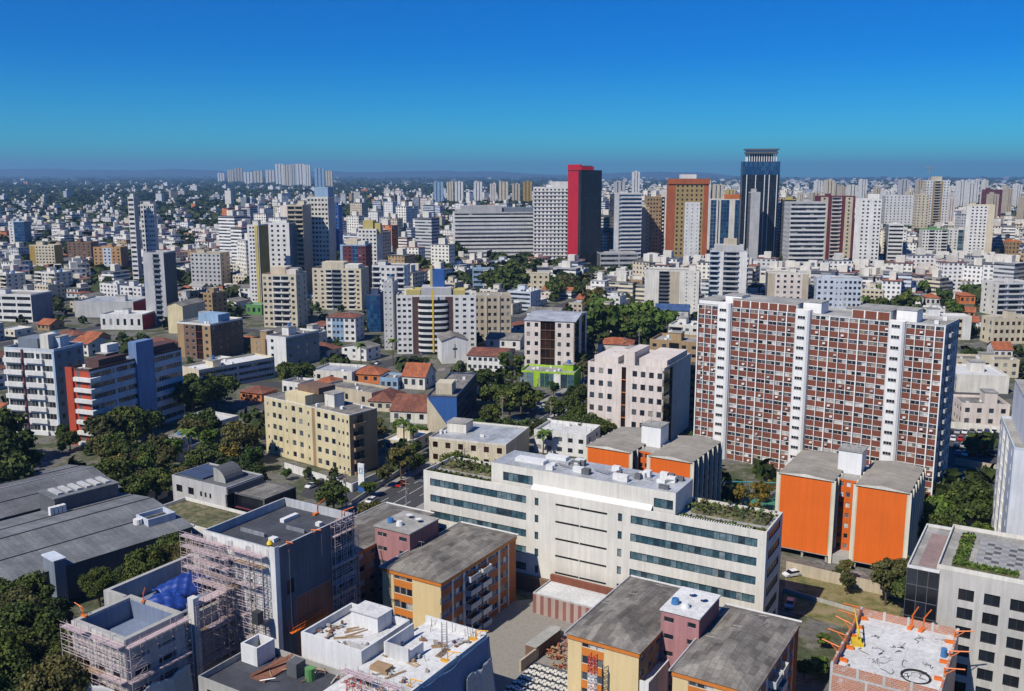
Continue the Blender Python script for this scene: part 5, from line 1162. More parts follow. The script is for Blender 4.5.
G('chapel', 'small white chapel with a dark cross on its end wall', 'chapel', 'the white chapel', 442, 341, 364, 436, 468, 'L', 12, 'k1:white', 'k1:white', 'fibre', 'white', 2, d=16, gable='y', pitch=2.2, extra=lambda B, w, d, h: (lambda m: (m.box(w*.5-.15, w*.5+.15, -.1, -.004, h*.25, h*.85, DFRAME), m.box(w*.5-1, w*.5+1, -.1, -.004, h*.6, h*.68, DFRAME), m.build('cross', B.root)))(MB()))
G(AB, 'long white two-storey hall with brown roof right of the chapel', 'hall', 'the brown-roofed hall', 504, 357, 372, 467, 522, 'R', -14, 'w1:white:7', 'w1:white:3', 'oldtile', 'white', 2, gable='x', d=22)
G('shop', 'white shop with lime green trim under the brown-striped office', 'shop', 'the lime green shop', 574, 375, 389, 520, 582, 'R', -16, 'g2:lime:2:t k1:lime g2:lime:3:t k1:white g2:lime:2:t', 'k1:lime', 'concrete', 'lime', 1, d=14, par=.8)
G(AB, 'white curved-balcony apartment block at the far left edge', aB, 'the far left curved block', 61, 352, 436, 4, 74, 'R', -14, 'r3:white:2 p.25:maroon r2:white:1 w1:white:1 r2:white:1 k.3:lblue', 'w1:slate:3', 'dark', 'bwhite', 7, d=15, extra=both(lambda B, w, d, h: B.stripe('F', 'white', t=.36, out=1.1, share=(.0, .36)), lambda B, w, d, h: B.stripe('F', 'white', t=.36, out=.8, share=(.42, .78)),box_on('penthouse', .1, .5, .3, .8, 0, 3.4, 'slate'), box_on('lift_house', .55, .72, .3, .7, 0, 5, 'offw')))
def redb(B, w, d, h):
    m = MB(); m.box(w*.72, w+.8, d*.47, d*.66, h+.004, h+6.5, W('core2')); m.box(w+.004, w+.8, d*.47, d*.66, 0, h, W('core2')); m.build('stair_core', B.root)
    for f in range(7):
        z = f*h/7; mb = MB(); mb.box(w*.35, w+1.4, -1.0, 3.5, z+.3, z+1.6, W('white')); mb.build('wrapped_balcony', B.root)
    m = MB(); m.box(-.3, w*.28, -.6, -.004, 0, h+1, W('terra3')); m.build('red_pier', B.root)
    box_on('penthouse', .3, .9, .12, .4, 0, 3.0, 'brown2')(B, w, d, h); box_on('penthouse', .1, .8, .7, .98, 0, 3.0, 'brown2')(B, w, d, h); box_on('lift_house', .2, .5, .3, .42, 3, 6.5, 'white')(B, w, d, h)
C['brown2'] = (.10,.05,.045); C['core2'] = (.16,.26,.46); C['terra3'] = (.50,.07,.03); C['bluew'] = (.50,.56,.66)  # core2: the stair core's blue, deepened so the colour carries its shade
G(AB, 'white block with a tall red pier and a long shaded flank, left', aB, 'the red-pier block', 95, 372, 447, 67, 185, 'R', -22, 'k3:terra3 k1:dgrey k3:terra3', 'r3:bluew:1 r3:bluew:1 k1.6:lblue r4:bluew:1', 'concrete', 'brown2', 7, d=44, extra=redb)
G(AB, 'brown and beige four-storey block with large pale roof tank, left', aB, 'the brown block with tank', 212, 326, 360, 177, 240, 'R', -24, 'k.8:tan w1.5:brown:2 v.8:maroon:1:n w1:tan:1', 'w3:brown:5', 'concrete', 'white', 5, d=24, extra=box_on('water_tower', .35, .95, .3, .65, 0, 4.5, 'lblue'))
G(AB, 'long beige three-storey block with two orange discs on its end', aB, 'the orange-disc block', 200, 372, 392, 180, 262, 'R', -40, 'k1:cream', 'r1:lgrey:1 r1:lgrey:1', 'whiteroof', 'cream', 3, d=38, boxes=1, extra=lambda B, w, d, h: [
    (lambda m, u: (m.prism([(0, 0)]*0+[(u+1.1*math.cos(k*math.pi/8), 1.1*math.sin(k*math.pi/8)) for k in range(16)], 0, .1, ORANGEP), setattr(m.build('painted_disc', B.root), 'matrix_local', Matrix.Translation((0, -.01, h*.6)) @ Matrix.Rotation(math.pi/2, 4, 'X'))))(MB(), w*f_) for f_ in (.3, .7)])
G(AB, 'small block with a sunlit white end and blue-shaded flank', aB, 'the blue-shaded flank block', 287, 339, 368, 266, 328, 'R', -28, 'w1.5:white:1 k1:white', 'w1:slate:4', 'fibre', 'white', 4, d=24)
G(AB, 'old brown block attached left of the blue-shaded one', aB, 'the old brown block', 266, 341, 366, 256, 268, 'R', -28, 'w1:tan:1', 'k1:tan', 'fibre', 'tan', 4, d=10, w=9, sep=False)
G(AB, 'white framed office at the left edge with dark square openings', 'office building', 'the left edge framed office', 33, 296, 322, -14, 38, 'R', -10, 'r1:white:1:d r1:white:1:d r1:white:1:d', 'k1:slate', 'concrete', 'white', 4, d=20)
G(TW, 'pale grey plain slab tower with one dark window column', aT, 'the plain grey slab tower', 168, 254, 326, 142.5, 172, 'R', -6, 'k2.2:lgrey v.0:lgrey b1.4:slate k1:lgrey', 'k1:dgrey', 'concrete', 'lgrey', 14, d=16, boxes=0)
G(TW, 'slim white stacked-balcony tower rising highest on the left', aT, 'the slim white left tower', 140, 198, 292, 127.5, 146, 'R', -8, 'r1:white', 'k1:lgrey', 'concrete', 'white', 20, d=6, boxes=1, sep=False)
G(TW, 'white window-grid tower joined behind the slim white left tower', aT, 'the joined white tower', 159, 205, 290, 140, 161, 'R', 0, 'w1:white:2 k.2:lgrey w1:white:3', 'k1:lgrey', 'concrete', 'white', 18, d=6, sep=False)
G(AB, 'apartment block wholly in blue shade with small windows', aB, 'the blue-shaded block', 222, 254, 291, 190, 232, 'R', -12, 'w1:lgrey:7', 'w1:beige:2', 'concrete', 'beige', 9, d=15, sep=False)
# cluster left of centre
for t in (
 (TW, 'white tower with a mustard vertical stripe at the left of its cluster', aT, 'the mustard-striped tower', 262, 226, 306, 247, 266, 'R', -10, 'k.5:white w2:white:2 p1:yellow k.3:white', 'k1:ochre', 'concrete', 'offw', 20, 16),
 (TW, 'white tower with a deep frame of dark square openings', aT, 'the framed-grid tower', 292, 224, 300, 263, 297, 'R', -8, 'k1:white w3:white:3:d k.4:white', 'k1:slate', 'concrete', 'white', 16, 16),
 (TW, 'tall beige balcony tower behind the framed-grid tower', aT, 'the tall beige balcony tower', 306, 206, 298, 287, 310, 'R', -8, 'b1:beige:2', 'k1:beige', 'concrete', 'cream', 20, 18),
 (TW, 'beige white tower with long floor bands left of the blue tower', aT, 'the banded beige tower', 331, 198, 294, 307, 334, 'R', -6, 'w1:offw:6', 'k1:lgrey', 'concrete', 'offw', 21, 18),
 (TW, 'narrow cobalt blue tower between two pale ones', aT, 'the cobalt blue tower', 340, 206, 262, 330, 343, 'R', -6, 'w1:blue:2', 'k1:blue', 'concrete', 'blue', 18, 14),
 (TW, 'maroon and pale blue tower behind the cream terrace block', aT, 'the maroon and blue tower', 367, 246, 300, 340, 372, 'R', -8, 'k.5:lblue w2:maroon:2 g1.2:lblue:2:b w1.6:maroon:2', 'k1:maroon', 'concrete', 'lblue', 14, 16),
 (TW, 'white tower crowned by a yellow cube and yellow star shape', aT, 'the yellow-crowned white tower', 378, 230, 292, 358, 382, 'R', -8, 'w1:white:5', 'k1:offw', 'concrete', 'white', 16, 16),
 (AB, 'cream stepped-terrace block in front of the framed-grid tower', aB, 'the cream stepped block', 298, 276, 328, 262, 308, 'R', -8, 'w2:cream:2 b1.6:offw b1.6:offw w1.4:cream:1', 'w1:cream:2', 'tile', 'cream', 9, 18),
 (AB, 'wide cream block with many terraces left of the white attic block', aB, 'the wide cream terrace block', 362, 270, 310, 312, 368, 'R', -8, 'w2:cream:2 b1:offw b1.4:slate w1:cream:1 b1:offw w1:cream:1', 'w1:cream:2', 'dark', 'cream', 9, 18),
 (AB, 'cream white block with dark mansard behind the rounded tower', aB, 'the dark-mansard block', 405, 267, 318, 372, 410, 'R', -8, 'b1:white w2:white:3 b1:white', 'w1:white:2', 'dark', 'white', 9, 16),
 (AB, 'narrow grey concrete block touching the rounded tower left side', aB, 'the narrow grey block', 394, 284, 350, 383, 398, 'R', -6, 's1:lgrey:2', 'k1:lgrey', 'concrete', 'lgrey', 12, 12),
 (AB, 'navy glass block squeezed left of the narrow grey one', aB, 'the navy glass block', 381, 296, 332, 366, 384, 'R', -6, 'g1:navy:4:b', 'k1:navy', 'concrete', 'navy', 8, 12),
 (AB, 'white and pale blue block with red tile roof', aB, 'the red-roofed pale blue block', 356, 318, 342, 326, 374, 'R', -10, 'w1:white:1 w2:lblue:3 w2:white:2', 'w1:white:2', 'oldtile', 'white', 4, 14),
 # skyline, centre
 (OT, 'wide curved-top office slab with horizontal white bands', oT, 'the banded office slab', 455, 213, 264, 447, 541, 'L', 8, 'r1:lgrey', 'k1:white', 'concrete', 'lgrey', 15, 22),
 (TW, 'bright white grid tower left of the red and black tower', aT, 'the white grid tower', 568, 188, 267, 533.5, 569, 'R', -1, 'w1:white:9', 'w1:white:2', 'concrete', 'white', 21, 20),
 (OT, 'striped blue glass office right of the red and black tower', oT, 'the silver striped office', 613, 194, 270, 603, 642, 'L', 8, 'k1:white r5:lgrey:1:b', 'g1:navy:3:b', 'concrete', 'white', 19, 18),
 ('office_building', 'low grey white office podium before the silver striped office', 'office building', 'the grey podium office', 600, 254, 273, 580, 638, 'L', 6, 'r1:lgrey r1:lgrey', 'k1:dgrey', 'concrete', 'lgrey', 4, 20),
 (TW, 'narrow peach tower right of the silver striped office', aT, 'the narrow peach tower', 648, 208, 267, 641.5, 649, 'R', -3, 'k1:cream', 'k1:brown', 'concrete', 'cream', 15, 14),
 (TW, 'tan brick tower with dense windows', aT, 'the tan brick tower', 663, 198, 267, 647, 664, 'R', 0, 'w1:tan:6', 'k1:tan', 'concrete', 'tan', 18, 18),
 (TW, 'thin white slab between the tan and the rust towers', aT, 'the thin white slab', 669, 192, 267, 662, 671, 'R', 0, 'k1:white', 'k1:white', 'concrete', 'white', 18, 14),
 (TW, 'rust framed tower with golden glazing', aT, 'the rust framed tower', 706, 184, 269, 669, 709, 'R', -3, 'k1.1:terra2 w4.5:gold:6:n k.8:terra2', 'k1:terra2', 'concrete', 'terra2', 19, 18),
 (TW, 'plain white tower with tiny windows before the rust framed tower', aT, 'the plain white tower', 698, 203, 269, 685, 702, 'R', -3, 's1:white:3', 'k1:slate', 'concrete', 'white', 18, 18),
 (TW, 'white tower with one blue glass column', aT, 'the one-blue-column tower', 716, 200, 263, 702, 718, 'R', -3, 'k1.6:white g1:white:2:b k.3:white', 'k1:slate', 'concrete', 'white', 17, 18),
 (TW, 'white and blue tower with pink roof crown beside the black tower', aT, 'the blue and white tower', 746, 200, 263, 717, 750, 'R', -3, 'k.6:white g1.2:slate:3:b k.8:white g1.2:slate:3:b k.7:pinkw', 'k1:pinkw', 'concrete', 'white', 17, 18),
 (OT, 'slim pale grey slab standing in front of the black tower', oT, 'the slim grey slab', 757, 193, 270, 751, 759, 'R', -3, 'k1:lgrey', 'k1:dgrey', 'concrete', 'lgrey', 17, 12),
 (OT, 'grey banded office right of the black tower', oT, 'the grey banded office', 822, 203, 277, 791, 823, 'R', 0, 'r1:lgrey', 'k1:lgrey', 'concrete', 'lgrey', 16, 20),
 (TW, 'dark narrow tower between the black tower and the banded office', aT, 'the dark narrow tower', 793, 200, 268, 785, 796, 'R', 0, 'g1:dgrey:3:d', 'k1:dgrey', 'concrete', 'yellow', 18, 14),
 (TW, 'maroon and cream striped twin-bay tower', aT, 'the maroon striped tower', 851, 197, 270, 821, 853, 'R', 0, 'w1:cream:1 k.5:maroon b1.3:pinkw k.5:maroon w1:cream:1 k.3:maroon', 'k1:maroon', 'concrete', 'maroon', 19, 18),
 (TW, 'tall white tower with two front bays and a rounded shoulder', aT, 'the two-bay white tower', 877, 200, 275, 856, 889, 'R', -20, 'k.8:white w1.4:white:2 k.4:white w1.2:white:2', 'r1:white:1:d', 'concrete', 'white', 20, 18),
 (TW, 'grey white block with dark ribbon bays right of the two-bay tower', aT, 'the dark-bayed block', 901, 225, 268, 889, 905, 'R', -10, 'r1:white:1:d', 'k1:slate', 'concrete', 'white', 11, 16),
 (TW, 'tall cream tower pair topped by a thin mast, right', aT, 'the masted cream tower', 946, 181, 232, 927, 949, 'R', -3, 'w1:white:2 k.3:tan b1:cream k.3:tan w1:white:2', 'w1:cream:2', 'concrete', 'white', 19, 18),
 (TW, 'lower cream shaft left of the masted cream tower', aT, 'the lower cream shaft', 927, 195, 236, 918, 929, 'R', -3, 'w1:cream:3', 'k1:cream', 'concrete', 'cream', 15, 16),
 (TW, 'broad white block left of the cream shafts', aT, 'the broad white block', 914, 196, 232, 886, 917, 'R', -3, 'w1:white:8', 'k1:lgrey', 'concrete', 'white', 13, 18),
 (AB, 'white apartment block with green roof rim', aB, 'the green-rimmed block', 946, 230, 258, 923, 949, 'R', -10, 'w1:white:2 b1:white w1:white:2 b1:white', 'w1:white:2', 'concrete', 'green', 9, 16),
 (AB, 'teal glass block with white frame, right', aB, 'the teal glass block', 966, 230, 256, 949, 968, 'R', -6, 'w1:white:2 g1:white:2:t', 'k1:green', 'concrete', 'white', 9, 14),
 (TW, 'large white tower with cream side walls at the right', aT, 'the cream-sided white tower', 990, 206, 264, 967, 1010, 'R', -24, 'k.5:white w2:white:4 k.8:cream', 'w.8:cream:2 k1:cream', 'concrete', 'cream', 18, 22),
 (TW, 'very dark maroon tower far right', aT, 'the dark maroon tower', 1000, 190, 222, 986, 1002, 'R', 0, 'w1:maroon:4', 'k1:maroon', 'concrete', 'maroon', 12, 16),
 (AB, 'terracotta block at the right edge of the skyline', aB, 'the terracotta right block', 1022, 242, 262, 1009, 1026, 'R', 0, 'w1:tan:4', 'k1:tan', 'concrete', 'terra', 5, 14),
 (AB, 'cream block with blank walls and a dark balcony slot before the grey podium', aB, 'the blank cream block', 698, 272, 314, 645, 710, 'R', -12, 'k1.4:offw b1:dgrey k1:beige k.3:offw s1.6:offw:2', 'b1:lgrey:2', 'concrete', 'offw', 11, 18),
 (AB, 'white and blue balcony tower with stepped top terraces', aB, 'the stepped white blue tower', 745, 252, 312, 710, 759, 'R', -14, 'b1:bwhite k.4:white b1.6:lgrey k.5:white k.3:white', 'b1:lblue:2', 'concrete', 'lgrey', 12, 18),
 (AB, 'beige block just behind the red slab left end', aB, 'the beige block behind the slab', 807, 274, 312, 768, 814, 'R', -10, 'k.8:beige w3:pinkw:4 k.7:beige', 'k1:dgrey', 'concrete', 'offw', 7, 16),
 (AB, 'pale blue block with many small windows behind the red slab', aB, 'the pale blue block', 860, 280, 314, 817, 867, 'R', -10, 'w2:bwhite:3 s1:bwhite:2 w2:bwhite:4', 'w1:bwhite:3', 'concrete', 'bwhite', 6, 16),
 (AB, 'white block with long balconies at the right edge', aB, 'the long-balcony white block', 996, 284, 316, 990, 1034, 'L', 6, 'b1:white b1.6:white b1:white', 'w1:offw:2', 'concrete', 'white', 6, 18),
 (AB, 'white and ochre three-storey block behind the red slab right end', aB, 'the ochre-window block', 970, 318, 340, 922, 974, 'R', -6, 'w1:cream:2:n w3:cream:6:n k.8:white', 'k1:white', 'whiteroof', 'white', 3, 12),
 (AB, 'cream three-storey block at the right edge above the orange roofs', aB, 'the cream right edge block', 992, 320, 344, 986, 1034, 'L', 4, 'w1:cream:7:n', 'w1:cream:2', 'concrete', 'cream', 3, 12),
 (AB, 'pinkish house block with dark roof above the car park', aB, 'the car park house block', 1008, 407, 428, 962, 1014, 'R', -10, 'w1:pinkw:4', 'w1:pinkw:2', 'fibre', 'pinkw', 2, 14),
 ('warehouse', 'pale patched warehouse roof above the car park', 'warehouse', 'the pale warehouse', 1008, 378, 394, 957, 1016, 'R', -10, 'k1:offw', 'k1:lgrey', 'slab', 'offw', 2, 24),
 (AB, 'yellow row of two-storey houses with grey roof, right', 'house row', 'the yellow house row', 1018, 362, 378, 956, 1026, 'R', -8, 'w1:cream:7', 'k1:cream', 'fibre', 'cream', 2, 12),
 ('office_block', 'light blue office left of the trees behind the rounded tower', 'office building', 'the light blue office', 473, 270, 290, 469, 494, 'L', 4, 'r1:lblue r1:white', 'k1:lblue', 'concrete', 'lblue', 4, 14),
 (AB, 'low tan block between the banded slab and the white grid tower', aB, 'the low tan block', 549, 275, 290, 521, 552, 'R', -6, 'w1:cream:5', 'k1:cream', 'concrete', 'cream', 3, 14),
 (AB, 'olive beige pair of blocks far left of the slim towers', aB, 'the olive beige block', 56, 246, 270, 29, 58, 'R', -6, 'k.6:ochre w1:cream:3 w1:cream:3', 'k1:ochre', 'concrete', 'cream', 8, 14),
 (AB, 'orange brown block with white strip, left background', aB, 'the orange brown block', 122, 248, 272, 93, 124, 'R', -6, 'w1:ochre2:2 w.9:bwhite:2 w1:ochre2:2', 'k1:brown', 'concrete', 'ochre2', 7, 14),
 (AB, 'reddish brick block left of the orange brown one', aB, 'the reddish brick block', 92, 243, 262, 67, 95, 'R', -6, 'w1:brown:5', 'k1:brown', 'concrete', 'brown', 7, 14),
 (AB, 'blue and white glazed block at the left edge of the background', aB, 'the left blue glazed block', 26, 222, 248, 8, 28, 'R', -6, 'w1:white:1 g2:slate:3:b', 'k1:slate', 'concrete', 'bwhite', 9, 14),
 (AB, 'dark roofed warehouse range behind the slim left towers', 'warehouse', 'the long dark shed', 134, 303, 318, 74, 140, 'R', -5, 'k1:lgrey', 'k1:crimson', 'metal', 'lgrey', 2, 26),
 (AB, 'white low shop range with red end in front of the long shed', 'shop', 'the red-ended shops', 143, 316, 330, 100, 148, 'R', -5, 'w1:white:6', 'k1:crimson', 'slab', 'white', 1, 16),
 (AB, 'yellow gabled building right of the plain grey slab tower', 'hall', 'the yellow gabled hall', 184, 306, 334, 167, 192, 'R', -16, 'k1:ycream', 'k1:cream', 'fibre', 'ycream', 3, 22),
):
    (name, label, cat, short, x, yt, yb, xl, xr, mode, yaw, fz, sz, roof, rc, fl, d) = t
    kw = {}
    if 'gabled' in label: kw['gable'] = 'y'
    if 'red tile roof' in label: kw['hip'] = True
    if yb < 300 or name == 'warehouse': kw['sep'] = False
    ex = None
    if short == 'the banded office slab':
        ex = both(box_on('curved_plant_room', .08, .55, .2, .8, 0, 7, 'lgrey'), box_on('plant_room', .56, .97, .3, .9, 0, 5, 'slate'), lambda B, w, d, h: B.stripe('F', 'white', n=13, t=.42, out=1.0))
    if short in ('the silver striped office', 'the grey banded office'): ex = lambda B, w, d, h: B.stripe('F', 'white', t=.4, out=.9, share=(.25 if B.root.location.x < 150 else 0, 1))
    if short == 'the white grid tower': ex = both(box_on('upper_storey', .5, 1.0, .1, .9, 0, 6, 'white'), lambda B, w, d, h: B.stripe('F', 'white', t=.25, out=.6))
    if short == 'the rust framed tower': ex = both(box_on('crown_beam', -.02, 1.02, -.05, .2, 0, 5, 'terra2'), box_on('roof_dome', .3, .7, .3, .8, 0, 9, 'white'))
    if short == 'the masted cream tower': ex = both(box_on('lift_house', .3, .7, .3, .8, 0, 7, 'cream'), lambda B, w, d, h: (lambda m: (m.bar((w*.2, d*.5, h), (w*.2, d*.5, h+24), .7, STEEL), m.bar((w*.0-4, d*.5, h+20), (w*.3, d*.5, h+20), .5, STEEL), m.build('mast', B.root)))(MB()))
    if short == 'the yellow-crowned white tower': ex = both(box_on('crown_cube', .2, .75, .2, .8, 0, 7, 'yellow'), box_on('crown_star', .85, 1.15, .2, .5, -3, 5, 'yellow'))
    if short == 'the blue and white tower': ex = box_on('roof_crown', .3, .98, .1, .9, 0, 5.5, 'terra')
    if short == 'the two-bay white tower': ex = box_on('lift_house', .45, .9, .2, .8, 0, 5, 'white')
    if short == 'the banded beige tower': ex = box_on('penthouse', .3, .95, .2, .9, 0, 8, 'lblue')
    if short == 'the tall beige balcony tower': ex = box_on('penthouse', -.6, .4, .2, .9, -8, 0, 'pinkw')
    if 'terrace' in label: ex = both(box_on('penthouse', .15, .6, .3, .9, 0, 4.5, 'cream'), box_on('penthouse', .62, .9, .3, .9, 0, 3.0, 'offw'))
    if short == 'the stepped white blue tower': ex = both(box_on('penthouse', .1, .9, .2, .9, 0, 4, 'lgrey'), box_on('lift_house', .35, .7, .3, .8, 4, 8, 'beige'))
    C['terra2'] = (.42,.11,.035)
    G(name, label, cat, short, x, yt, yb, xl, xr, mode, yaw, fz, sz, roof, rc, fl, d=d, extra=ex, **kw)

def red_black():
    o, w, d, h = place(580, 171, 568, 602, 22, 'L', yb=272); d = min(d, 30)
    B = Bld(OT, 'black glass tower with a vivid red side wall and red crown', oT, o, 22, w, d, h, floors=24, short='the red and black tower', sep=False, base=272)
    B.facade('F', 'g3:black:8:d'); B.facade('L', 'k4:crimson g1:black:1:d'); B.facade('R', 'g1:black:6:d'); B.facade('K', 'k1:crimson'); B.top('dark', 'black', .8)
    m = MB(); m.box(-.5, w*.6, -.5, 2, h+.9, h+4, W('crimson')); m.box(-.5, 1.5, 2.01, d, h+.9, h+6, W('crimson')); m.build('red_crown', B.root); m = MB(); m.box(w*.2, w*.8, d*.4, d*.8, h+.9, h+5, W('dgrey')); m.build('plant_room', B.root); B.done()
    o, w, d, h = place(738.5, 162, 730, 780.5, -10, 'L', yb=267, d=30)
    B = Bld(OT, 'tallest black glass tower with pale vertical ribs and open columned crown', oT, o, -10, w, d, h, floors=28, short='the tallest black tower', sep=False, base=273)
    B.facade('F', 'g1:navy:16:d', 0, h*.88, 25); B.facade('F', 'g1:navy:16:b', h*.88, h, 3)
    for f_ in 'LRK': B.facade(f_, 'g1:navy:12:d')
    B.top('dark', 'navy', .5, boxes=0)
    m = MB()
    for u in (.12, .36, .60, .72, .93): m.box(w*u-.35, w*u+.35, -.55, -.003, 0, h*.88, WHITE)
    m.build('facade_fin', B.root); m = MB(); x0, x1, y0, y1 = w*.12, w*.9, d*.15, d*.85
    for k in range(13):
        t = k/12; m.box(x0+(x1-x0)*t-.4, x0+(x1-x0)*t+.4, y0, y0+.8, h+.01, h+8, WHITE); m.box(x0+(x1-x0)*t-.4, x0+(x1-x0)*t+.4, y1, y1+.8, h+.01, h+8, WHITE)
    for k in range(1, 8): m.box(x0, x0+.8, y0+(y1-y0)*k/8, y0+(y1-y0)*k/8+.8, h+.01, h+8, WHITE)
    m.build('crown_columns', B.root); m = MB(); m.box(x0+3, x1-3, y0+3, y1-3, h+.01, h+8, W('dgrey')); m.build('plant_room', B.root); m = MB(); m.box(x0-1.5, x1+1.5, y0-2, y1+2, h+8.01, h+9.6, W('dgrey')); m.box(x0-.5, x1+.5, y0-1, y1+1, h+9.61, h+11.5, WHITE); m.box(x0-2.5, x1+2.5, y0-3, y1+3, h+11.51, h+12.6, W('dgrey')); m.build('crown_slab', B.root); B.done()
red_black()
# far groups on the horizon
def far_tower(x, yt, yb, wpx, col, label, group, name=TW, yaw=0, d=18):
    o, w, dd, h = place(x, yt, x, x+wpx, yaw, 'L', yb=yb, d=d); B = Bld(name, label, aT, o, yaw, w, d, h, sep=False, group=group, short=label, floors=max(6, round(h/5)))
    B.facade('F', 'k1:%s v.35:%s:1:d k1:%s v.35:%s:1:d k1:%s' % ((col,)*5)); B.facade('L', 'k1:'+col); B.facade('R', 'k1:'+col); B.facade('K', 'k1:'+col); B.top('concrete', col, .8, boxes=1); B.done()
g1 = 'towers bunched on the horizon left of centre'
for x, yt, yb, w_, c_, lab in ((218, 173, 184, 6, 'white', 'leftmost pale tower of the far horizon bunch'), (228, 170, 184, 5, 'cream', 'small cream tower second from the left in the horizon bunch'), (235, 168, 184, 7, 'beige', 'beige pointed tower left in the horizon bunch'), (244, 172, 185, 8, 'white', 'short white tower left in the horizon bunch'), (254, 171, 185, 8, 'cream', 'cream tower left of the tall white row on the horizon'), (266, 170, 185, 8, 'pinkw', 'pinkish tower touching the tall white row'),
    (276, 164, 187, 7, 'white', 'first tall tower of the white row on the horizon'), (284, 165, 187, 6, 'cream', 'second tall tower of the white row, creamier'), (291, 164, 188, 5, 'lgrey', 'grey slim tower within the tall white row'), (297, 164, 188, 7, 'white', 'fourth tall tower of the white row, brightest'), (305, 165, 189, 5, 'white', 'last slim tower of the tall white row'), (315, 168, 189, 9, 'lblue', 'pale blue tower right of the tall white row'), (326, 171, 189, 6, 'cream', 'rightmost cream tower of the horizon bunch')):
    far_tower(x, yt, yb, w_, C and c_, lab, g1)
g2 = 'towers standing behind the banded office slab'
for x, yt, yb, w_, c_, lab in ((434, 182, 206, 9, 'lblue', 'pale blue tower leftmost behind the banded slab'), (447, 182, 206, 6, 'cream', 'cream tower beside the pale blue one'), (455, 182, 206, 8, 'white', 'white twin tower in the middle behind the banded slab'), (474, 182, 206, 8, 'white', 'white tower above the banded slab roof'), (490, 184, 206, 6, 'pinkw', 'pinkish tower above the banded slab roof'), (499, 182, 206, 9, 'cream', 'broad cream tower above the banded slab roof'), (512, 184, 206, 8, 'beige', 'beige tower above the right end of the banded slab'), (523, 182, 206, 9, 'ochre', 'tan tower just left of the white grid tower'),
    (614, 182, 214, 11, 'lgrey', 'grey white tower behind the silver striped office'), (632, 172, 206, 8, 'white', 'slim bright tower right above the silver striped office'), (702, 181, 212, 9, 'white', 'white tower behind the rust framed one'), (712, 185, 212, 12, 'cream', 'cream low tower behind the blue column tower'), (726, 190, 214, 10, 'yellow', 'yellow tower peeping over the blue and white one')):
    far_tower(x, yt, yb, w_, c_, lab, g2)
g3 = 'towers packed along the right skyline'
ordw2 = lambda k: ('first second third fourth fifth sixth seventh eighth ninth tenth eleventh twelfth thirteenth fourteenth fifteenth sixteenth seventeenth eighteenth nineteenth twentieth'.split()+['twenty-'+q for q in 'first second third fourth fifth sixth seventh eighth ninth'.split()])[k]
rs = random.Random(31); x = 800
names3 = ['white', 'cream', 'offw', 'beige', 'lgrey', 'pinkw', 'bwhite', 'white']
for k in range(28):
    xx = 800+k*8.2+rs.uniform(-2, 2); c_ = rs.choice(names3); yt = rs.uniform(178, 199); yb = yt+rs.uniform(20, 34); w_ = rs.uniform(6, 11)
    ref = 'maroon striped tower' if xx < 850 else 'two-bay white tower' if xx < 905 else 'masted cream tower' if xx < 955 else 'cream-sided white tower'
    far_tower(xx, yt, yb, w_, c_, '%s skyline tower, the %s from the left, near the %s' % (dict(white='white', cream='cream', offw='off-white', beige='beige', lgrey='grey', pinkw='pinkish', bwhite='bluish white')[c_], ordw2(k), ref), g3)
# small houses that stand out
def hs(label, short, x, yt, yb, xl, xr, yaw, wc, roof, kind='gable', axis='x', mode='R', d=None, pitch=2.2, name=HS, cat='house', nw=3):
    kw = {'gable': axis} if kind == 'gable' else ({'hip': True} if kind == 'hip' else {})
    G(name, label, cat, short, x, yt, yb, xl, xr, mode, yaw, 'w1:%s:%d' % (wc, nw), 'w1:%s:2' % wc, roof, wc, 1 if (yb-yt) < 14 else 2, d=d, pitch=pitch, boxes=0, **kw)
hs('house with bright orange tile roof and white balcony front', 'the orange-roofed house', 425, 377, 390, 402, 436, -16, 'offw', 'tile', 'gable', 'x', d=13, pitch=4.5)
hs('broad white-gabled villa under a dark red tile roof', 'the white-gabled villa', 428, 412, 424, 390, 432, -10, 'offw', 'oldtile', 'gable', 'x', d=20, pitch=4)
hs('old wing with worn red tiles left of the white-gabled villa', 'the worn red-tiled wing', 392, 402, 412, 368, 396, -12, 'cream', 'oldtile', 'hip', d=16, pitch=3)
hs('terracotta-roofed house left of the orange-roofed one', 'the terracotta house', 380, 375, 384, 352, 384, -14, 'terra', 'tile', 'hip', d=12, pitch=2.6)
hs('long building with pale metal roof above the cream walk-up', 'the pale metal-roofed shed', 352, 374, 384, 312, 362, -16, 'offw', 'metal', 'flat', d=16, name='shed', cat='shed')
hs('small red-tiled house above the cream walk-up block', 'the small red-tiled house', 334, 384, 392, 313, 337, -16, 'offw', 'tile', 'hip', d=10, pitch=2)
hs('grey-roofed low block immediately behind the cream walk-up', 'the grey-roofed low block', 372, 395, 408, 322, 377, -34, 'beige', 'fibre', 'flat', d=12)
hs('blue and white small house left of the orange-roofed one', 'the small blue house', 398, 380, 390, 380, 404, -12, 'lblue', 'fibre', 'flat', d=10)
hs('small white houses behind the office with flat roofs', 'the flat white house', 586, 438, 458, 534, 600, -24, 'white', 'slab', 'flat', d=14, name=AB, cat='house', nw=5)
hs('orange curved-roof house behind the pinkish white block', 'the curved orange roof house', 632, 345, 358, 598, 642, -12, 'offw', 'tile', 'hip', d=14, pitch=2.5)
hs('grey gabled white house above the brown-striped block', 'the grey gabled house', 560, 313, 320, 527, 576, -14, 'white', 'fibre', 'gable', 'x', d=14, pitch=2.4)
hs('building with deep blue solar roof below the blank cream block', 'the blue solar roof building', 688, 311, 322, 655, 697, -14, 'lgrey', 'bluesheet', 'gable', 'x', d=16, pitch=3, name='hall', cat='hall')
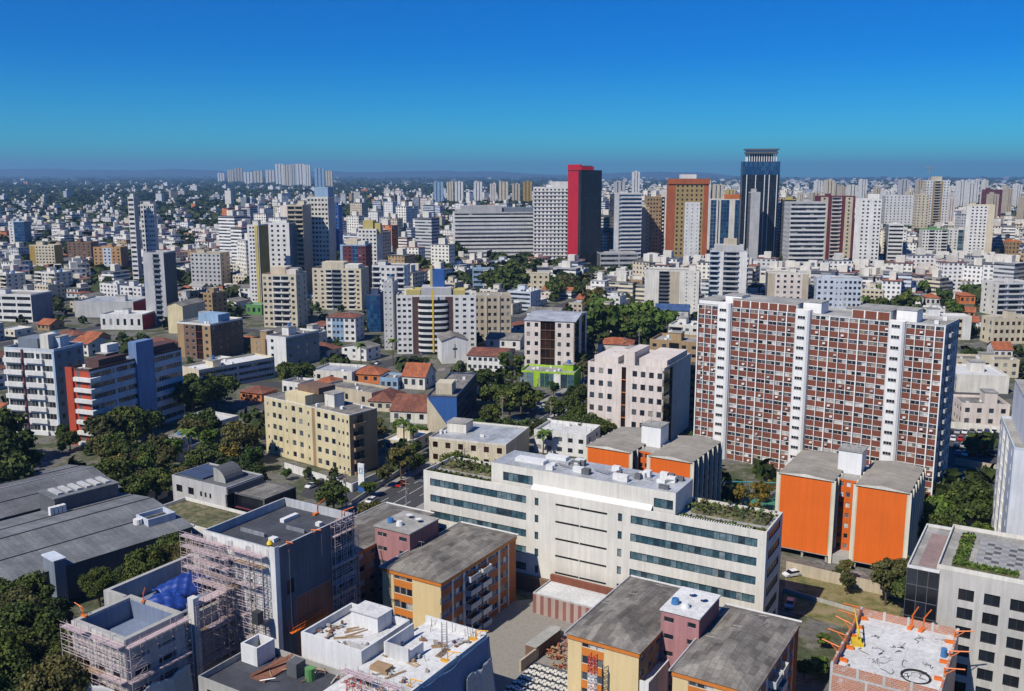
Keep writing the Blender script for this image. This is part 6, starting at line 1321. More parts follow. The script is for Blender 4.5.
hs('orange-roofed house at right above the yellow row', 'the right orange-roofed house', 1012, 350, 360, 994, 1022, -12, 'white', 'tile', 'gable', 'x', d=12, pitch=3)
hs('white house with orange hip roof among right-hand trees', 'the orange hip house', 940, 298, 306, 926, 946, -12, 'offw', 'tile', 'hip', d=12, pitch=2.5)
hs('red house with orange roof beside the right trees', 'the red right house', 975, 296, 304, 960, 978, -10, 'terra', 'tile', 'hip', d=12, pitch=2)
hs('dark brown warehouse roof behind the white hall', 'the dark brown warehouse', 520, 340, 350, 486, 528, -12, 'white', 'fibre', 'gable', 'x', d=18, pitch=2, name='warehouse', cat='warehouse')
hs('green-walled shop left of the cream stepped block', 'the green shop', 262, 306, 315, 246, 265, -10, 'green', 'metal', 'flat', d=10, name='shop', cat='shop')
hs('white walled low house on the avenue facing the villa', 'the avenue white house', 300, 385, 398, 282, 306, -28, 'white', 'fibre', 'flat', d=9)
hs('red-roofed cottage with pale blue awning, left of the cream walk-up', 'the awning cottage', 262, 394, 402, 240, 266, -24, 'terra', 'oldtile', 'hip', d=10, pitch=2)
hs('low shed with grey sheet roof among the left trees', 'the shed among left trees', 218, 424, 434, 184, 222, -30, 'lgrey', 'slab', 'flat', d=10, name='shed', cat='shed')

# ------------------------------------------------------------------ trees
def crown_mesh(seed, rx, rz, z0, n_cl, n_leaf, s, mat, mat2=None):
    r = np.random.default_rng(seed); cs = []
    while len(cs) < n_cl:
        p = r.uniform(-1, 1, 3)
        if .25 < np.linalg.norm(p) < 1: cs.append(p*np.array([rx, rx, rz])*.78+np.array([0, 0, z0+rz]))
    cs = np.array(cs); rad = r.uniform(.22, .42, n_cl)*rx
    ci = np.repeat(np.arange(n_cl), n_leaf); N = len(ci)
    d = r.normal(size=(N, 3)); d /= np.linalg.norm(d, axis=1)[:, None]; d[:, 2] = np.where(d[:, 2] < -.3, -d[:, 2], d[:, 2])
    c = cs[ci]+d*rad[ci][:, None]*r.uniform(.55, 1.12, N)[:, None]*np.array([1, 1, .8])
    nrm = d+r.normal(size=(N, 3))*.55; nrm /= np.linalg.norm(nrm, axis=1)[:, None]
    up = np.array([0.1, 0.2, 1.0]); a = np.cross(nrm, up); a /= (np.linalg.norm(a, axis=1)[:, None]+1e-6); b = np.cross(nrm, a)
    t = r.uniform(0, math.pi, N)[:, None]; a, b = a*np.cos(t)+b*np.sin(t), b*np.cos(t)-a*np.sin(t); ss = s*r.uniform(.6, 1.3, N)[:, None]
    V = np.stack([c-a*ss-b*ss*.6, c+a*ss*.4-b*ss, c+a*ss+b*ss*.6, c-a*ss*.4+b*ss], 1).reshape(-1, 3)
    return bulk('crown', V, np.arange(N*4).reshape(-1, 4), [mat], np.zeros(N)), cs
def trunk_mesh(seed, cs, h0, r0):
    rs = random.Random(seed); mb = MB(); mb.bar((0, 0, -.3), (rs.uniform(-.2, .2), rs.uniform(-.2, .2), h0), r0, BARK, 8, r0*.7)
    for c in cs[:7]: mb.bar((0, 0, h0*.8), tuple(c*np.array([.8, .8, .92])), r0*.5, BARK, 5, r0*.15)
    return mb.mesh('trunk')
TREES = {}
def tree_kind(key, rx, rz, h0, ncl, nl, s, mat, vars_=3):
    L = []
    for k in range(vars_):
        me, cs = crown_mesh(hash(key) % 97+k*7 if False else sum(map(ord, key))+k*7, rx*(.9+.12*k), rz, h0, ncl, nl, s, mat); L.append((me, trunk_mesh(k+3, cs, h0+rz*.5, rx*.07)))
    TREES[key] = L
tree_kind('huge', 5.2, 3.8, 3.0, 44, 420, .17, LEAF, 2); tree_kind('hugeolive', 4.8, 3.6, 3.2, 36, 380, .17, LEAF2, 2)
tree_kind('big', 5.2, 3.8, 3.0, 34, 150, .34, LEAF); tree_kind('olive', 4.2, 3.4, 3.2, 26, 110, .32, LEAF2); tree_kind('bright', 3.2, 2.6, 1.8, 20, 100, .28, LEAF3)
tree_kind('autumn', 3.8, 3.2, 3, 18, 70, .3, AUTUMN); tree_kind('far', 4.6, 3.6, 2.4, 18, 34, .72, LEAF); tree_kind('farbright', 4.2, 3.2, 2.0, 16, 32, .66, LEAF3); tree_kind('farolive', 4.4, 3.4, 2.2, 16, 32, .66, LEAF2)
TPOS = []
TDESC = dict(huge='dark green', hugeolive='olive brown', big='dark green', olive='olive brown', bright='bright green', autumn='yellow-leaved', far='dark green', farbright='fresh green', farolive='olive green')
def tree(kind, x, y, s=1.0, label=None, group='trees among the buildings', z=0):
    me, tm = random.choice(TREES[kind]); r = empty('tree', (x, y, z), random.uniform(0, 6.28), label, 'tree', group); r.scale = (s*random.uniform(.9, 1.1), s*random.uniform(.9, 1.1), s*random.uniform(.85, 1.2))
    link(bpy.data.objects.new('trunk', tm), r); link(bpy.data.objects.new('crown', me), r); TPOS.append((x, y, 5*s, r, kind)); return r
NOBUILD = [(146, 300, 26), (128, 272, 12), (75, 196, 24)]
def inside_hero(x, y, m):
    if m > 3 and any(math.hypot(x-a, y-b) < r+m for a, b, r in NOBUILD): return True
    for hh in HEROES:
        o, yaw, w, d = hh['foot']; dx, dy = x-o.x, y-o.y; c, s = math.cos(yaw), math.sin(yaw); u, v = dx*c+dy*s, -dx*s+dy*c
        if -m < u < w+m and -m < v < d+m: return True
    return False
def clear_view(x, y, rad, h, share=.2):
    dist = math.hypot(x, y); a, b = proj(x-rad, y, h), proj(x+rad, y, h); yt = a[1]
    for hh in HEROES:
        if hh['dist'] > dist and hh['x0'] < b[0]-1 and hh['x1'] > a[0]+1 and yt < hh['yb']-share*(hh['yb']-hh['yt']): return False
    return True
def on_street(x, y, m):
    dx, dy = x-A0.x, y-A0.y; t = dx*rd[0]+dy*rd[1]; s = dx*rn[0]+dy*rn[1]
    for q in STREETS_S:
        if abs(s-q) < m+(10 if q == 0 else 5): return True
    return any(abs(t-q) < m+5 for q in STREETS_T)
# clumps of trees read off the photograph: pixel of the foot, kind, size
def clump(x0, x1, y0, y1, n, kinds, s0, s1, seed, check=True, gap=3.2):
    r = random.Random(seed); k = 0; tries = 0
    while k < n and tries < n*12:
        tries += 1; px, py = r.uniform(x0, x1), r.uniform(y0, y1); p = P(px, py, 0); s = r.uniform(s0, s1); kd = r.choice(kinds)
        if inside_hero(p.x, p.y, 1.5 if check else .2): continue
        if check and not clear_view(p.x, p.y, 4*s, 8.5*s, .35): continue
        if any((p.x-q[0])**2+(p.y-q[1])**2 < (gap*s)**2 for q in TPOS): continue
        tree(kd, p.x, p.y, s); k += 1
def ctree(px, py_top, py_base, kind, h=8.6, label=None):
    p = P(px, py_base, 0); hh = height_at(p.y, py_top); return tree(kind, p.x, p.y, hh/h, label)
# bottom left canopy (foreground)
clump(-20, 66, 640, 760, 13, ['huge', 'huge', 'hugeolive'], 1.15, 1.6, 1, False)
clump(60, 200, 575, 640, 10, ['huge', 'hugeolive'], .7, 1.1, 2)
clump(-20, 40, 455, 510, 9, ['big', 'big', 'bright'], 1.2, 1.8, 3, False)
clump(104, 250, 465, 515, 24, ['olive', 'big', 'olive', 'big', 'big', 'bright', 'olive', 'bright', 'autumn'], .6, 1.15, 4)
clump(105, 215, 440, 470, 12, ['olive', 'big', 'olive', 'big', 'bright'], .85, 1.4, 5, False)
clump(60, 130, 436, 455, 7, ['big', 'olive', 'bright'], .5, .8, 31, False)
clump(0, 130, 300, 330, 10, ['far', 'farolive'], .6, .9, 32)
clump(230, 330, 300, 340, 10, ['far', 'farbright'], .5, .9, 33)
clump(215, 262, 448, 478, 6, ['autumn', 'bright', 'olive'], .9, 1.2, 6)
clump(256, 350, 478, 492, 6, ['bright', 'bright'], .35, .6, 7)
clump(260, 306, 388, 400, 7, ['far', 'big'], .9, 1.2, 8)
clump(186, 226, 400, 420, 5, ['big'], 1.1, 1.4, 9, False)
clump(375, 425, 420, 448, 6, ['bright', 'olive'], .6, .9, 10)
clump(400, 430, 440, 475, 4, ['bright'], .6, .9, 11)
clump(480, 545, 425, 440, 5, ['bright', 'big'], .5, .9, 12)
clump(480, 530, 395, 420, 6, ['big', 'far'], .8, 1.3, 13)
clump(568, 600, 400, 450, 6, ['big'], .7, 1.0, 14)
clump(570, 605, 430, 462, 3, ['big'], .9, 1.1, 15)
clump(592, 664, 322, 346, 24, ['farbright', 'farbright', 'farolive'], 1.7, 2.4, 16, False, 2.0)
clump(550, 650, 279, 303, 34, ['far', 'far', 'farolive'], 1.1, 1.6, 17, False)
clump(378, 460, 262, 290, 26, ['far'], 1.5, 2.2, 18, False)
clump(484, 530, 285, 306, 12, ['far'], 1.6, 2.3, 19, False)
clump(925, 1000, 520, 560, 10, ['big', 'bright'], .9, 1.35, 20, False)
clump(880, 912, 590, 612, 5, ['big', 'olive'], .7, 1.0, 21, False)
clump(820, 905, 575, 600, 6, ['olive', 'bright'], .25, .45, 22)
clump(700, 790, 490, 530, 8, ['bright', 'autumn'], .6, .9, 23)
clump(700, 1020, 268, 290, 26, ['far', 'farolive'], .8, 1.3, 44)
clump(850, 1020, 285, 320, 34, ['far', 'farbright', 'far'], 1.1, 1.7, 24)
clump(650, 720, 320, 350, 7, ['far'], .9, 1.2, 25)
clump(800, 830, 640, 680, 4, ['bright'], .4, .6, 26, False)
clump(880, 960, 330, 352, 6, ['far'], 1.0, 1.5, 27)
def palm(px, yt, yb, label):
    p = P(px, yb, 0); h = height_at(p.y, yt); r = empty('palm_tree', (p.x, p.y, 0), 0, label, 'palm', 'palms'); mb = MB(); mb.bar((0, 0, -.2), (.2, .1, h-1), .28, BARK, 8, .2); mb.build('trunk', r)
    v = MB(); rs = random.Random(int(px))
    for k in range(26):
        a = k*2.4; e = rs.uniform(-.1, 1.0); L = rs.uniform(2.4, 3.4); pts = []
        for q in range(7): t = q/6; pts.append(Vector((.2+math.cos(a)*L*t*math.cos(e*.6), .1+math.sin(a)*L*t*math.cos(e*.6), h-1+math.sin(e)*L*t-1.7*t*t)))
        side = Vector((-math.sin(a), math.cos(a), 0))
        for q in range(6):
            w0, w1 = .42*math.sin(math.pi*(q+.3)/7), .42*math.sin(math.pi*(q+1.3)/7)
            for sg in (-1, 1): v.face([pts[q], pts[q+1], pts[q+1]+side*sg*w1*1.4-Vector((0, 0, .25)), pts[q]+side*sg*w0*1.4-Vector((0, 0, .25))], LEAF3)
    v.build('crown', r)
for px, yt, yb, lab in ((404, 418, 462, 'tall palm beside the avenue left of the arcade building'), (413, 424, 455, 'shorter palm just right of the tall avenue palm'), (393, 338, 366, 'palm left of the rounded tower foot'), (361, 342, 366, 'palm beside the pale blue block'), (505, 352, 398, 'tall palm rising above the avenue'), (516, 360, 396, 'second palm above the avenue, slightly right'), (543, 430, 456, 'thin palm before the flat white house'), (190, 428, 470, 'palm among the olive trees on the left'), (862, 296, 330, 'palm behind the red slab')):
    palm(px, yt, yb, lab)
def araucaria(px, yt, yb, label):
    p = P(px, yb, 0); h = height_at(p.y, yt); r = empty('araucaria_pine', (p.x, p.y, 0), 0, label, 'pine tree', 'araucaria pines'); mb = MB(); mb.bar((0, 0, -.2), (0, 0, h-1), .45, BARK, 8, .2); rs = random.Random(int(px)); cl = []
    for k in range(26):
        a = k*2.4; z = h-1-rs.random()**1.6*h*.45; L = (3.6 if z < h-2 else 4.6)*rs.uniform(.7, 1.1); e = Vector((math.cos(a)*L, math.sin(a)*L, z+L*.28)); mb.bar((0, 0, z-.6), e, .1, BARK, 4, .04); cl.append(e)
    mb.build('trunk', r); v = MB()
    for c in cl:
        for k in range(60):
            nv = Vector((rs.gauss(0, 1), rs.gauss(0, 1), rs.gauss(0, .5))).normalized(); cc = c+nv*rs.uniform(.3, 1.3); p1 = nv.orthogonal()*.3; q1 = nv.cross(p1); v.face([cc-p1-q1, cc+p1-q1, cc+p1+q1, cc-p1+q1], LEAF)
    v.build('crown', r)
araucaria(906, 310, 356, 'dark umbrella-crowned pine right of the red slab roof'); araucaria(921, 318, 352, 'second umbrella pine, lower and to the right of its twin'); araucaria(873, 300, 345, 'umbrella pine directly behind the red slab'); araucaria(512, 358, 402, 'umbrella pine standing over the avenue')

# ------------------------------------------------------------------ cars, poles, walls
def car_proto(mat, van=False):
    r = empty('parked_car', (0, 0, 0)); m = MB(); L, Wd = (4.3, 1.75)
    prof = [(-2.15, .35), (-2.12, .78), (-1.25, .92), (1.5, .95), (2.1, .85), (2.15, .35)]
    n = len(prof)
    for sy in (-1, 1): m.face([(x, sy*.86, z) for x, z in (prof if sy < 0 else prof[::-1])][::-1], mat)
    for k in range(n): a, b = prof[k], prof[(k+1) % n]; m.face([(a[0], -.86, a[1]), (b[0], -.86, b[1]), (b[0], .86, b[1]), (a[0], .86, a[1])], mat)
    m.face([(-.55, -.68, 1.43), (1.2 if not van else 1.9, -.68, 1.43), (1.2 if not van else 1.9, .68, 1.43), (-.55, .68, 1.43)], mat); m.build('body', r)
    m = MB(); b0 = [(-1.2, -.80, .93), (1.75 if not van else 2.05, -.80, .93), (1.75 if not van else 2.05, .80, .93), (-1.2, .80, .93)]; t0 = [(-.55, -.68, 1.42), (1.2 if not van else 1.9, -.68, 1.42), (1.2 if not van else 1.9, .68, 1.42), (-.55, .68, 1.42)]
    for k in range(4): j = (k+1) % 4; m.face([b0[k], b0[j], t0[j], t0[k]], DARKG)
    m.build('windows', r)
    w = MB(); i = 12
    for k in range(i):
        a, b = 2*math.pi*k/i, 2*math.pi*(k+1)/i; w.face([(.33*math.cos(a), -.1, .33*math.sin(a)), (.33*math.cos(a), .1, .33*math.sin(a)), (.33*math.cos(b), .1, .33*math.sin(b)), (.33*math.cos(b), -.1, .33*math.sin(b))], RUBBER)
    for y in (-.1, .1): w.face([(.33*math.cos(2*math.pi*k/i), y, .33*math.sin(2*math.pi*k/i)) for k in range(i)][::(1 if y > 0 else -1)], STEEL)
    wm = w.mesh('wheel')
    for x in (-1.35, 1.35):
        for y in (-.8, .8): o = bpy.data.objects.new('wheel', wm); o.location = (x, y, .33); link(o, r)
    return r
CARM = [('white', flat('car_white', (.75,.75,.75), .25)), ('silver', flat('car_silver', (.42,.43,.45), .25)), ('black', flat('car_black', (.02,.02,.025), .2)), ('red', flat('car_red', (.5,.02,.02), .25)), ('grey', flat('car_grey', (.14,.15,.16), .25)), ('dark blue', flat('car_blue', (.02,.05,.16), .25))]
PROTO = {n: car_proto(m) for n, m in CARM}
bpy.context.view_layer.update(); note_kids(None); used = set(); ncar = 0; CKIDS = {n: list(KIDS[PROTO[n].name]) for n in PROTO}
def car(col, x, y, rz, where, group):
    p = PROTO[col]
    if col not in used: used.add(col); o = p
    else: o = copy_tree(p)
    o.location = (x, y, .03); o.rotation_euler = (0, 0, rz); tag(o, '%s car %s' % (col, where), 'car', group); return o
rs = random.Random(77); cols = [c for c, _ in CARM]
car('white', *P(792, 576).xy, R(20), 'parked on the grass below the right orange block', 'cars')
car('white', *P(557, 415).xy, RD, 'driving on the avenue right of the arcade building', 'cars'); car('white', *P(551, 420).xy, RD, 'just behind another on the avenue', 'cars')
car('white', *P(985, 479).xy, R(-8), 'on the street right of the red slab, right one', 'cars'); car('white', *P(968, 481).xy, R(-8), 'on the street right of the red slab, left one', 'cars')
car('silver', *P(790, 606).xy, RD, 'in the shade at the foot of the white office right end', 'cars')
car('red', *P(978, 441).xy, R(70), 'red among white ones in the car park', 'cars')
seen_ = {}
def ordw(k):
    return ['first', 'second', 'third', 'fourth', 'fifth', 'sixth', 'seventh', 'eighth', 'ninth', 'tenth', 'eleventh', 'twelfth', 'thirteenth', 'fourteenth'][k] if k < 14 else ('%dth' % (k+1) if (k+1) % 10 not in (1, 2, 3) else '%d%s' % (k+1, {1: 'st', 2: 'nd', 3: 'rd'}[(k+1) % 10]))
for j, (py, n, x0, x1) in enumerate(((433, 7, 950, 994), (440, 7, 953, 998), (447, 7, 956, 999), (455, 7, 958, 1000))):
    for k in range(n):
        px = x0+(x1-x0)*k/(n-1)
        if abs(px-978) < 5 and j == 1: continue
        c = rs.choice(cols); p = P(px, py); car(c, p.x, p.y, R(62)+rs.uniform(-.05, .05), 'in the car park, %s of the %s row' % (ordw(k), ('back', 'second', 'third', 'front')[j]), 'cars in the car park')
for k in range(80):
    t = -80+k*6.4+rs.uniform(-2, 2); s = rs.choice([-5.9, 5.9, 5.9, -5.9, 1.8]); x, y = avp(t, s); pp = proj(x, y, 0)
    if any(abs(t-q) < 9 for q in STREETS_T) or not (-20 < pp[0] < 1044) or rs.random() < .1: continue
    c = rs.choice(cols); car(c, x, y, RD+(math.pi if s < 0 else 0), '%s the avenue, %s in line' % ('driving along' if s == 1.8 else 'parked on the left kerb of' if s > 0 else 'parked on the right kerb of', ordw(k)), 'cars along the avenue')
for j, (px, py) in enumerate(((312, 487), (320, 484), (330, 482), (338, 479))): p = P(px, py); car(cols[(j*2) % 6], p.x, p.y, R(60), 'in the small yard left of the cream walk-up block, %s from the left' % ordw(j), 'cars in the small yard')
for s in STREETS_S:
    if s == 0: continue
    for k in range(40):
        t = rs.uniform(-60, 560); x, y = avp(t, s+rs.choice([-3.6, 3.6])); pp = proj(x, y, 0)
        if not (0 < pp[0] < 1024) or any(abs(t-q) < 9 for q in STREETS_T) or rs.random() < .5 or inside_hero(x, y, 2): continue
        c = rs.choice(cols); car(c, x, y, RD, 'in the side street %d metres off the avenue, %s one' % (abs(s), ordw(k)), 'cars in the side streets')
# unused prototypes never stay at the origin
for n in PROTO:
    if n not in used: bpy.data.objects.remove(PROTO[n], do_unlink=True)

def pole_proto():
    r = empty('utility_pole', (0, 0, 0)); m = MB(); m.cyl(0, 0, .2, -.2, 10.5, CONCP, 8, .13); m.build('post', r); m = MB(); m.box(-1.1, 1.1, -.06, .06, 9.6, 9.78, WOOD); m.box(-.8, .8, -.06, .06, 8.4, 8.55, WOOD); m.build('crossarm', r)
    m = MB(); m.bar((0, 0, 8.9), (0, -2.4, 9.6), .06, STEEL); m.build('lamp_arm', r); m = MB(); m.box(-.15, .15, -3.0, -2.3, 9.52, 9.68, STEEL); m.build('lamp_head', r); m = MB(); m.cyl(.45, 0, .28, 7.0, 8.0, STEEL, 8); m.build('transformer', r); return r
pp0 = pole_proto(); note_kids(None); first = True; wires = []
for sd in (-1, 1):
    last = None
    for k in range(13):
        t = -110+k*33; x, y = avp(t, sd*9.6); q = proj(x, y, 5)
        if inside_hero(x, y, .5): continue
        if any(abs(t-a) < 6 for a in STREETS_T): t += 8; x, y = avp(t, sd*9.6)
        o = pp0 if first else copy_tree(pp0); first = False; o.location = (x, y, .0); o.rotation_euler = (0, 0, RD-math.pi/2+(math.pi if sd > 0 else 0)*1.0)
        tag(o, 'concrete utility pole on the %s side of the avenue, %s in line' % ('right' if sd < 0 else 'left', ordw(k)), 'utility pole', 'utility poles along the avenue'); last = (x, y)
for sd in (-1, 1):
    ps = sorted([o.location.copy() for o in bpy.data.objects if o.name.startswith('utility_pole') and (('right' in o['label']) == (sd < 0))], key=lambda v: v.y); m = MB()
    for a, b in zip(ps[:-1], ps[1:]):
        if (b-a).length > 75: continue
        for off, z in ((-.9, 9.8), (0, 9.8), (.9, 9.8), (.4, 8.5)):
            q0 = None
            for k in range(9):
                t = k/8; v = a.lerp(b, t)+Vector((rn[0]*off, rn[1]*off, z-1.0*4*t*(1-t)))
                if q0 is not None: m.bar(q0, v, .03, RUBBER, 3)
                q0 = v
    m.build('power_line', label='overhead wires strung along the %s side of the avenue' % ('right' if sd < 0 else 'left'), cat='power line')
def low_wall(label, pts, h, col, name='boundary_wall', th=.3):
    m = MB()
    for a, b in zip(pts[:-1], pts[1:]):
        d = (Vector(b)-Vector(a)); n = Vector((-d.y, d.x)).normalized()*th/2; m.prism([(a[0]-n.x, a[1]-n.y), (b[0]-n.x, b[1]-n.y), (b[0]+n.x, b[1]+n.y), (a[0]+n.x, a[1]+n.y)], 0, h, W(col))
    m.build(name, label=label, cat='wall')
w2 = lambda px, py: tuple(P(px, py).xy)
low_wall('long stained stone wall below the right orange block', [w2(786, 572), w2(905, 600)], 2.6, 'beige'); low_wall('low kerb wall across the vacant lot right of the white office', [w2(783, 591), w2(868, 616)], .8, 'conc')
low_wall('white boundary wall in front of the cream walk-up block', [w2(285, 470), w2(352, 492), w2(386, 476)], 2.4, 'white'); low_wall('white wall behind the car park', [w2(950, 428), w2(1002, 433)], 2.4, 'offw'); low_wall('pale wall between car park and street', [w2(955, 465), w2(1000, 473)], 2.4, 'beige')
low_wall('grey retaining wall along the avenue left kerb', [w2(352, 506), w2(412, 466)], 1.6, 'conc')
# vacant lot, yard, court, car park surfaces
def patch(name, pts, z, mat, label=None):
    m = MB(); m.face([(*w2(*p), z) for p in pts], mat); m.build(name, kind='structure')
DRY = None
def drygrass():
    m, nt, n, l, b = newmat('dry_grass'); v = coords(nt); l.new(ramp(nt, noise(nt, v, .25, 5, .7), [(.35, (.06,.09,.02)), (.5, (.19,.16,.06)), (.65, (.28,.22,.13))]), b.inputs['Base Color']); b.inputs['Roughness'].default_value = .95; return m
DRY = drygrass()
patch('vacant_lot', [(783, 610), (890, 640), (905, 600), (786, 572)], .012, DRY); patch('yard', [(400, 820), (700, 760), (560, 596), (470, 606)], .012, flat('yard_concrete', (.27,.25,.22), .95))
patch('car_park', [(950, 463), (1006, 472), (1000, 430), (948, 428)], .034, ASPH); patch('yard', [(300, 496), (356, 510), (356, 486), (310, 478)], .012, ASPH)
patch('street', [(925, 500), (1010, 520), (1006, 476), (935, 468)], .036, ASPH)
# tennis court between the orange blocks
patch('sports_court', [(700, 515), (775, 520), (778, 497), (716, 492)], .05, flat('court_green', (.05,.20,.13), .8))
r = empty('court_fence', (*w2(712, 498), 0), R(-4), 'tall mesh fence with teal rail around the sports court by the red slab', 'fence')
m = MB()
for k in range(9): m.bar((k*3, 0, 0), (k*3, 0, 5), .07, STEEL)
m.build('fence_post', r, kind=None); m = MB()
for z in np.arange(.3, 5.1, .45): m.bar((0, 0, z), (24, 0, z), .02, STEEL)
for x in np.arange(0, 24.1, .6): m.bar((x, 0, .1), (x, 0, 5), .015, STEEL)
m.build('mesh_panel', r); m = MB(); m.bar((0, -.05, 4.9), (24, -.05, 4.9), .15, flat('teal_paint', (.02,.3,.35), .5)); m.build('top_rail', r)
# sawtooth canopies at the frame bottom and low podium beside the nearest block
o_ = P(496, 715, 0)
B = Bld('canopy_shed', 'rows of pale slatted roof panels in the yard at the bottom edge', 'shed', (o_.x, o_.y), YAW, 15, 13.5, 3.2, floors=1, short='the slatted shed', sep=False)
for f in 'FRKL': B.facade(f, 'k1:conc')
m = MB()
for k in range(13):
    for j in range(18): m.box(.2+j*.81, .82+j*.81, .15+k*1.0+.25*(j % 2), .62+k*1.0+.25*(j % 2), 3.25+.25*(k % 2), 3.45+.25*(k % 2), W('offw'))
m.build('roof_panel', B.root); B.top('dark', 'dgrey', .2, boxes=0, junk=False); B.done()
o_ = P(537, 628, 3.4); C['annexa'] = (.48,.36,.32); C['annexb'] = (.30,.13,.11)
B = Bld('podium', 'low grey flat-roofed annex with red banding beside the nearest block', 'annex', (P(533, 590, 5).x, P(533, 590, 5).y), YAW, 21, 8.4, 4.2, floors=1, short='the red-banded annex', sep=False)
B.facade('F', ' '.join(['k.5:annexb', 'k.6:annexa']*12)); B.facade('R', 'k1:pinkw'); B.facade('L', 'k1:pinkw'); B.facade('K', 'k1:pinkw'); B.top('slab', 'lgrey', .3, boxes=0, junk=False); m = MB(); m.box(0, 21, 7.4, 8.2, 4.21, 5.6, W('brick')); m.build('rear_band', B.root); B.done()
for (px, py, w, d, h, a, nm, lab, cat, col) in ((536, 660, 9, 2.4, 2.4, 56, 'container', 'long dark site container beside the slatted roofs', 'container', 'brown'), (548, 645, 5, 1.6, 1.5, 56, 'rubble_skip', 'small yellowish skip in the courtyard by the slatted roofs', 'skip', 'cream'), (521, 672, 6, .4, 2.2, 56, 'low_wall', 'stained low wall at the courtyard edge of the slatted roofs', 'wall', 'beige')):
    p = P(px, py, 0); m = MB(); m.box(0, w, 0, d, 0, h, W(col))
    if d > 1:
        for k in range(int(w/.6)): m.box(.15+k*.6, .3+k*.6, -.05, -.002, .1, h-.1, W(col))
        m.box(-.05, w+.05, -.08, d+.05, h+.002, h+.12, W('conc'))
    m.build(nm, loc=(p.x, p.y, 0), rz=R(a), label=lab, cat=cat)
rs = random.Random(61)
for k in range(26):
    p = P(rs.uniform(548, 566), rs.uniform(648, 668), 0); m = MB(); e = Vector((0, 0, .2))
    for q in range(5): e2 = e+Vector((rs.uniform(-1.2, 1.2), rs.uniform(-1.2, 1.2), rs.uniform(-.1, .4))); e2.z = max(.1, e2.z); m.bar(e, e2, .12, [flat('rust', (.35,.09,.04), .9), WOOD][k % 2]); e = e2
    m.build('scrap_pile', loc=(p.x, p.y, 0), rz=rs.uniform(0, 3), label='rusty scrap heaped against the nearest block wall', cat='scrap', group='scrap heap in the courtyard')
# white rooms at the lower frame edge between the two trimmed wings
o_ = P(598, 672, 9)
B = Bld('unfinished_building', 'small white half-built roof with red mast at the bottom edge', 'building site', (o_.x, o_.y), YAW, 9, 12, 9, floors=3, short='the small white roof', sep=False)
B = B; 
for f in 'FRKL': B.facade(f, 'k1:white')
B.top('whiteroof', 'white', .7, boxes=0, junk=False); B.done()
r = empty('lattice_mast', (*P(594, 640, 15).xy, 0), R(YAW), 'red and white lattice mast against the nearest block front wall', 'mast'); r.location.x -= .6; r.location.y -= 2.2
m = MB()
for z in range(0, 14):
    mm = REDP if z > 10 else WHITE
    for a, b in (((0, 0), (1.1, 0)), ((1.1, 0), (1.1, -1.1)), ((1.1, -1.1), (0, -1.1)), ((0, -1.1), (0, 0))): m.bar((*a, z), (*b, z+1), .05, mm); m.bar((*b, z), (*a, z+1), .05, mm); m.bar((*a, z), (*b, z), .05, mm); m.bar((*a, z), (*a, z+1), .07, mm)
m.build('mast', r)
r = empty('totem_sign', (*w2(362, 492), 0), R(-30), 'tall white and blue advertising totem at the avenue kerb', 'sign'); m = MB(); m.box(-1.1, 1.1, -.25, .25, 2, 8.5, WHITE); m.build('panel', r); m = MB(); m.box(-1.15, 1.15, -.3, .3, 0, 2.0, W('blue')); m.build('base', r); m = MB(); m.box(-.7, .7, -.27, -.253, 5.5, 7.2, W('lblue')); m.box(-.3, .3, -.285, -.272, 5.8, 6.9, WHITE); m.build('emblem', r)

# ------------------------------------------------------------------ ordinary houses and blocks in between
print('heroes', len(HEROES), 'objects', len(bpy.data.objects))
def near_hero(x, y):
    b = min(HEROES, key=lambda hh: (hh['foot'][0].x-x)**2+(hh['foot'][0].y-y)**2); o = b['foot'][0]; px, hx = proj(x, y, 0)[0], (b['x0']+b['x1'])/2
    if math.hypot(x, y) > b['dist']+12: rel = 'behind'
    elif math.hypot(x, y) < b['dist']-22: rel = 'in front of'
    else: rel = 'left of' if px < hx else 'right of'
    return rel, b['short']
wallset = ['white', 'offw', 'cream', 'beige', 'lgrey', 'pinkw', 'bwhite', 'white', 'tan', 'offw']
wname = dict(white='white', offw='off-white', cream='cream', beige='beige', lgrey='grey', pinkw='pinkish', bwhite='bluish white', terra='terracotta', tan='tan', slate='slate blue', brown='brown', ycream='yellow')
rname = dict(tile='orange tile', oldtile='dark red tile', fibre='grey sheet', metal='pale metal', slab='flat grey', whiteroof='flat white', dark='flat dark', concrete='flat concrete')
hp = []; ap = []; rs = random.Random(5)
roofs = ['tile', 'oldtile', 'fibre', 'fibre', 'metal', 'oldtile', 'slab', 'whiteroof', 'fibre', 'tile', 'dark', 'slab']
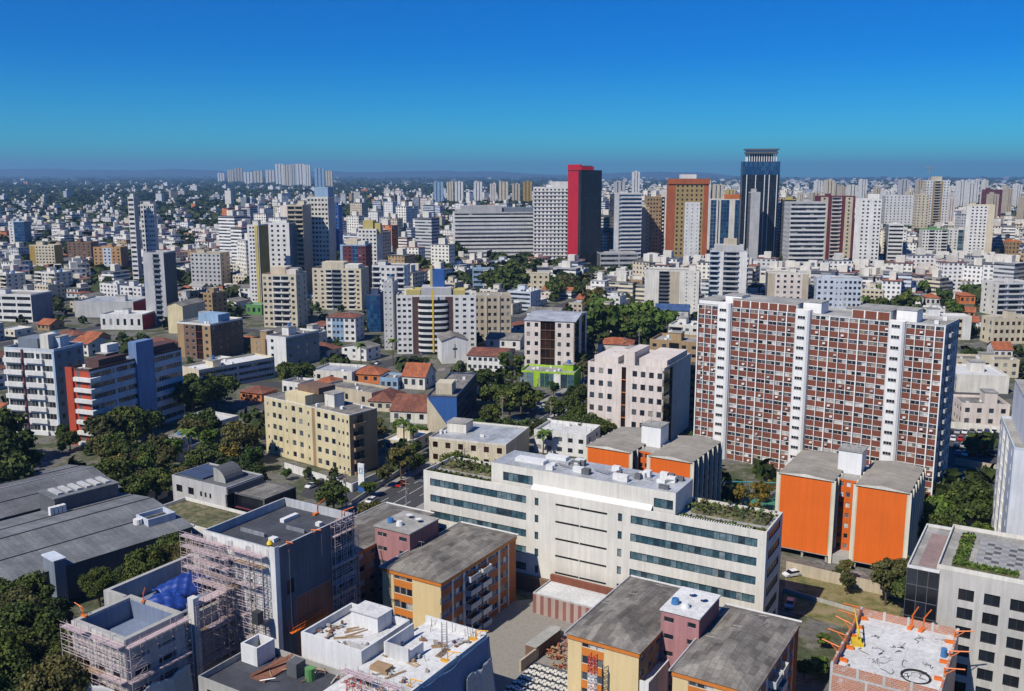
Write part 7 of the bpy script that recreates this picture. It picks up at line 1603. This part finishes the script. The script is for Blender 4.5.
for sep in (True, False):
    for k in range(12):
        rf = roofs[k]; wc = wallset[(k*3+1) % 10]; w, d = rs.uniform(9, 15), rs.uniform(10, 16); h = rs.choice([3.4, 6.2, 6.4]); B = Bld(HS, None, 'house', (0, -500), 0, w, d, h, sep=sep, floors=1 if h < 4 else 2, hero=False)
        B.facade('F', 'w1:%s:3' % wc); B.facade('R', 'w1:%s:2' % wc); B.facade('L', 'k1:'+wc); B.facade('K', 'k1:'+wc)
        if rf in ('tile', 'oldtile'): B.hip(rf, rs.uniform(2, 3), .5) if k % 3 else B.gable(rf, 2.6, .5, 'x', wallc=wc)
        elif rf == 'fibre': B.gable(rf, 1.5, .4, 'x' if k % 2 else 'y', wallc=wc)
        else: B.top(rf, wc, .6, boxes=k % 2, junk=False)
        hp.append((B.done(), sep, w, d, h+2.5, wname[wc], rname[rf])) if True else None
    for k in range(12):
        wc = wallset[(k*7) % 10] if k != 5 else 'tan'; w, d = rs.uniform(13, 22), rs.uniform(12, 17); fl = rs.choice([3, 4, 5, 6, 8, 10]) if k < 9 else rs.choice([12, 14]); h = fl*2.95; B = Bld(AB, None, 'apartment building', (0, -500), 0, w, d, h, sep=sep, floors=fl, hero=False)
        z = ['w1:%s:5', 'w2:%s:2 b1:%s w2:%s:2', 'r1:%s', 'b1:%s w1:%s:2 b1:%s', 'k1:%s w2:%s:3 k1:%s', 'w1:%s:2 v.5:%s:1:d w1:%s:2'][k % 6]; B.facade('F', z.replace('%s', wc)); B.facade('R', ('w1:%s:3' if k % 2 else 'k1:%s w1:%s:2').replace('%s', wc)); B.facade('L', 'w1:%s:2' % wc, real=False); B.facade('K', 'w1:%s:4' % wc, real=False)
        rf = ['concrete', 'fibre', 'whiteroof', 'slab', 'dark', 'concrete'][k % 6]; B.top(rf, wc, .9, boxes=1, junk=sep); 
        if not sep:
            q_ = MB(); r3 = random.Random(k+5)
            for _ in range(9): xx, yy = .5+r3.random()*(w-2.5), .5+r3.random()*(d-2.5); q_.box(xx, xx+r3.uniform(.8, 2), yy, yy+r3.uniform(.8, 1.8), h+.01, h+r3.uniform(.7, 1.9), WHITE if _ % 3 else W('dgrey'))
            q_.cyl(w*.7, d*.7, 1.1, h+.01, h+2.4, TANKB if k % 2 else WHITE, 10); q_.build('roof_plant', B.root, kind='stuff')
        ap.append((B.done(), sep, w, d, h+1, wname[wc], '%d-storey' % fl))
note_kids(None)
lots = []; rs = random.Random(99)
T0, S0 = -120, -700
t = -120
for bi, (ta, tb) in enumerate(zip([-120, -10]+STREETS_T, [-10]+STREETS_T+[990, 1110])):
    for sa, sb in zip([-650, -540]+STREETS_S, [-540]+STREETS_S+[650, 760]):
        if sb-sa > 140 or sb <= sa: continue
        a0, a1 = ta+8, tb-8; b0, b1 = sa+(14 if sa == 0 else 9), sb-(14 if sb == 0 else 9); nt_ = max(1, int((a1-a0)/19.5)); ns_ = max(1, int((b1-b0)/19))
        for i in range(nt_):
            for j in range(ns_):
                lots.append((a0+(a1-a0)*(i+.5)/nt_, b0+(b1-b0)*(j+.5)/ns_))
cand = []
for t_, s_ in lots:
    x, y = avp(t_+rs.uniform(-1.5, 1.5), s_+rs.uniform(-1.5, 1.5))
    if y < 235: continue
    q = proj(x, y, 0)
    if not (-60 < q[0] < 1084): continue
    cand.append((math.hypot(x, y), x, y, q[0], q[1]))
cand.sort(); nh = na = 0; cnt = {}; stuffb = []; usedp = set(); lot_trees = []
HOUSE_MAX, APT_MAX = 200, 150
filled = []
for dist, x, y, px, py in cand:
    right = px > 600; u = rs.random()
    green = .18 if right else .33
    if dist > 800 and not right: green = .36
    if u < green: lot_trees.append((dist, x, y)); continue
    want_apt = rs.random() < (.16 if dist < 520 else .42 if not right else .72)
    placed = False
    for attempt in range(5):
        pool = [p for p in (ap if want_apt else hp) if p[1] == (dist < 420)]
        if want_apt and not right and dist > 520: pool = [p for p in pool if p[4] < 26]
        p = rs.choice(pool); root, sep, w, d, h, c1, c2 = p; rad = math.hypot(w, d)/2
        if inside_hero(x, y, rad*.85): break
        if not clear_view(x, y, rad, h, .13): want_apt = False; continue
        if (want_apt and na >= APT_MAX) or (not want_apt and nh >= HOUSE_MAX):
            stuffb.append((x, y, RD-math.pi/2+rs.choice([0, 0, math.pi/2]), w, d, h-(1 if want_apt else 2.5), 0 if want_apt else 1)); placed = True; break
        o = root if root.name not in usedp else copy_tree(root); usedp.add(root.name)
        yaw = RD-math.pi/2+rs.uniform(-.03, .03); c, s = math.cos(yaw), math.sin(yaw); o.location = (x-c*w/2+s*d/2, y-s*w/2-c*d/2, 0); o.rotation_euler = (0, 0, yaw)
        rel, sh = near_hero(x, y); base = '%s %s' % (c1, ('house, %s roof,' % c2) if not want_apt else ('%s block' % c2)); key = (base, rel, sh); k = cnt[key] = cnt.get(key, 0)+1
        lab = '%s %s %s' % (base, rel, sh)+('' if k == 1 else ', %s back' % ordw(k-1))
        tag(o, lab, 'house' if not want_apt else 'apartment building', 'low houses between the towers' if not want_apt else 'ordinary apartment blocks'); 
        if want_apt: na += 1
        else: nh += 1
        placed = True; break
    if not placed: lot_trees.append((dist, x, y))
    else: filled.append((x, y))
for lst in (hp, ap):
    for p in lst:
        if p[0].name not in usedp:
            for ch in KIDS.get(p[0].name, []): bpy.data.objects.remove(ch, do_unlink=True)
            bpy.data.objects.remove(p[0], do_unlink=True)
print('houses', nh, 'blocks', na, 'rest', len(stuffb), 'tree lots', len(lot_trees))
for t_ in np.arange(-60, 420, 8.5):                                # street trees
    for sd in (-9, 9):
        if rs.random() < .3: continue
        xx, yy = avp(t_, sd)
        if clear_view(xx, yy, 2, 5, .3) and not inside_hero(xx, yy, 1.5) and not any(abs(t_-q) < 8 for q in STREETS_T): tree(rs.choice(['bright', 'big', 'olive']), xx, yy, rs.uniform(.55, 1.0))
woods = []
for dist, x, y in lot_trees:
    for k in range(3):
        xx, yy = x+rs.uniform(-8, 8), y+rs.uniform(-8, 8); s = rs.uniform(.6, 1.15)
        if inside_hero(xx, yy, 2) or not clear_view(xx, yy, 4*s, 8.5*s, .22): continue
        if len(TPOS) < 285 and dist < 620: tree(rs.choice(['far', 'far', 'farolive', 'farbright']), xx, yy, s)
        else: woods.append((xx, yy, 4.5*s, 8*s, 12))
TPOS.sort(key=lambda q: -q[2]/math.hypot(q[0], q[1]))                 # the 290 that show largest stay single trees, the rest join the mass
for (x, y, r5, o, kd) in TPOS[290:]:
    woods.append((x, y, r5*.85, r5*1.5, 12))
    for ch in list(o.children): bpy.data.objects.remove(ch, do_unlink=True)
    bpy.data.objects.remove(o, do_unlink=True)
TPOS = TPOS[:290]
# labels of the trees: kind plus nearest landmark
cnt = {}
for (x, y, r_, o, kd) in sorted(TPOS, key=lambda q: math.hypot(q[0], q[1])):
    if 'label' in o: continue
    rel, sh = near_hero(x, y); base = '%s %s tree' % ('large' if o.scale.x > 1.25 else 'small' if o.scale.x < .75 else 'middling', TDESC[kd]); key = (base, rel, sh); k = cnt[key] = cnt.get(key, 0)+1
    o['label'] = '%s %s %s' % (base, rel, sh)+('' if k == 1 else ', %s back' % ordw(k-1))

# ------------------------------------------------------------------ the far city: too many to count
def boxes_mesh(arr, name):
    A = np.array(arr, dtype=float); N = len(A); x, y, yaw, w, d, h, gb = A.T
    c, s = np.cos(yaw), np.sin(yaw); cx = np.stack([-w/2, w/2, w/2, -w/2], 1); cy = np.stack([-d/2, -d/2, d/2, d/2], 1)
    X = x[:, None]+cx*c[:, None]-cy*s[:, None]; Y = y[:, None]+cx*s[:, None]+cy*c[:, None]
    Z0 = np.zeros_like(X); Z1 = np.repeat(h[:, None], 4, 1)
    wallv = np.concatenate([np.stack([X, Y, Z0], -1), np.stack([X, Y, Z1], -1)], 1)       # N,8,3
    rx = 1.06; o1 = .5
    XR = x[:, None]+cx*rx*c[:, None]-cy*rx*s[:, None]; YR = y[:, None]+cx*rx*s[:, None]+cy*rx*c[:, None]
    ridge = np.where(gb > .5, 2.2, 0.02)
    XM = np.stack([x-w/2*rx*c, x+w/2*rx*c], 1); YM = np.stack([y-w/2*rx*s, y+w/2*rx*s], 1)
    roofv = np.concatenate([np.stack([XR, YR, Z1+.05], -1), np.stack([XM, YM, (h+ridge+.05)[:, None].repeat(2, 1)], -1)], 1)   # N,6,3
    hx = .18; TX = x[:, None]+cx*hx*2*c[:, None]-cy*hx*2*s[:, None]; TY = y[:, None]+cx*hx*2*s[:, None]+cy*hx*2*c[:, None]
    th = np.where(gb > .5, 0.01, np.where(h > 15, 5.0, 2.8))
    topv = np.concatenate([np.stack([TX, TY, Z1+.08], -1), np.stack([TX, TY, Z1+.08+th[:, None]], -1)], 1)
    V = np.concatenate([wallv, roofv, topv], 1).reshape(-1, 3); b = (np.arange(N)*22)[:, None]
    F = []; M = []; U = []
    def add(q, m, uv): F.append(b+np.array(q)); M.append(np.full(N, m)); U.append(uv)
    zero = np.zeros((N, 4, 2)); r0 = rng.random(N)*3
    for a, e, L in ((0, 1, w), (1, 2, d), (2, 3, w), (3, 0, d)):
        n = np.maximum(1, np.round(L/3.3)); uv = np.zeros((N, 4, 2)); uv[:, 1, 0] = n*3.3; uv[:, 2, 0] = n*3.3; hh = np.maximum(1, np.round(h/3))*3; uv[:, 2, 1] = hh; uv[:, 3, 1] = hh; add([a, e, 4+e, 4+a], 0, uv)
        add([14+a, 14+e, 18+e, 18+a], 2, zero)
    add([8, 9, 13, 12], 1, zero); add([10, 11, 12, 13], 1, zero); add([18, 19, 20, 21], 2, zero); add([4, 5, 6, 7], 1, zero)
    # gable triangles as degenerate-free quads
    F = np.stack(F, 1).reshape(-1, 4); M = np.stack(M, 1).reshape(-1); U = np.stack(U, 1).reshape(-1, 2)
    me = bulk(name, V, F, [FARWALL, FARROOF, wall(C['offw'])], M, U); o = bpy.data.objects.new(name, me); link(o); o['kind'] = 'stuff'; return o
hb = [b for b in stuffb if b[6] == 1]; abk = [b for b in stuffb if b[6] == 0]
rs = random.Random(123)
def grow(n, d0, d1, kind, pxmin=-30, pxmax=1054, treeshare=None, talls=None):
    k = 0; tries = 0
    while k < n and tries < n*6:
        tries += 1; v = rs.random(); dist = 1/((1/d0)*(1-v)+(1/d1)*v) if kind != 'lin' else d0+(d1-d0)*v
        px = rs.uniform(pxmin, pxmax); x = (px-512)/F*dist; y = dist*1.0; right = px > 560
        nse = math.sin(x*.0021+1.3)*math.cos(y*.0017+.4)+.5*math.sin(x*.006+y*.004)
        if rs.random() < (treeshare if treeshare is not None else .22+.25*(nse < -.2) if right else .46+.38*(nse < .1)):
            s = rs.uniform(5, 11)*(1+dist/2500); 
            if not inside_hero(x, y, 3) and clear_view(x, y, s, 8, .12): woods.append((x, y, s, rs.uniform(7, 11)+s*.25, 14 if dist < 2500 else 16)); k += 1
            continue
        u = rs.random(); tall = u < ((.10 if not right else .40) if dist < 2600 else .05 if not right else .10)
        mid = u < (.34 if not right else .7)
        h = rs.uniform(22, 52) if tall else rs.uniform(9, 20) if mid else rs.uniform(3.5, 7)
        if talls and rs.random() < talls: tall = True; h = rs.uniform(34, 66)
        if px < 230 and h > 20: h = 12
        if dist > 2600: h = min(h, 60-dist*.004) if not tall else rs.uniform(18, 40)
        w, d = (rs.uniform(12, 20), rs.uniform(10, 18)) if (tall or mid) else (rs.uniform(9, 24), rs.uniform(8, 16)); sc_ = 1 if dist < 2500 else 1+(dist-2500)/4000
        w *= sc_; d *= sc_
        if inside_hero(x, y, math.hypot(w, d)/2): continue
        if not clear_view(x, y, w/2, h, .14): continue
        (abk if (tall or mid) else hb).append((x, y, RD-math.pi/2+rs.choice([0, 0, .4, -.5, math.pi/2]), w, d, h, 0 if (tall or mid) else (1 if rs.random() < .6 else 0))); k += 1
grow(4200, 1150, 2600, 'inv'); grow(9500, 2400, 19000, 'inv'); grow(1500, 700, 1200, 'inv'); grow(420, 1000, 2000, 'inv', 640, 1060, 0, .95); grow(3000, 650, 2400, 'inv', 600, 1060, .12); grow(1200, 1500, 3200, 'inv', 380, 620, .3); grow(2600, 800, 3600, 'inv', -20, 600, .32)
boxes_mesh(hb, 'distant_houses'); boxes_mesh(abk, 'distant_apartment_blocks')
def woods_mesh():
    A = np.array(woods); N = len(A); per = 20; r = np.random.default_rng(4)
    ci = np.repeat(np.arange(N), per); c0 = A[ci]; d = r.normal(size=(N*per, 3)); d /= np.linalg.norm(d, axis=1)[:, None]; d[:, 2] = np.abs(d[:, 2])
    rad = c0[:, 2]; c = np.stack([c0[:, 0]+d[:, 0]*rad*r.uniform(.3, 1, N*per), c0[:, 1]+d[:, 1]*rad*r.uniform(.3, 1, N*per), c0[:, 3]*(.25+.65*d[:, 2]*r.uniform(.6, 1.1, N*per))], 1)
    nrm = d+r.normal(size=d.shape)*.4; nrm /= np.linalg.norm(nrm, axis=1)[:, None]; a = np.cross(nrm, [.1, .2, 1.]); a /= np.linalg.norm(a, axis=1)[:, None]+1e-6; b = np.cross(nrm, a); ss = (rad*.38)[:, None]*r.uniform(.7, 1.3, (N*per, 1))
    V = np.stack([c-a*ss-b*ss*.6, c+a*ss*.4-b*ss, c+a*ss+b*ss*.6, c-a*ss*.4+b*ss], 1).reshape(-1, 3)
    me = bulk('distant_trees', V, np.arange(N*per*4).reshape(-1, 4), [leafmat('distant_foliage', (.014,.026,.009), (.026,.042,.013), (.05,.065,.02))], np.zeros(N*per)); o = bpy.data.objects.new('distant_trees', me); link(o); o['kind'] = 'stuff'
woods_mesh()
print('woods', len(woods), 'far', len(hb), len(abk), 'objects', len(bpy.data.objects))
